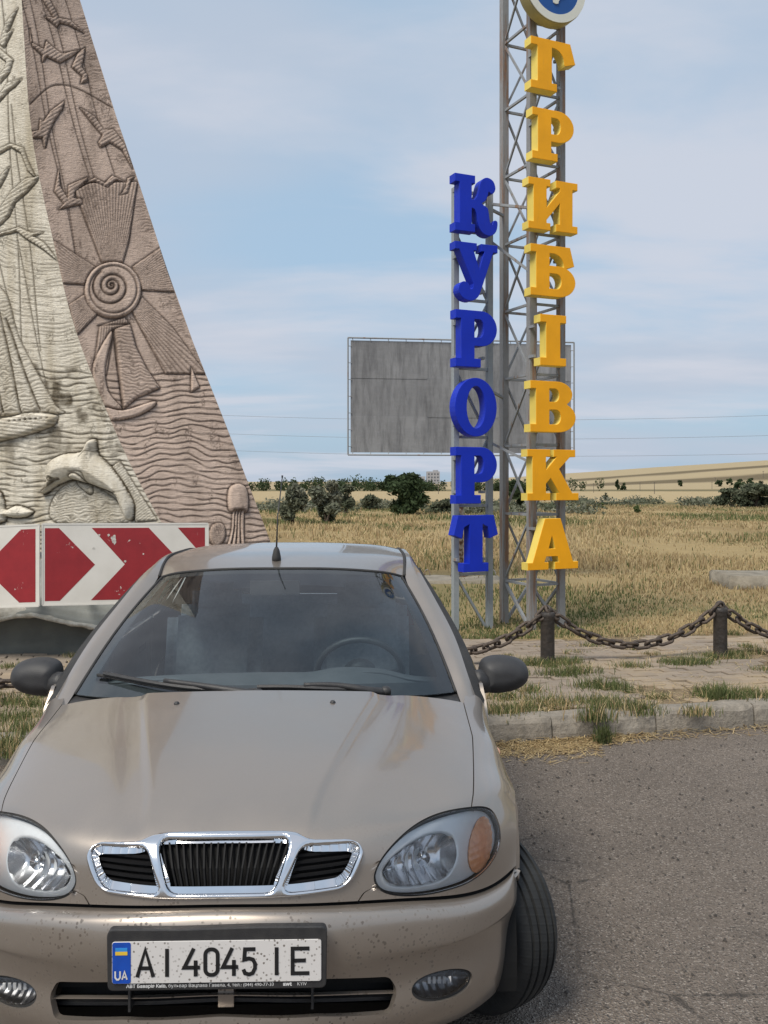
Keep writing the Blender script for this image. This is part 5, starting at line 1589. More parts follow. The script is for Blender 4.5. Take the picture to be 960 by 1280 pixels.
t = NT('amber_lens'); nz = t.noise(60, 2); t.set(Base_Color=t.mix(t.rng(nz, .3, .7), (.82, .40, .20), (.66, .27, .12)), Roughness=.25); t.b.inputs['Coat Weight'].default_value = .6; M_AMBER = t.m
M_DIFF = simple('fluted_lamp_surround', (.80, .82, .83), (.74, .76, .77), 20, .35, metal=.35)

car = empty('car', (-.419, 2.33, 0), .028)
tag(car, 'champagne beige saloon car with chrome grille and wheels turned, parked nose out', 'car')

# ---- hood, nose and fenders share one surface
ROWS = [
 [(0, .045, .632), (.18, .052, .628), (.352, .10, .611), (.50, .16, .590), (.643, .26, .555), (.736, .36, .538), (.821, .47, .545)],
 [(0, .058, .695), (.18, .065, .692), (.355, .113, .680), (.51, .18, .672), (.655, .29, .655), (.755, .41, .640), (.835, .54, .625)],
 [(0, .100, .765), (.18, .106, .764), (.36, .145, .757), (.515, .225, .757), (.665, .355, .748), (.765, .49, .718), (.845, .62, .670)],
 [(0, .205, .814), (.18, .208, .813), (.36, .24, .806), (.525, .315, .797), (.688, .435, .780), (.785, .58, .748), (.857, .70, .688)],
 [(0, .42, .873), (.18, .42, .871), (.37, .435, .862), (.55, .50, .842), (.709, .60, .811), (.802, .74, .772), (.860, .80, .698)],
 [(0, .68, .926), (.18, .68, .923), (.375, .70, .913), (.56, .745, .888), (.731, .82, .850), (.815, .90, .805), (.858, .92, .700)],
 [(0, .96, .975), (.18, .965, .972), (.38, .99, .962), (.565, 1.04, .940), (.741, 1.115, .897), (.822, 1.12, .846), (.855, 1.12, .700)],
 [(0, 1.06, .990), (.18, 1.065, .987), (.38, 1.09, .977), (.575, 1.135, .955), (.760, 1.215, .910), (.830, 1.215, .868), (.856, 1.19, .702)]]
wid = lambda x, k=1.0: x + .017 * k * float(sstep(.45, .74, abs(x))) * (1 if x > 0 else -1)
ROWS = [[(wid(x, 1 if i < 6 else .5), y, z) for x, y, z in r_] for i, r_ in enumerate(ROWS)]
NOSE = Surf(ROWS)
uN, vN = NOSE.ku[-1], NOSE.kv
# inverse from front view (x,z) on the nose
uu, vv = np.meshgrid(np.linspace(0, uN, 120), np.linspace(0, vN[4], 120)); SP = NOSE.at(uu, vv).reshape(-1, 3); SU = np.stack([uu.ravel(), vv.ravel()], 1)
def nose_y(x, z):
    x = np.asarray(x, float); z = np.asarray(z, float); ax = np.abs(x)
    out_u = np.empty(len(x)); out_v = np.empty(len(x))
    for i in range(0, len(x), 400):
        d = (SP[None, :, 0] - ax[i:i + 400, None]) ** 2 + (SP[None, :, 2] - z[i:i + 400, None]) ** 2
        k = d.argmin(1); out_u[i:i + 400] = SU[k, 0]; out_v[i:i + 400] = SU[k, 1]
    u_, v_ = NOSE.solve(ax, z, (0, 2), out_u, out_v, 5)
    p = NOSE.at(u_, v_); n = NOSE.normal(u_, v_)
    n[n[:, 1] > 0] *= -1; n[:, 0] *= np.where(x < 0, -1, 1)
    return p[:, 1], n
HL = smooth_poly([(.400, .663), (.417, .632), (.46, .612), (.53, .597), (.60, .590), (.66, .588), (.71, .598), (.748, .622), (.764, .655), (.758, .693), (.735, .727), (.690, .752), (.625, .768), (.56, .770), (.50, .758), (.448, .731), (.414, .698)], 5)
HL = np.array([(wid(x), z) for x, z in HL])
HLh = grow(HL, .005)
HLm = HLh * np.array((-1, 1))
# grille outline (chrome)
GO_half = [(0, .788), (.150, .787), (.192, .783), (.225, .770), (.33, .763), (.358, .752), (.369, .728), (.352, .690), (.332, .664), (.305, .650), (.20, .648), (0, .648)]
def sym(H): return np.array(H + [(-x, z) for x, z in reversed(H) if x > 1e-6])
GO = round_corners(sym(GO_half), .02)
GC = round_corners([(-.172, .774), (.172, .774), (.134, .664), (-.134, .664)], .022)
GR = round_corners([(.205, .756), (.345, .751), (.352, .735), (.325, .680), (.305, .664), (.160, .664)], .022)
GR = grow(GR, .0035); GC = grow(GC, .002); GLf = GR * np.array((-1, 1))
GHole = grow(GO, -.006)
front = lambda P: P[:, 1] < .62
# seam between hood and fender, as u over v
vs_ = np.linspace(0, vN[6], 200)
Xs = np.interp(vs_, [0, vN[1] * .35, vN[2] * .95, vN[3], vN[4], vN[5], vN[6]], [.352, .37, .684, .701, .723, .747, .750])
us_ = []
for v, X in zip(vs_, Xs):
    q = np.linspace(0, uN, 160); px_ = NOSE.at(q, np.full(160, v))[:, 0]; us_.append(np.interp(X, px_, q))
us_ = np.array(us_)
seam = lambda v: np.interp(v, vs_, us_)
GAP = .0026
def hood_form(Q):
    Q = Q.copy(); xc = np.interp(Q[:, 1], [.1, .3, .95], [.215, .25, .415])
    b = .008 * (1 - sstep(-.014, .014, np.abs(Q[:, 0]) - xc)) * sstep(.10, .25, Q[:, 1]) - .004 * np.exp(-((np.abs(Q[:, 0]) - xc - .05) / .04) ** 2) * sstep(.10, .3, Q[:, 1])
    Q[:, 2] += b; return Q
nvH, nuH = 190, 240
vg = np.linspace(.004, vN[6] - .002, nvH); fr_ = np.linspace(-1, 1, nuH)
Vg = np.repeat(vg[:, None], nuH, 1); Ug = (seam(vg) - GAP)[:, None] * fr_[None]
V, F = panel(NOSE, Ug, Vg, [(HLh, (0, 2), front), (HLm, (0, 2), front), (GHole, (0, 2), front)], .014, (0, -.3, 1), hood_form)
hood = obj('hood', V, F, M_PAINT, car, smooth=True)
# fenders
ARCH_C, ARCH_R = (.750, .300), .338
th = np.linspace(0, 2 * np.pi, 73)[:-1]
ARCH = np.stack([ARCH_C[0] + ARCH_R * np.cos(th), ARCH_C[1] + ARCH_R * np.sin(th)], 1)
vg = np.linspace(.004, vN[7], 170); fr_ = np.linspace(0, 1, 90)
s6 = np.where(vg < vN[6], seam(vg), us_[-1]) + GAP
Ug = s6[:, None] + (uN - s6)[:, None] * fr_[None]; Vg = np.repeat(vg[:, None], 90, 1)
Vf, Ff = panel(NOSE, Ug, Vg, [(HLh, (0, 2), front)], .0, (.6, 0, .6))
edge6 = NOSE.at(np.full(80, uN), np.linspace(.004, vN[7], 80))
ys = np.linspace(edge6[0, 1], 1.19, 90); zt = np.interp(ys, edge6[:, 1], edge6[:, 2]); xt = np.interp(ys, edge6[:, 1], edge6[:, 0])
nz_ = 60; fz = np.linspace(0, 1, nz_)
Yg = np.repeat(ys[:, None], nz_, 1); Zg = zt[:, None] + (.20 - zt)[:, None] * fz[None]
dist = np.hypot(Yg - ARCH_C[0], Zg - ARCH_C[1])
Xg = xt[:, None] - .045 * np.clip((zt[:, None] - Zg) / .5, 0, 2) ** 2 + .010 * np.exp(-((dist - ARCH_R) / .028) ** 2) * sstep(0, .05, zt[:, None] - Zg)
G = np.stack([Xg, Yg, Zg], -1).reshape(-1, 3); Fs = grid_faces(nz_, 90)
d = sdf(G[:, 1], G[:, 2], ARCH)
front_cut = (G[:, 1] < .62) & (G[:, 2] < .50)
q = (d[Fs].mean(1) > 0) & ~(front_cut[Fs].any(1))
vk = np.zeros(len(G), bool); vd = np.zeros(len(G), bool); vk[Fs[q].ravel()] = True; vd[Fs[~q].ravel()] = True; b = np.where(vk & vd & ~front_cut)[0]
G[b, 1], G[b, 2] = near_on(ARCH, G[b, 1], G[b, 2]); Fs = Fs[q]
n = np.cross(G[Fs[5, 2]] - G[Fs[5, 0]], G[Fs[5, 3]] - G[Fs[5, 1]])
if n[0] < 0: Fs = Fs[:, ::-1]
G, Fs = clean(G, Fs)
Vx = np.vstack([Vf, G]); Fx = np.vstack([Ff, Fs + len(Vf)])
Vx, Fx = flange(Vx, Fx, .014)
obj('fender', Vx, Fx, M_PAINT, car, smooth=True)
obj('fender', *mirror_mesh(Vx, Fx), M_PAINT, car, smooth=True)
# dark rebate under the shut lines
def ribbon(P, N, w, drop, name, mat=M_VOID):
    P = np.asarray(P); T = np.gradient(P, axis=0); T /= np.linalg.norm(T, axis=1)[:, None]; S = np.cross(T, N)
    V = np.vstack([P - S * w - N * drop, P + S * w - N * drop]); m = len(P)
    for sgn in (1, -1):
        obj(name, V * np.array((sgn, 1, 1)), [(i, i + 1, m + i + 1, m + i) for i in range(m - 1)], mat, car, smooth=True)
vq = np.linspace(.0, vN[6], 120); uq_ = seam(vq); Pq = NOSE.at(uq_, vq); Nq = NOSE.normal(uq_, vq); Nq[Nq[:, 2] < 0] *= -1
ins = sdf(Pq[:, 0], Pq[:, 2], HL) < .004; k1 = np.where(ins)[0]
ribbon(Pq[:k1[0]], Nq[:k1[0]], .012, .012, 'shut_line_rebate'); ribbon(Pq[k1[-1] + 1:], Nq[k1[-1] + 1:], .02, .012, 'shut_line_rebate')
uq_ = np.linspace(0, uN, 80); Pq = NOSE.at(uq_, np.zeros(80)); Nq = np.tile(np.array((0, -.4, .9)), (80, 1))
ribbon(Pq + np.array((0, .025, -.004)), Nq, .02, .004, 'bumper_gap_rebate')

# ---- grille
V2, F2, D2 = domain(GO, [GC, GR, GLf], .0016)
yy_, nn_ = nose_y(V2[:, 0], V2[:, 1])
hh_ = .010 * np.sqrt(np.clip(1 - (1 - np.clip(D2 / .0085, 0, 1)) ** 2, 0, 1)) + .001
Vc = np.stack([V2[:, 0], yy_, V2[:, 1]], 1) + nn_ * hh_[:, None]
n = np.cross(Vc[F2[9, 2]] - Vc[F2[9, 0]], Vc[F2[9, 3]] - Vc[F2[9, 1]])
if n[1] > 0: F2 = F2[:, ::-1]
Vc, F2 = flange(Vc, F2, .03)
grille = empty('grille', (0, 0, 0), 0, car)
obj('chrome_surround', Vc, F2, M_CHROME, grille, smooth=True)
# black inner panel and bars
V2, F2, D2 = domain(grow(GO, -.004), [], .012); yy_, nn_ = nose_y(V2[:, 0], V2[:, 1])
obj('back_panel', np.stack([V2[:, 0], yy_ + .045, V2[:, 1]], 1), F2, M_VOID, grille)
def nose_pt(x, z, o=0.0):
    y, n = nose_y(np.atleast_1d(x), np.atleast_1d(z)); return np.stack([np.atleast_1d(x), y, np.atleast_1d(z)], 1) + n * o
M_GBAR = simple('grille_bar_black', (.010, .010, .011), None, 30, .65, spec=.2)
for k in range(19):
    f = (k - 9) / 9.5
    P = nose_pt(np.array([f * .178, f * .158, f * .138]), np.array([.776, .72, .662]), -.012)
    V = []
    for p in P: V += [p + (-.0028, .012, 0), p + (-.0022, -.002, 0), p + (.0022, -.002, 0), p + (.0028, .012, 0)]
    obj('grille_bar', np.array(V), [(i * 4 + a, i * 4 + a + 1, i * 4 + a + 5, i * 4 + a + 4) for i in range(2) for a in range(3)], M_GBAR, grille)
for sgn in (1, -1):
    for k in range(5):
        z = .677 + k * .0165; xx = np.linspace(.158 + (z - .664) * .46, min(.352, .312 + (z - .664) * .75), 8)
        P = nose_pt(xx, np.full(8, z), -.014); V = []
        for p in P: V += [p + (0, .016, .002), p + (0, 0, .0035), p + (0, 0, -.0035), p + (0, .016, -.002)]
        obj('grille_bar', np.array(V) * np.array((sgn, 1, 1)), [(i * 4 + a, i * 4 + a + 1, i * 4 + a + 5, i * 4 + a + 4) for i in range(7) for a in range(3)], M_GBAR, grille)
# ---- headlights
def lamp_patch(poly, cell, off, name, mat, par, sgn, fn=None, dep=0):
    V2, F2, D2 = domain(poly, [], cell); y, n = nose_y(V2[:, 0], V2[:, 1])
    o_ = off if fn is None else fn(V2, D2)
    V = np.stack([V2[:, 0], y, V2[:, 1]], 1) + (n * np.asarray(o_)[..., None] if fn is not None else n * o_)
    nrm = np.cross(V[F2[3, 2]] - V[F2[3, 0]], V[F2[3, 3]] - V[F2[3, 1]])
    if nrm[1] > 0: F2 = F2[:, ::-1]
    if dep: V, F2 = flange(V, F2, dep)
    if sgn < 0: V, F2 = mirror_mesh(V, F2)
    return obj(name, V, F2, mat, par, smooth=True)
def ell(cx, cz, rx, rz, rot=0, n=40):
    a = np.linspace(0, 2 * np.pi, n + 1)[:-1]; c, s = math.cos(rot), math.sin(rot)
    return np.stack([cx + rx * np.cos(a) * c - rz * np.sin(a) * s, cz + rx * np.cos(a) * s + rz * np.sin(a) * c], 1)
REF = ell(.540, .676, .105, .066, R(12)); AMB = ell(.724, .657, .042, .068, R(-10))
REF2 = smooth_poly([(.425, .665), (.45, .632), (.52, .615), (.60, .612), (.635, .635), (.648, .672), (.635, .715), (.59, .738), (.53, .738), (.47, .715), (.437, .69)], 4)
for sgn in (1, -1):
    hl = empty('headlight', (0, 0, 0), 0, car)
    lamp_patch(HL, .006, .0025, 'lens', M_LENS, hl, sgn, dep=.008)
    V2, F2, D2 = domain(grow(HL, .0055), [grow(HL, -.0015)], .003); y, n = nose_y(V2[:, 0], V2[:, 1]); V = np.stack([V2[:, 0], y, V2[:, 1]], 1) - n * .0045
    if np.cross(V[F2[3, 2]] - V[F2[3, 0]], V[F2[3, 3]] - V[F2[3, 1]])[1] > 0: F2 = F2[:, ::-1]
    if sgn < 0: V, F2 = mirror_mesh(V, F2)
    obj('gasket', V, F2, M_RUBBER, hl, smooth=True)
    # housing: fluted bright surround with a deep bowl
    def bowl(V2, D2):
        d = -sdf(V2[:, 0], V2[:, 1], REF2); b = np.clip(d / .055, 0, 1)
        da = -sdf(V2[:, 0], V2[:, 1], AMB)
        return -.016 - .055 * (1 - (1 - b) ** 2) * (d > 0) - .012 * sstep(0, .01, da) + .0
    lamp_patch(grow(HL, -.001), .004, 0, 'housing', M_DIFF, hl, sgn, bowl)
    lamp_patch(grow(REF2, -.004), .007, 0, 'reflector', M_SILVER, hl, sgn, lambda V2, D2: -.018 - .052 * (1 - (1 - np.clip(D2 / .055, 0, 1)) ** 2) + .004 * np.sign(np.sin(V2[:, 0] * 190)))
    lamp_patch(AMB, .006, 0, 'turn_signal', M_AMBER, hl, sgn, lambda V2, D2: -.012 + .006 * np.clip(D2 / .03, 0, 1) + .0012 * np.sin(V2[:, 1] * 330), dep=.01)
    q_ = NOSE.solve(np.array([.54]), np.array([.674]), (0, 2), np.array([.58]), np.array([.05])); p = NOSE.at(*q_)[0]
    c = np.array((sgn * .535, p[1] + .045, .672))
    V, F = lathe([(.0, -.028), (.010, -.026), (.013, -.015), (.013, .0), (.02, .012)], 16, 'y'); V[:, 1] *= 1
    obj('bulb_shield', V * np.array((1, -1, 1)) + c, F, M_CHROME, hl, smooth=True)
    V, F = lathe([(.0, -.018), (.006, -.016), (.009, -.005), (.010, .006)], 12, 'y')
    obj('bulb', V * np.array((1, -1, 1)) + c + np.array((-sgn * .062, -.002, .006)), F, simple('bulb_blue', (.20, .28, .42), None, 5, .15, metal=.6) if sgn == 1 else bpy.data.materials['bulb_blue'], hl, smooth=True)

# ---- front bumper
FX = [(wid(x), y) for x, y in [(0, 0), (.18, .006), (.352, .047), (.50, .105), (.643, .200), (.736, .300), (.800, .405), (.818, .470)]]
GZ = [.632, .628, .611, .590, .555, .538, .540, .545]
GYv = [.045, .052, .10, .16, .26, .36, .44, .475]
brow = []
for k, (dy, z, tuck) in enumerate([(None, None, 0), (.016, -.012, 0), (-.006, -.050, 0), (-.010, -.095, 0), (.000, .47, 0), (.012, .435, 0), (.020, .40, 0), (.014, .352, 0), (.012, .315, 0), (.035, .265, 0), (.09, .215, 0)]):
    r_ = []
    for i, (x, y) in enumerate(FX):
        e = i / 7
        if dy is None: r_.append((x * .998, GYv[i] + .004, GZ[i] - .007)); continue
        zz = GZ[i] + z if z < 0 else z - .02 * e ** 2
        if k == 3: zz = min(zz, .545) * (1 - e) + e * .475
        if k == 2: zz = zz
        xx = x * (1.0 + (.006 if k in (2, 3, 4) else 0)) - (.0 if k < 5 else .008 * (k - 4) * e ** 3)
        r_.append((xx, y + dy * (1 - .55 * e) + (.012 if i == 7 else 0) * 0, zz))
    brow.append(r_)
BUMP = Surf(brow)
INT = round_corners(sym([(0, .462), (.22, .456), (.435, .418), (.458, .375), (.440, .320), (.25, .350), (0, .362)]), .015)
FOG = ell(.585, .352, .084, .034, R(-11))
bfront = lambda P: P[:, 1] < .40
nvB, nuB = 150, 260
Ub, Vb = np.meshgrid(np.linspace(BUMP.ku[0], BUMP.ku[-1], nuB), np.linspace(0, BUMP.kv[-1], nvB))
def arch_cut(P): return P[:, 1] > .38
V, F = panel(BUMP, Ub, Vb, [(INT, (0, 2), bfront), (grow(FOG, .006), (0, 2), bfront), (grow(FOG, .006) * np.array((-1, 1)), (0, 2), bfront), (ARCH, (1, 2), arch_cut)], .02, (0, -1, 0))
bumper = obj('front_bumper', V, F, M_PAINT, car, smooth=True)
sU, sV = np.meshgrid(np.linspace(0, BUMP.ku[-1], 120), np.linspace(0, BUMP.kv[-1], 120)); BSP = BUMP.at(sU, sV).reshape(-1, 3); BSU = np.stack([sU.ravel(), sV.ravel()], 1)
def bump_y(x, z):
    sx_ = np.where(np.atleast_1d(x) < 0, -1.0, 1.0); x = np.abs(np.atleast_1d(x).astype(float)); z = np.atleast_1d(z).astype(float); k = np.array([((BSP[:, 0] - a) ** 2 + (BSP[:, 2] - b) ** 2).argmin() for a, b in zip(x, z)])
    u_, v_ = BUMP.solve(x, z, (0, 2), BSU[k, 0], BSU[k, 1], 5); p = BUMP.at(u_, v_); n = BUMP.normal(u_, v_); n[n[:, 1] > 0] *= -1; n[:, 0] *= sx_
    return p[:, 1], n
# intake: liner, bar, struts, tow bracket
V2, F2, D2 = domain(grow(INT, .004), [], .02); y, n = bump_y(V2[:, 0], V2[:, 1])
obj('intake_recess', np.stack([V2[:, 0], y + .09, V2[:, 1]], 1), F2, M_VOID, bumper)
xs_ = np.linspace(-.46, .46, 40)
def bumper_bar(zc, h, dep, off, name, mat):
    zz_ = zc - .045 * (np.abs(xs_) / .46) ** 2; y, n = bump_y(xs_, zz_); V = []
    for x, yy0, z in zip(xs_, y, zz_): V += [(x, yy0 + off + dep, z + h), (x, yy0 + off, z + h * .6), (x, yy0 + off, z - h * .6), (x, yy0 + off + dep, z - h)]
    obj(name, np.array(V), [(i * 4 + a, i * 4 + a + 1, i * 4 + a + 5, i * 4 + a + 4) for i in range(39) for a in range(3)], mat, bumper)
bumper_bar(.405, .0022, .012, .016, 'intake_bar', M_PAINT)
bumper_bar(.375, .008, .02, .05, 'intake_bar', M_BLACKP)
bumper_bar(.440, .010, .02, .045, 'intake_bar', M_BLACKP)
for x in (-.235, .235):
    MB().add(*box((x, float(bump_y(x, .41)[0][0]) + .03, .412), (.006, .04, .10))).build('intake_strut', M_BLACKP, bumper)
MB().add(*box((.012, .065, .412), (.040, .04, .085))).build('centre_bracket', M_PAINT, bumper)
# fog lamps
M_FOGR = simple('fog_reflector', (.28, .28, .29), (.18, .18, .19), 30, .3, metal=.8)
for sgn in (1, -1):
    fg = empty('fog_lamp', (0, 0, 0), 0, bumper)
    def bpatch(poly, cell, fn, name, mat, dep=0):
        V2, F2, D2 = domain(poly, [], cell); y, n = bump_y(V2[:, 0], V2[:, 1]); V = np.stack([V2[:, 0], y, V2[:, 1]], 1) + n * fn(V2, D2)[:, None]
        if np.cross(V[F2[3, 2]] - V[F2[3, 0]], V[F2[3, 3]] - V[F2[3, 1]])[1] > 0: F2 = F2[:, ::-1]
        if dep: V, F2 = flange(V, F2, dep)
        if sgn < 0: V, F2 = mirror_mesh(V, F2)
        obj(name, V, F2, mat, fg, smooth=True)
    bpatch(FOG, .006, lambda V2, D2: -.006 + .008 * np.sqrt(np.clip(D2 / .03, 0, 1)), 'lens', M_LENS, .006)
    bpatch(grow(FOG, -.002), .005, lambda V2, D2: -.012 - .035 * np.sqrt(np.clip(D2 / .035, 0, 1)) + .003 * np.sign(np.sin(V2[:, 0] * 260)), 'reflector', M_FOGR)
    V2, F2, D2 = domain(grow(FOG, .008), [grow(FOG, -.003)], .004); y, n = bump_y(V2[:, 0], V2[:, 1]); V = np.stack([V2[:, 0], y, V2[:, 1]], 1) - n * .006
    if np.cross(V[F2[3, 2]] - V[F2[3, 0]], V[F2[3, 3]] - V[F2[3, 1]])[1] > 0: F2 = F2[:, ::-1]
    if sgn < 0: V, F2 = mirror_mesh(V, F2)
    obj('surround', V, F2, M_RUBBER, fg, smooth=True)
    if True:
        mb = MB()
        for k in range(5):
            mb.add(*box((sgn * (.548 + k * .014), float(bump_y(.58, .354)[0][0]) + .018, .360), (.008, .004, .018)))
        mb.build('bulb_cover', simple('fog_white', (.7, .7, .7), None, 9, .3) if 'fog_white' not in bpy.data.materials else bpy.data.materials['fog_white'], fg)

# ---- number plate
t = NT('plate_white'); v1 = t.voro(95, 'F1'); d1 = t.noise(260, 3, .7); cl_ = t.rng(t.noise(14, 3), .35, .6)
s1 = t.math('MULTIPLY', t.rng(t.math('ADD', v1, t.math('MULTIPLY', d1, .35)), .40, .46, 1, 0), cl_)
t.set(Base_Color=t.mix(t.math('MULTIPLY', s1, .85), (.62, .60, .585), (.10, .08, .06)), Roughness=.4); M_PLATE = t.m
M_PBLUE = simple('plate_blue', (.008, .07, .42), (.007, .06, .36), 30, .4); M_INK = simple('plate_ink', (.012, .012, .013), None, 20, .45); M_FYEL = simple('flag_yellow', (.75, .50, .05), None, 20, .5); M_FBLU = simple('flag_blue', (.03, .25, .62), None, 20, .5); M_PW = simple('plate_print_white', (.70, .70, .70), None, 20, .5)
pl = empty('number_plate', (0, -.024, .525), 0, car)
fr_poly = round_corners([(-.270, -.070), (.270, -.070), (.272, .066), (.268, .079), (.10, .080), (-.10, .076), (-.266, .078), (-.272, .066)], .012)
V, F = extrude_outline([[tuple(p) for p in fr_poly]], .024, .003); obj('holder', V, F, M_BLACKP, pl)
V, F = extrude_outline([[tuple(p) for p in rrect(-.260, .260, -.052, .051, .006)]], .003, .0008); obj('plate', V + np.array((0, -.0032, 0)), F, M_PLATE, pl)
V, F = extrude_outline([[tuple(p) for p in rrect(-.2595, -.214, -.0515, .0505, .005)]], .001); obj('blue_band', V + np.array((0, -.0042, 0)), F, M_PBLUE, pl)
MB().add(*box((-.237, -.0048, .033), (.030, .001, .009))).build('flag_upper', M_FBLU, pl)
MB().add(*box((-.237, -.0048, .024), (.030, .001, .009))).build('flag_lower', M_FYEL, pl)
def strokes(polys, w, name, mat, y=-.0046):
    loops = []
    mb = MB()
    for P, closed in polys:
        P = np.array(P, float); m = len(P); T = (np.roll(P, -1, 0) - np.roll(P, 1, 0)) if closed else np.gradient(P, axis=0)
        T /= np.linalg.norm(T, axis=1)[:, None]
        # mitred ribbon
        L_, R_ = [], []
        for i in range(m):
            a = P[i] - P[i - 1] if (i > 0 or closed) else P[1] - P[0]; b = P[(i + 1) % m] - P[i] if (i < m - 1 or closed) else a
            a = a / np.linalg.norm(a); b = b / np.linalg.norm(b); nn = np.array((-(a + b)[1], (a + b)[0])); nn /= np.linalg.norm(nn); k = 1 / max(.5, nn @ np.array((-a[1], a[0])))
            L_.append(P[i] + nn * w / 2 * k); R_.append(P[i] - nn * w / 2 * k)
        V = [(p[0], y, p[1]) for p in L_] + [(p[0], y, p[1]) for p in R_] + [(p[0], y + .0006, p[1]) for p in L_] + [(p[0], y + .0006, p[1]) for p in R_]
        F = []
        for i in range(m if closed else m - 1):
            j = (i + 1) % m; F += [(i, j, m + j, m + i), (i, 2 * m + i, 2 * m + j, j), (m + i, m + j, 3 * m + j, 3 * m + i)]
        mb.add(V, F)
    return mb.build(name, mat, pl)
zb_, zt_ = -.036, .034
def ch4(x0, x1): return [([(x0 + .30 * (x1 - x0) + .012, zt_), (x0, zb_ + .022), (x1, zb_ + .022)], False), ([(x0 + .72 * (x1 - x0), zb_ + .040), (x0 + .72 * (x1 - x0), zb_)], False)]
def oval(x0, x1, r): return [(list(map(tuple, rrect(x0, x1, zb_ + .003, zt_ - .003, r, 6))), True)]
PC = [[([(-.198, zb_), (-.178, zt_ - .002), (-.158, zb_)], False), ([(-.192, zb_ + .022), (-.164, zb_ + .022)], False)], [([(-.124, zb_), (-.124, zt_)], False)], ch4(-.081, -.042), oval(-.029, .002, .014), ch4(.015, .053),
      [([(.096, zt_ - .004), (.070, zt_ - .004), (.068, .004), (.080, .007), (.090, .004), (.095, -.006), (.095, -.018), (.089, zb_ + .006), (.080, zb_ + .003), (.070, zb_ + .006), (.066, zb_ + .016)], False)],
      [([(.149, zb_), (.149, zt_)], False)], [([(.231, zt_ - .004), (.189, zt_ - .004), (.189, zb_ + .004), (.231, zb_ + .004)], False), ([(.189, 0), (.222, 0)], False)]]
for P in PC: strokes(P, .0095, 'character', M_INK)
strokes([([(-.252, -.020), (-.252, -.036), (-.248, -.041), (-.244, -.041), (-.240, -.036), (-.240, -.020)], False)], .004, 'country_letter', M_PW, -.0056)
strokes([([(-.235, -.041), (-.229, -.021), (-.223, -.041)], False), ([(-.233, -.035), (-.225, -.035)], False)], .004, 'country_letter', M_PW, -.0056)
def text_mesh(s, size, x, z, name, bold=0.0):
    cu = bpy.data.curves.new('tmp', 'FONT'); cu.body = s; cu.size = size; cu.align_x = 'LEFT'; cu.offset = bold; cu.resolution_u = 2
    o = bpy.data.objects.new('tmp', cu); COL.objects.link(o); dg = bpy.context.evaluated_depsgraph_get(); dg.update()
    me = bpy.data.meshes.new_from_object(o.evaluated_get(dg)); V = np.array([v.co[:] for v in me.vertices]); F = [tuple(p.vertices) for p in me.polygons]
    bpy.data.objects.remove(o); bpy.data.curves.remove(cu); bpy.data.meshes.remove(me)
    obj(name, np.stack([V[:, 0] + x, np.full(len(V), -.0006), V[:, 1] + z], 1), F, M_PW, pl)
    return V[:, 0].max()
w_ = text_mesh('АВТ Баварія Київ,', .0118, -.226, -.0645, 'holder_text', .0003)
w2 = text_mesh('бульвар Вацлава Гавела, 4, тел.: (044) 490-77-33', .0118, -.226 + w_ + .004, -.0645, 'holder_text')
text_mesh('awt', .0145, .165, -.0645, 'holder_text', .0006); text_mesh('KYIV', .0115, .200, -.0645, 'holder_text')

# ---- glasshouse
b0 = [(0, .985, .945), (.25, 1.005, .942), (.50, 1.075, .932), (.655, 1.15, .922), (.731, 1.215, .915)]
t0 = [(0, 1.86, 1.335), (.20, 1.868, 1.333), (.38, 1.89, 1.322), (.508, 1.925, 1.304), (.556, 1.955, 1.288)]
wrows = []
for f in (0, .33, .67, 1):
    k = 4 * f * (1 - f)
    wrows.append([tuple(np.array(a) * (1 - f) + np.array(b) * f + np.array((.010 * i / 4, -.007, .016)) * k) for i, (a, b) in enumerate(zip(b0, t0))])
WS = Surf(wrows)
Uw, Vw = np.meshgrid(np.linspace(WS.ku[0], WS.ku[-1], 90), np.linspace(0, WS.kv[-1], 50))
V, F = panel(WS, Uw, Vw, [], .0, (0, -.5, 1)); ws_o = obj('windshield', V, F, M_GLASS, car, smooth=True)
# black border printed on the inside of the pane
def wsu(u, v): return (u / WS.ku[-1], v / WS.kv[-1])
uu, vv = np.meshgrid(np.linspace(-1, 1, 160), np.linspace(0, 1, 90)); P2 = np.stack([uu, vv], -1).reshape(-1, 2); Fg = grid_faces(160, 90)
inner = round_corners([(-.925, .085), (.925, .085), (.895, .955), (-.895, .955)], .06)
d = sdf(P2[:, 0], P2[:, 1], inner); q = d[Fg].mean(1) > 0
vk = np.zeros(len(P2), bool); vd = np.zeros(len(P2), bool); vk[Fg[q].ravel()] = True; vd[Fg[~q].ravel()] = True; b = np.where(vk & vd)[0]
P2[b, 0], P2[b, 1] = near_on(inner, P2[b, 0], P2[b, 1]); Fg = Fg[q]; P2, Fg = clean(P2, Fg)
Vp = WS.at(P2[:, 0] * WS.ku[-1], P2[:, 1] * WS.kv[-1]); N_ = WS.normal(P2[:, 0] * WS.ku[-1], P2[:, 1] * WS.kv[-1]); N_[N_[:, 2] < 0] *= -1
obj('black_border', Vp - N_ * .004, Fg, M_BLACKP, ws_o, smooth=True)
# rubber seal round the pane
ed = np.vstack([WS.at(np.full(40, WS.ku[-1]), np.linspace(0, WS.kv[-1], 40)), WS.at(np.linspace(WS.ku[-1], WS.ku[0], 80), np.full(80, WS.kv[-1]))[1:], WS.at(np.full(40, WS.ku[0]), np.linspace(WS.kv[-1], 0, 40))[1:]])
obj('seal', *tube(ed, .006, 6), M_RUBBER, ws_o, smooth=True)
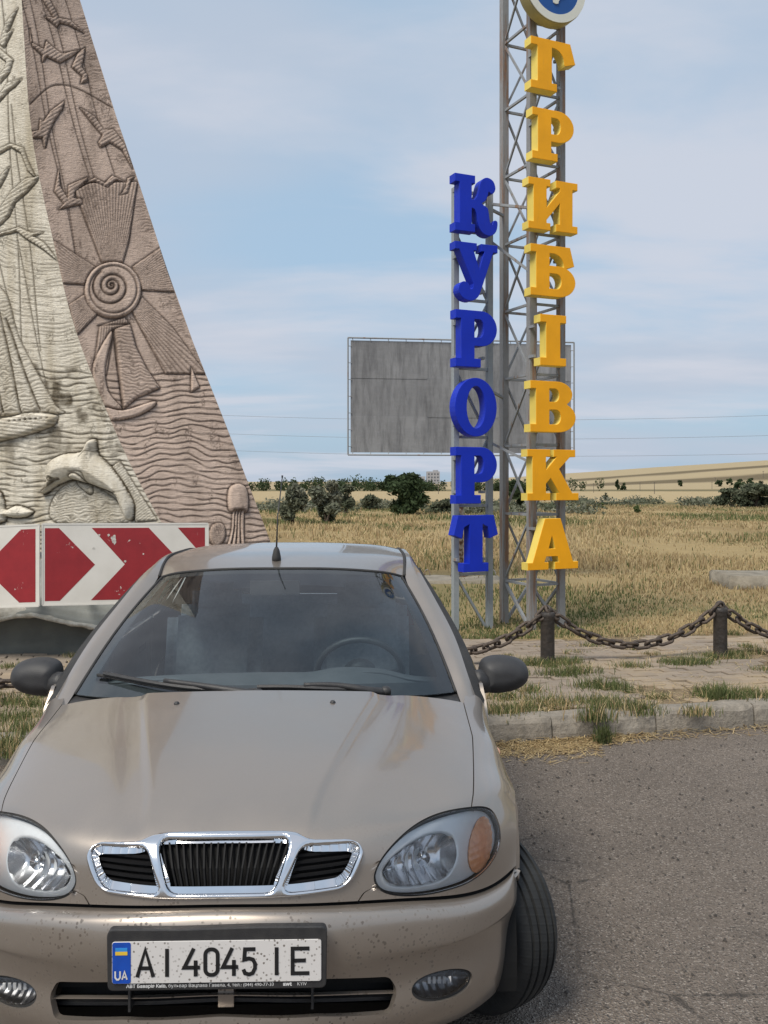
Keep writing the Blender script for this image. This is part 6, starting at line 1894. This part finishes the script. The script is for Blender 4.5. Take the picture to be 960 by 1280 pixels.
# cowl panel under the wipers
V, F = [], []
for i, x in enumerate(np.linspace(-.74, .74, 50)):
    p = WS.at(np.array([np.clip(x / .725, -1, 1) * WS.ku[-1]]), np.array([0.0]))[0]
    V += [(x, p[1] - .07, p[2] - .03), (x, p[1] + .02, p[2] - .006)]
obj('cowl', np.array(V), [(2 * i, 2 * i + 2, 2 * i + 3, 2 * i + 1) for i in range(49)], M_BLACKP, car, smooth=True)
rr = [[(0, 1.864, 1.341), (.20, 1.872, 1.339), (.38, 1.894, 1.328), (.508, 1.930, 1.309), (.564, 1.960, 1.292)],
      [(0, 2.06, 1.374), (.2, 2.06, 1.372), (.38, 2.07, 1.363), (.508, 2.09, 1.350), (.572, 2.10, 1.338)],
      [(0, 2.5, 1.398), (.2, 2.5, 1.396), (.38, 2.5, 1.388), (.508, 2.5, 1.376), (.578, 2.5, 1.363)],
      [(0, 2.9, 1.388), (.2, 2.9, 1.386), (.38, 2.9, 1.378), (.508, 2.9, 1.366), (.573, 2.9, 1.352)],
      [(0, 3.25, 1.335), (.2, 3.25, 1.333), (.38, 3.25, 1.326), (.508, 3.24, 1.314), (.566, 3.23, 1.300)]]
RF = Surf(rr); Ur, Vr_ = np.meshgrid(np.linspace(RF.ku[0], RF.ku[-1], 70), np.linspace(0, RF.kv[-1], 70))
roof = obj('roof', *panel(RF, Ur, Vr_, [], .014, (0, 0, 1)), M_PAINT, car, smooth=True)
V, F = panel(RF, Ur[::4, ::4], Vr_[::4, ::4], [], 0, (0, 0, -1)); obj('headlining', V - np.array((0, 0, .03)), F, M_CABIN, roof, smooth=True)
Icv = spline([(.748, 1.14, .878), (.737, 1.208, .912), (.680, 1.50, 1.064), (.623, 1.735, 1.180), (.573, 1.955, 1.291), (.583, 2.10, 1.338), (.589, 2.5, 1.361), (.584, 2.9, 1.350), (.577, 3.25, 1.297)], 80)
Pcv = spline([(.822, 1.185, .862), (.800, 1.262, .926), (.762, 1.535, 1.072), (.698, 1.79, 1.205), (.643, 2.0, 1.308), (.626, 2.15, 1.333), (.624, 2.5, 1.343), (.622, 2.9, 1.328), (.622, 3.25, 1.262)], 80)
Qcv = spline([(.848, 1.25, .875), (.836, 1.33, .935), (.800, 1.56, 1.055), (.730, 1.81, 1.188), (.667, 2.03, 1.286), (.648, 2.2, 1.310), (.646, 2.5, 1.318), (.646, 2.9, 1.303), (.648, 3.22, 1.235)], 80)
mid = (Icv + Pcv) / 2 + np.array((.006, -.004, .010))
SR = Surf(np.stack([Icv[::4], mid[::4], Pcv[::4]], 1).tolist(), mirror=False)
Us, Vs = np.meshgrid(np.linspace(0, SR.ku[-1], 14), np.linspace(0, SR.kv[-1], 120))
V, F = panel(SR, Us, Vs, [], .010, (.6, -.2, .6)); obj('roof_pillar', V, F, M_PAINT, car, smooth=True); obj('roof_pillar', *mirror_mesh(V, F), M_PAINT, car, smooth=True)
# roof channel moulding
ch = spline([(.5695, 1.958, 1.2915), (.578, 2.10, 1.3385), (.584, 2.5, 1.3625), (.579, 2.9, 1.3515), (.572, 3.24, 1.299)], 40)
for sgn in (1, -1): obj('roof_moulding', *tube((ch + np.array((0, 0, .0))) * np.array((sgn, 1, 1)), .0075, 6), M_RUBBER, roof, smooth=True)
# belt, side windows, door frames
Belt = spline([(.846, 1.345, .932), (.850, 1.7, .938), (.852, 2.2, .944), (.850, 2.7, .952), (.842, 3.22, .962)], 80)
def ruled(A, B, n, bulge, name, mat, par, both=True, off=0):
    V = []
    for k in range(n):
        f = k / (n - 1); V.append(A * (1 - f) + B * f + np.array((bulge * 4 * f * (1 - f) + off, 0, 0)))
    V = np.array(V).reshape(-1, 3); F = grid_faces(len(A), n); nn = np.cross(V[F[9, 2]] - V[F[9, 0]], V[F[9, 3]] - V[F[9, 1]])
    if nn[0] < 0: F = F[:, ::-1]
    a = obj(name, V, F, mat, par, smooth=True); b_ = obj(name, *mirror_mesh(V, F), mat, par, smooth=True) if both else None
    return a, b_
ruled(Pcv, Qcv, 3, .002, 'door_frame', M_RUBBER, car)
ruled(Qcv, Belt, 12, .012, 'side_window', M_GLASS, car, off=-.008)
for y0, w in ((2.16, .05), (3.02, .035)):
    k = np.argmin(np.abs(Qcv[:, 1] - y0)); kb = np.argmin(np.abs(Belt[:, 1] - y0)); A_p, B_p = Qcv[k], Belt[kb]
    for sgn in (1, -1): obj('window_post', *bar(A_p * np.array((sgn, 1, 1)), B_p * np.array((sgn, 1, 1)), .012, w, (0, 1, 0)), M_BLACKP, car)
# doors and quarters
def side_x(y, z): return np.interp(z, [.20, .30, .45, .60, .72, .85, .935, .965], [.795, .825, .848, .859, .860, .856, .846, .838]) - .02 * sstep(3.2, 4.0, y)
def side_panel(y0f, y1f, name, hole=None, ztop=None):
    nz_, ny_ = 40, 60; Z, T = np.meshgrid(np.linspace(0, 1, nz_), np.linspace(0, 1, ny_))
    zt = .934 + .0 * T; Zz = .20 + (zt - .20) * Z
    Y = y0f(Zz) + (y1f(Zz) - y0f(Zz)) * T; Zz = .20 + (np.interp(Y, Belt[:, 1], Belt[:, 2]) - .003 - .20) * Z
    G = np.stack([side_x(Y, Zz), Y, Zz], -1).reshape(-1, 3); F = grid_faces(nz_, ny_)
    if hole is not None:
        d = sdf(G[:, 1], G[:, 2], hole); q = d[F].mean(1) > 0; vk = np.zeros(len(G), bool); vd = np.zeros(len(G), bool); vk[F[q].ravel()] = True; vd[F[~q].ravel()] = True; b = np.where(vk & vd)[0]
        G[b, 1], G[b, 2] = near_on(hole, G[b, 1], G[b, 2]); F = F[q]
    if np.cross(G[F[5, 2]] - G[F[5, 0]], G[F[5, 3]] - G[F[5, 1]])[0] < 0: F = F[:, ::-1]
    G, F = clean(G, F); V, F = flange(G, F, .014)
    a = obj(name, V, F, M_PAINT, car, smooth=True); b_ = obj(name, *mirror_mesh(V, F), M_PAINT, car, smooth=True)
    return a, b_
fr_edge = lambda z: np.interp(z, [.2, .7, .85, .94], [1.195, 1.195, 1.225, 1.30])
RA = ARCH + np.array((2.52, 0))
d1 = side_panel(fr_edge, lambda z: 2.16 + 0 * z, 'front_door'); d2 = side_panel(lambda z: 2.166 + 0 * z, lambda z: 3.02 + 0 * z, 'rear_door', RA)
side_panel(lambda z: 3.026 + 0 * z, lambda z: 3.98 + 0 * z, 'rear_quarter', RA)
for dd, y0 in ((d1, 2.0), (d2, 2.86)):
    for o_, sgn in zip(dd, (1, -1)): obj('handle', *box((sgn * .868, y0, .80), (.022, .17, .035)), M_BLACKP, o_)
# tail
rb = [[(0, 3.72, 1.0), (.3, 3.71, .998), (.55, 3.68, .988), (.70, 3.62, .972), (.80, 3.50, .957), (.832, 3.45, .935)],
      [(0, 4.03, .985), (.3, 4.02, .983), (.55, 4.0, .972), (.70, 3.97, .95), (.80, 3.9, .915), (.828, 3.85, .88)],
      [(0, 4.16, .925), (.3, 4.15, .922), (.55, 4.12, .910), (.70, 4.08, .885), (.79, 4.02, .845), (.825, 3.97, .80)],
      [(0, 4.21, .72), (.3, 4.20, .72), (.55, 4.17, .71), (.70, 4.13, .70), (.79, 4.06, .68), (.828, 3.98, .66)],
      [(0, 4.23, .45), (.3, 4.22, .45), (.55, 4.19, .45), (.70, 4.15, .44), (.79, 4.08, .43), (.825, 3.98, .42)],
      [(0, 4.17, .25), (.3, 4.16, .25), (.55, 4.14, .25), (.70, 4.10, .25), (.77, 4.04, .25), (.79, 3.97, .25)]]
RB = Surf(rb); Ut, Vt = np.meshgrid(np.linspace(RB.ku[0], RB.ku[-1], 60), np.linspace(0, RB.kv[-1], 50)); obj('tail_body', *panel(RB, Ut, Vt, [], .01, (0, .5, .6)), M_PAINT, car, smooth=True)
RG = Surf([[(0, 3.255, 1.330), (.25, 3.25, 1.326), (.47, 3.245, 1.312), (.565, 3.235, 1.296)], [(0, 3.48, 1.185), (.28, 3.475, 1.18), (.5, 3.45, 1.165), (.62, 3.42, 1.145)], [(0, 3.715, 1.002), (.3, 3.705, 1.0), (.55, 3.68, .988), (.70, 3.62, .972)]])
Ut, Vt = np.meshgrid(np.linspace(RG.ku[0], RG.ku[-1], 40), np.linspace(0, RG.kv[-1], 24)); obj('rear_window', *panel(RG, Ut, Vt, [], 0, (0, .6, .6)), M_GLASS, car, smooth=True)
eR = RG.at(np.full(20, RG.ku[-1]), np.linspace(0, RG.kv[-1], 20)); eS = spline([(.648, 3.22, 1.235), (.74, 3.36, 1.08), (.834, 3.48, .945)], 20)
ruled(eR, eS, 6, .01, 'rear_pillar', M_PAINT, car)
tri = np.array([Qcv[-1], (.842, 3.22, .962), (.834, 3.48, .940)])
for sgn in (1, -1): obj('pillar_panel', tri * np.array((sgn, 1, 1)), [(0, 1, 2) if sgn < 0 else (0, 2, 1)], M_PAINT, car)
for sgn in (1, -1): obj('tail_lamp', *box((sgn * .66, 4.125, .80), (.22, .05, .14)), M_REDC, car)

# ---- mirrors
MO = smooth_poly([(.842, .878), (.868, .868), (.93, .862), (1.0, .872), (1.045, .900), (1.058, .935), (1.045, .975), (1.010, 1.000), (.95, 1.012), (.895, 1.008), (.862, .990), (.850, .95), (.848, .915)], 5)
for sgn in (1, -1):
    mr = empty('door_mirror', (0, 0, 0), 0, car)
    V2, F2, D2 = domain(MO, [], .005); y = 1.45 - .075 * np.sqrt(np.clip(1 - (1 - np.clip(D2 / .062, 0, 1)) ** 2, 0, 1)) - .03 * (1.06 - V2[:, 0]) / .2
    V = np.stack([V2[:, 0], y, V2[:, 1]], 1)
    if np.cross(V[F2[3, 2]] - V[F2[3, 0]], V[F2[3, 3]] - V[F2[3, 1]])[1] > 0: F2 = F2[:, ::-1]
    V, F2 = flange(V, F2, .0)
    Vb = V.copy()
    # rear rim and glass
    n0 = len(V2); V = V[:n0]; F2 = F2[(F2 < n0).all(1)]
    back = V.copy(); back[:, 1] = 1.462
    E = np.concatenate([F2[:, [0, 1]], F2[:, [1, 2]], F2[:, [2, 3]], F2[:, [3, 0]]]); key = np.sort(E, 1); _, ix, ct = np.unique(key, axis=0, return_index=True, return_counts=True); Bd = E[ix[ct == 1]]
    Fw = np.stack([Bd[:, 1], Bd[:, 0], n0 + Bd[:, 0], n0 + Bd[:, 1]], 1)
    VV, FF = np.vstack([V, back]), np.vstack([F2, Fw])
    gV, gF, _d = domain(grow(MO, -.006), [], .02); gl = np.stack([gV[:, 0], np.full(len(gV), 1.458), gV[:, 1]], 1)
    arm = MB(); P = spline([(.815, 1.36, .935), (.835, 1.375, .925), (.860, 1.395, .915), (.90, 1.41, .918)], 8); arm.add(*tube(P, [.035, .04, .046, .048, .048, .048, .045, .035], 12))
    if sgn < 0: VV, FF = mirror_mesh(VV, FF); gl = gl * np.array((-1, 1, 1))
    obj('housing', VV, FF, M_GREYP, mr, smooth=True); obj('mirror_glass', gl, gF, M_CHROME, mr)
    Va = np.vstack(arm.V) * np.array((sgn, 1, 1)); obj('arm', Va, arm.F, M_BLACKP, mr, smooth=True)
    obj('sail_panel', np.array([(.800, 1.275, .928), (.842, 1.34, .930), (.846, 1.46, .932), (.818, 1.44, .985)]) * np.array((sgn, 1, 1)), [(0, 1, 2, 3)], M_BLACKP, mr)

# ---- wipers, washers, antenna, repeaters
uu, vv = np.meshgrid(np.linspace(WS.ku[0], WS.ku[-1], 120), np.linspace(0, WS.kv[-1] * .4, 60)); WSP = WS.at(uu, vv).reshape(-1, 3)
def on_glass(x, z, o):
    k = ((WSP[:, 0] - x) ** 2 + (WSP[:, 2] - z) ** 2).argmin(); return WSP[k] + np.array((0, -.42, .9)) * o
def wiper(bl, arm, label=None):
    w = empty('wiper', (0, 0, 0), 0, car)
    P = np.array([on_glass(x, z, .014) for x, z in bl]); P = spline(P, 16); V, F = [], []
    mb = MB(); mb.add(*tube(P, .0065, 6)); mb.build('blade', M_RUBBER, w, smooth=True)
    mb = MB(); P2 = P[1:-1] + np.array((0, -.006, .012)); mb.add(*tube(P2, .0085, 6))
    for k in (2, 6, 10, 13): mb.add(*bar(P[k], P[k] + np.array((0, -.006, .014)), .012))
    mb.build('blade_carrier', M_BLACKP, w)
    A = spline(np.array([on_glass(x, z, o) for x, z, o in arm]), 14); mb = MB(); mb.add(*tube(A, np.linspace(.009, .016, 14), 8)); mb.build('arm', M_BLACKP, w, smooth=True)
    V, F = lathe([(.020, -.01), (.020, .012), (.012, .02), (0, .021)], 12); MB().add(V + A[-1], F).build('pivot_cap', M_BLACKP, w, smooth=True)
wiper([(-.655, .972), (-.45, .964), (-.28, .957), (-.10, .950)], [(-.36, .966, .034), (-.22, .957, .034), (-.06, .944, .03), (.0, .932, .02)])
wiper([(-.045, .960), (.10, .958), (.25, .952), (.42, .943)], [(.16, .960, .034), (.28, .952, .034), (.41, .938, .028), (.455, .928, .02)])
for x in (-.275, .265):
    y, z = .865, None
    q = NOSE.solve(np.array([abs(x)]), np.array([y]), (0, 1), np.array([.3]), np.array([vN[5]])); p = NOSE.at(*q)[0]
    V, F = lathe([(.010, -.004), (.010, .006), (.006, .011), (0, .012)], 12); MB().add(V + np.array((x, p[1], p[2] + .004)), F).build('washer_jet', M_BLACKP, hood, smooth=True)
az = 1.366; an = empty('antenna', (0, 0, 0), 0, roof)
V, F = lathe([(.022, -.012), (.021, .012), (.014, .045), (.007, .058), (0, .059)], 14); MB().add(V * np.array((1, 1.3, 1)) + np.array((-.03, 1.99, az)), F).build('base', M_RUBBER, an, smooth=True)
MB().add(*tube([(-.03, 1.99, az + .05), (-.028, 2.03, az + .2), (-.012, 2.10, az + .385)], [.0045, .0035, .0028], 6)).build('rod', M_BLACKP, an, smooth=True)
MB().add(*tube([(-.012, 2.10, az + .385), (-.012, 2.102, az + .395)], .0048, 6)).build('tip', M_BLACKP, an)
for sgn in (1, -1):
    th = np.linspace(0, np.pi, 9); ph = np.linspace(0, 2 * np.pi, 17); V = [(sgn * (.858 + .018 * math.sin(a) * max(0, math.cos(b))), 1.03 + .035 * math.cos(a), .735 + .018 * math.sin(a) * math.sin(b)) for a in th for b in ph]
    obj('side_repeater', np.array(V), grid_faces(17, 9), M_AMBER, car, smooth=True)

# ---- wheels
t = NT('tyre_rubber'); ob = t.tc.outputs['Object']; sp = t.n('ShaderNodeSeparateXYZ'); t.l(ob, sp.inputs[0])
ang_ = t.math('ARCTAN2', sp.outputs['Y'], sp.outputs['Z']); sip = t.math('SINE', t.math('ADD', t.math('MULTIPLY', ang_, 74), t.math('MULTIPLY', sp.outputs['X'], 70)))
dst = t.noise(7, 5, .65); c = t.mix(t.rng(dst, .35, .75), (.012, .013, .014), (.032, .033, .032)); t.set(Base_Color=c, Roughness=.78); t.bump(t.rng(sip, .55, .8), .30, .003); M_TYRE = t.m
def tyre_prof():
    Rr, w = .300, .093; P = [(.178, -.072), (.185, -.084), (.22, -.094), (.255, -.093), (.275, -.086), (.286, -.074)]
    x = -.070
    for g in (-.048, -.018, .018, .048):
        P += [(Rr - abs(g - .006) ** 2 * 1.2, g - .006), (Rr - .009, g - .0045), (Rr - .009, g + .0045), (Rr - abs(g + .006) ** 2 * 1.2, g + .006)]
    P += [(.286, .074), (.275, .086), (.255, .093), (.22, .094), (.185, .084), (.178, .072)]
    return P
M_RIM = simple('wheel_silver', (.45, .46, .47), (.36, .37, .38), 12, .35, metal=.8)
TV, TF = lathe(tyre_prof(), 72, 'x')
def wheel(x, y, steer):
    w = empty('wheel', (x, y, .290), steer, car)
    o = obj('tyre', TV, TF, M_TYRE, w, sharp=40)
    s_ = 1 if x > 0 else -1
    V, F = lathe([(.182, -.075), (.178, -.07), (.165, .0), (.176, .06), (.182, .072), (.165, .062), (.15, .045), (.11, .05), (.06, .062), (.03, .066), (0, .066)], 40, 'x')
    obj('rim', V * np.array((s_, 1, 1)), F, M_RIM, w, sharp=40)
    for k in range(7):
        a = 2 * math.pi * k / 7; obj('wheel_slot', *box((0, 0, 0), (.008, .04, .055)), M_VOID, w).location = (s_ * .049, .135 * math.sin(a), .135 * math.cos(a)); w.children[-1].rotation_euler = (-a, 0, 0)
    V, F = lathe([(.13, -.05), (.13, -.06), (0, -.06)], 24, 'x'); obj('brake_disc', V * np.array((s_, 1, 1)), F, M_VOID, w)
for sgn in (1, -1):
    wheel(sgn * .75, ARCH_C[0] - .03, R(36.5)); wheel(sgn * .72, ARCH_C[0] + 2.52, 0)
# wheel housings
for yc, xin in ((ARCH_C[0], .47), (ARCH_C[0] + 2.52, .52)):
    a = np.linspace(-.25, np.pi + .25, 30); V = []
    for xx in (xin, .825): V += [(xx, yc + .372 * math.cos(t_), ARCH_C[1] + .372 * math.sin(t_)) for t_ in a]
    for sgn in (1, -1):
        Vw_ = np.array(V) * np.array((sgn, 1, 1)); obj('wheel_housing', Vw_, [(i, i + 1, 31 + i - 0, 30 + i) if False else (i, i + 1, 30 + i + 1, 30 + i) for i in range(29)] + [tuple(range(29, -1, -1))], M_VOID, car, smooth=False)
# ---- floor, bulkhead, cabin
MB().add(*box((0, 2.1, .23), (1.0, 3.7, .06))).build('floor_pan', M_VOID, car)
for sgn in (1, -1): MB().add(*box((sgn * .62, 2.045, .24), (.36, 1.75, .08))).build('sill', M_VOID, car)
MB().add(*box((0, 1.10, .56), (1.40, .04, .62))).build('bulkhead', M_VOID, car)
MB().add(*box((0, .30, .43), (.90, .30, .12))).build('crossmember', M_VOID, car)
MB().add(*box((0, .235, .60), (.86, .02, .25))).build('radiator', M_VOID, car)
DR = spline([(0, 1.02, .925), (0, 1.15, .945), (0, 1.33, .955), (0, 1.48, .935), (0, 1.55, .86), (0, 1.52, .70), (0, 1.50, .45)], 24)
V = []
for x in np.linspace(-.74, .74, 40):
    f = (x / .74) ** 2; hood_b = .025 * math.exp(-((x - .36) / .16) ** 4)
    for p in DR: V.append((x, p[1] + .17 * f * (p[1] < 1.3), p[2] - .03 * f + hood_b * (1.2 < p[1] < 1.52)))
obj('dashboard', np.array(V), grid_faces(24, 40), M_CABIN, car, smooth=True)
sw = empty('steering_wheel', (0, 0, 0), 0, car); a = np.linspace(0, 2 * np.pi, 33)[:-1]; ti = R(-62)
def tilt(p): x, y, z = p; return (x + .36, 1.66 + y * math.cos(R(28)) - z * math.sin(R(28)) * 1.0, .895 + z * math.cos(R(28)) + y * math.sin(R(28)))
P = [tilt((.185 * math.cos(q), 0, .185 * math.sin(q))) for q in a]; obj('rim', *tube(P, .014, 8, closed=True), M_BLACKP, sw, smooth=True)
mb = MB()
for q in (R(0), R(180), R(270)): mb.add(*bar(tilt((0, 0, 0)), tilt((.18 * math.cos(q), 0, .18 * math.sin(q))), .03))
mb.build('spoke', M_BLACKP, sw); V, F = lathe([(0, -.03), (.06, -.02), (.07, .02)], 16, 'y'); MB().add(np.array([tilt(v) for v in V]), F).build('hub', M_BLACKP, sw, smooth=True)
def seat(x, y, w, hb, name):
    s_ = empty(name, (0, 0, 0), 0, car)
    def cushion(c, sz, nm, rx):
        bm = bmesh.new(); bmesh.ops.create_cube(bm, size=1); bmesh.ops.scale(bm, vec=sz, verts=bm.verts); bmesh.ops.bevel(bm, geom=list(bm.edges), offset=min(sz) * .42, segments=4, affect='EDGES')
        bmesh.ops.rotate(bm, verts=bm.verts, cent=(0, 0, 0), matrix=Matrix.Rotation(rx, 3, 'X')); bm.verts.index_update()
        obj(nm, np.array([v.co[:] for v in bm.verts]) + np.array(c), [tuple(v.index for v in f.verts) for f in bm.faces], M_SEAT, s_, smooth=True); bm.free()
    cushion((x, y, .46), (w, .52, .16), 'cushion', R(6)); cushion((x, y + .30, .46 + hb / 2), (w, .16, hb), 'backrest', R(-16))
    return cushion
for x in (-.37, .37):
    c_ = seat(x, 1.98, .48, .66, 'front_seat'); c_((x, 2.40, 1.13), (.25, .10, .17), 'headrest', R(-10))
seat(0, 2.72, 1.28, .62, 'rear_seat')
MB().add(*box((0, 3.38, .93), (1.25, .60, .03))).build('parcel_shelf', M_CABIN, car)
th = np.linspace(0, np.pi, 9); ph = np.linspace(0, 2 * np.pi, 17)
MB().add(*box((-.02, 1.80, 1.255), (.22, .03, .06))).build('rear_view_mirror', M_BLACKP, car)
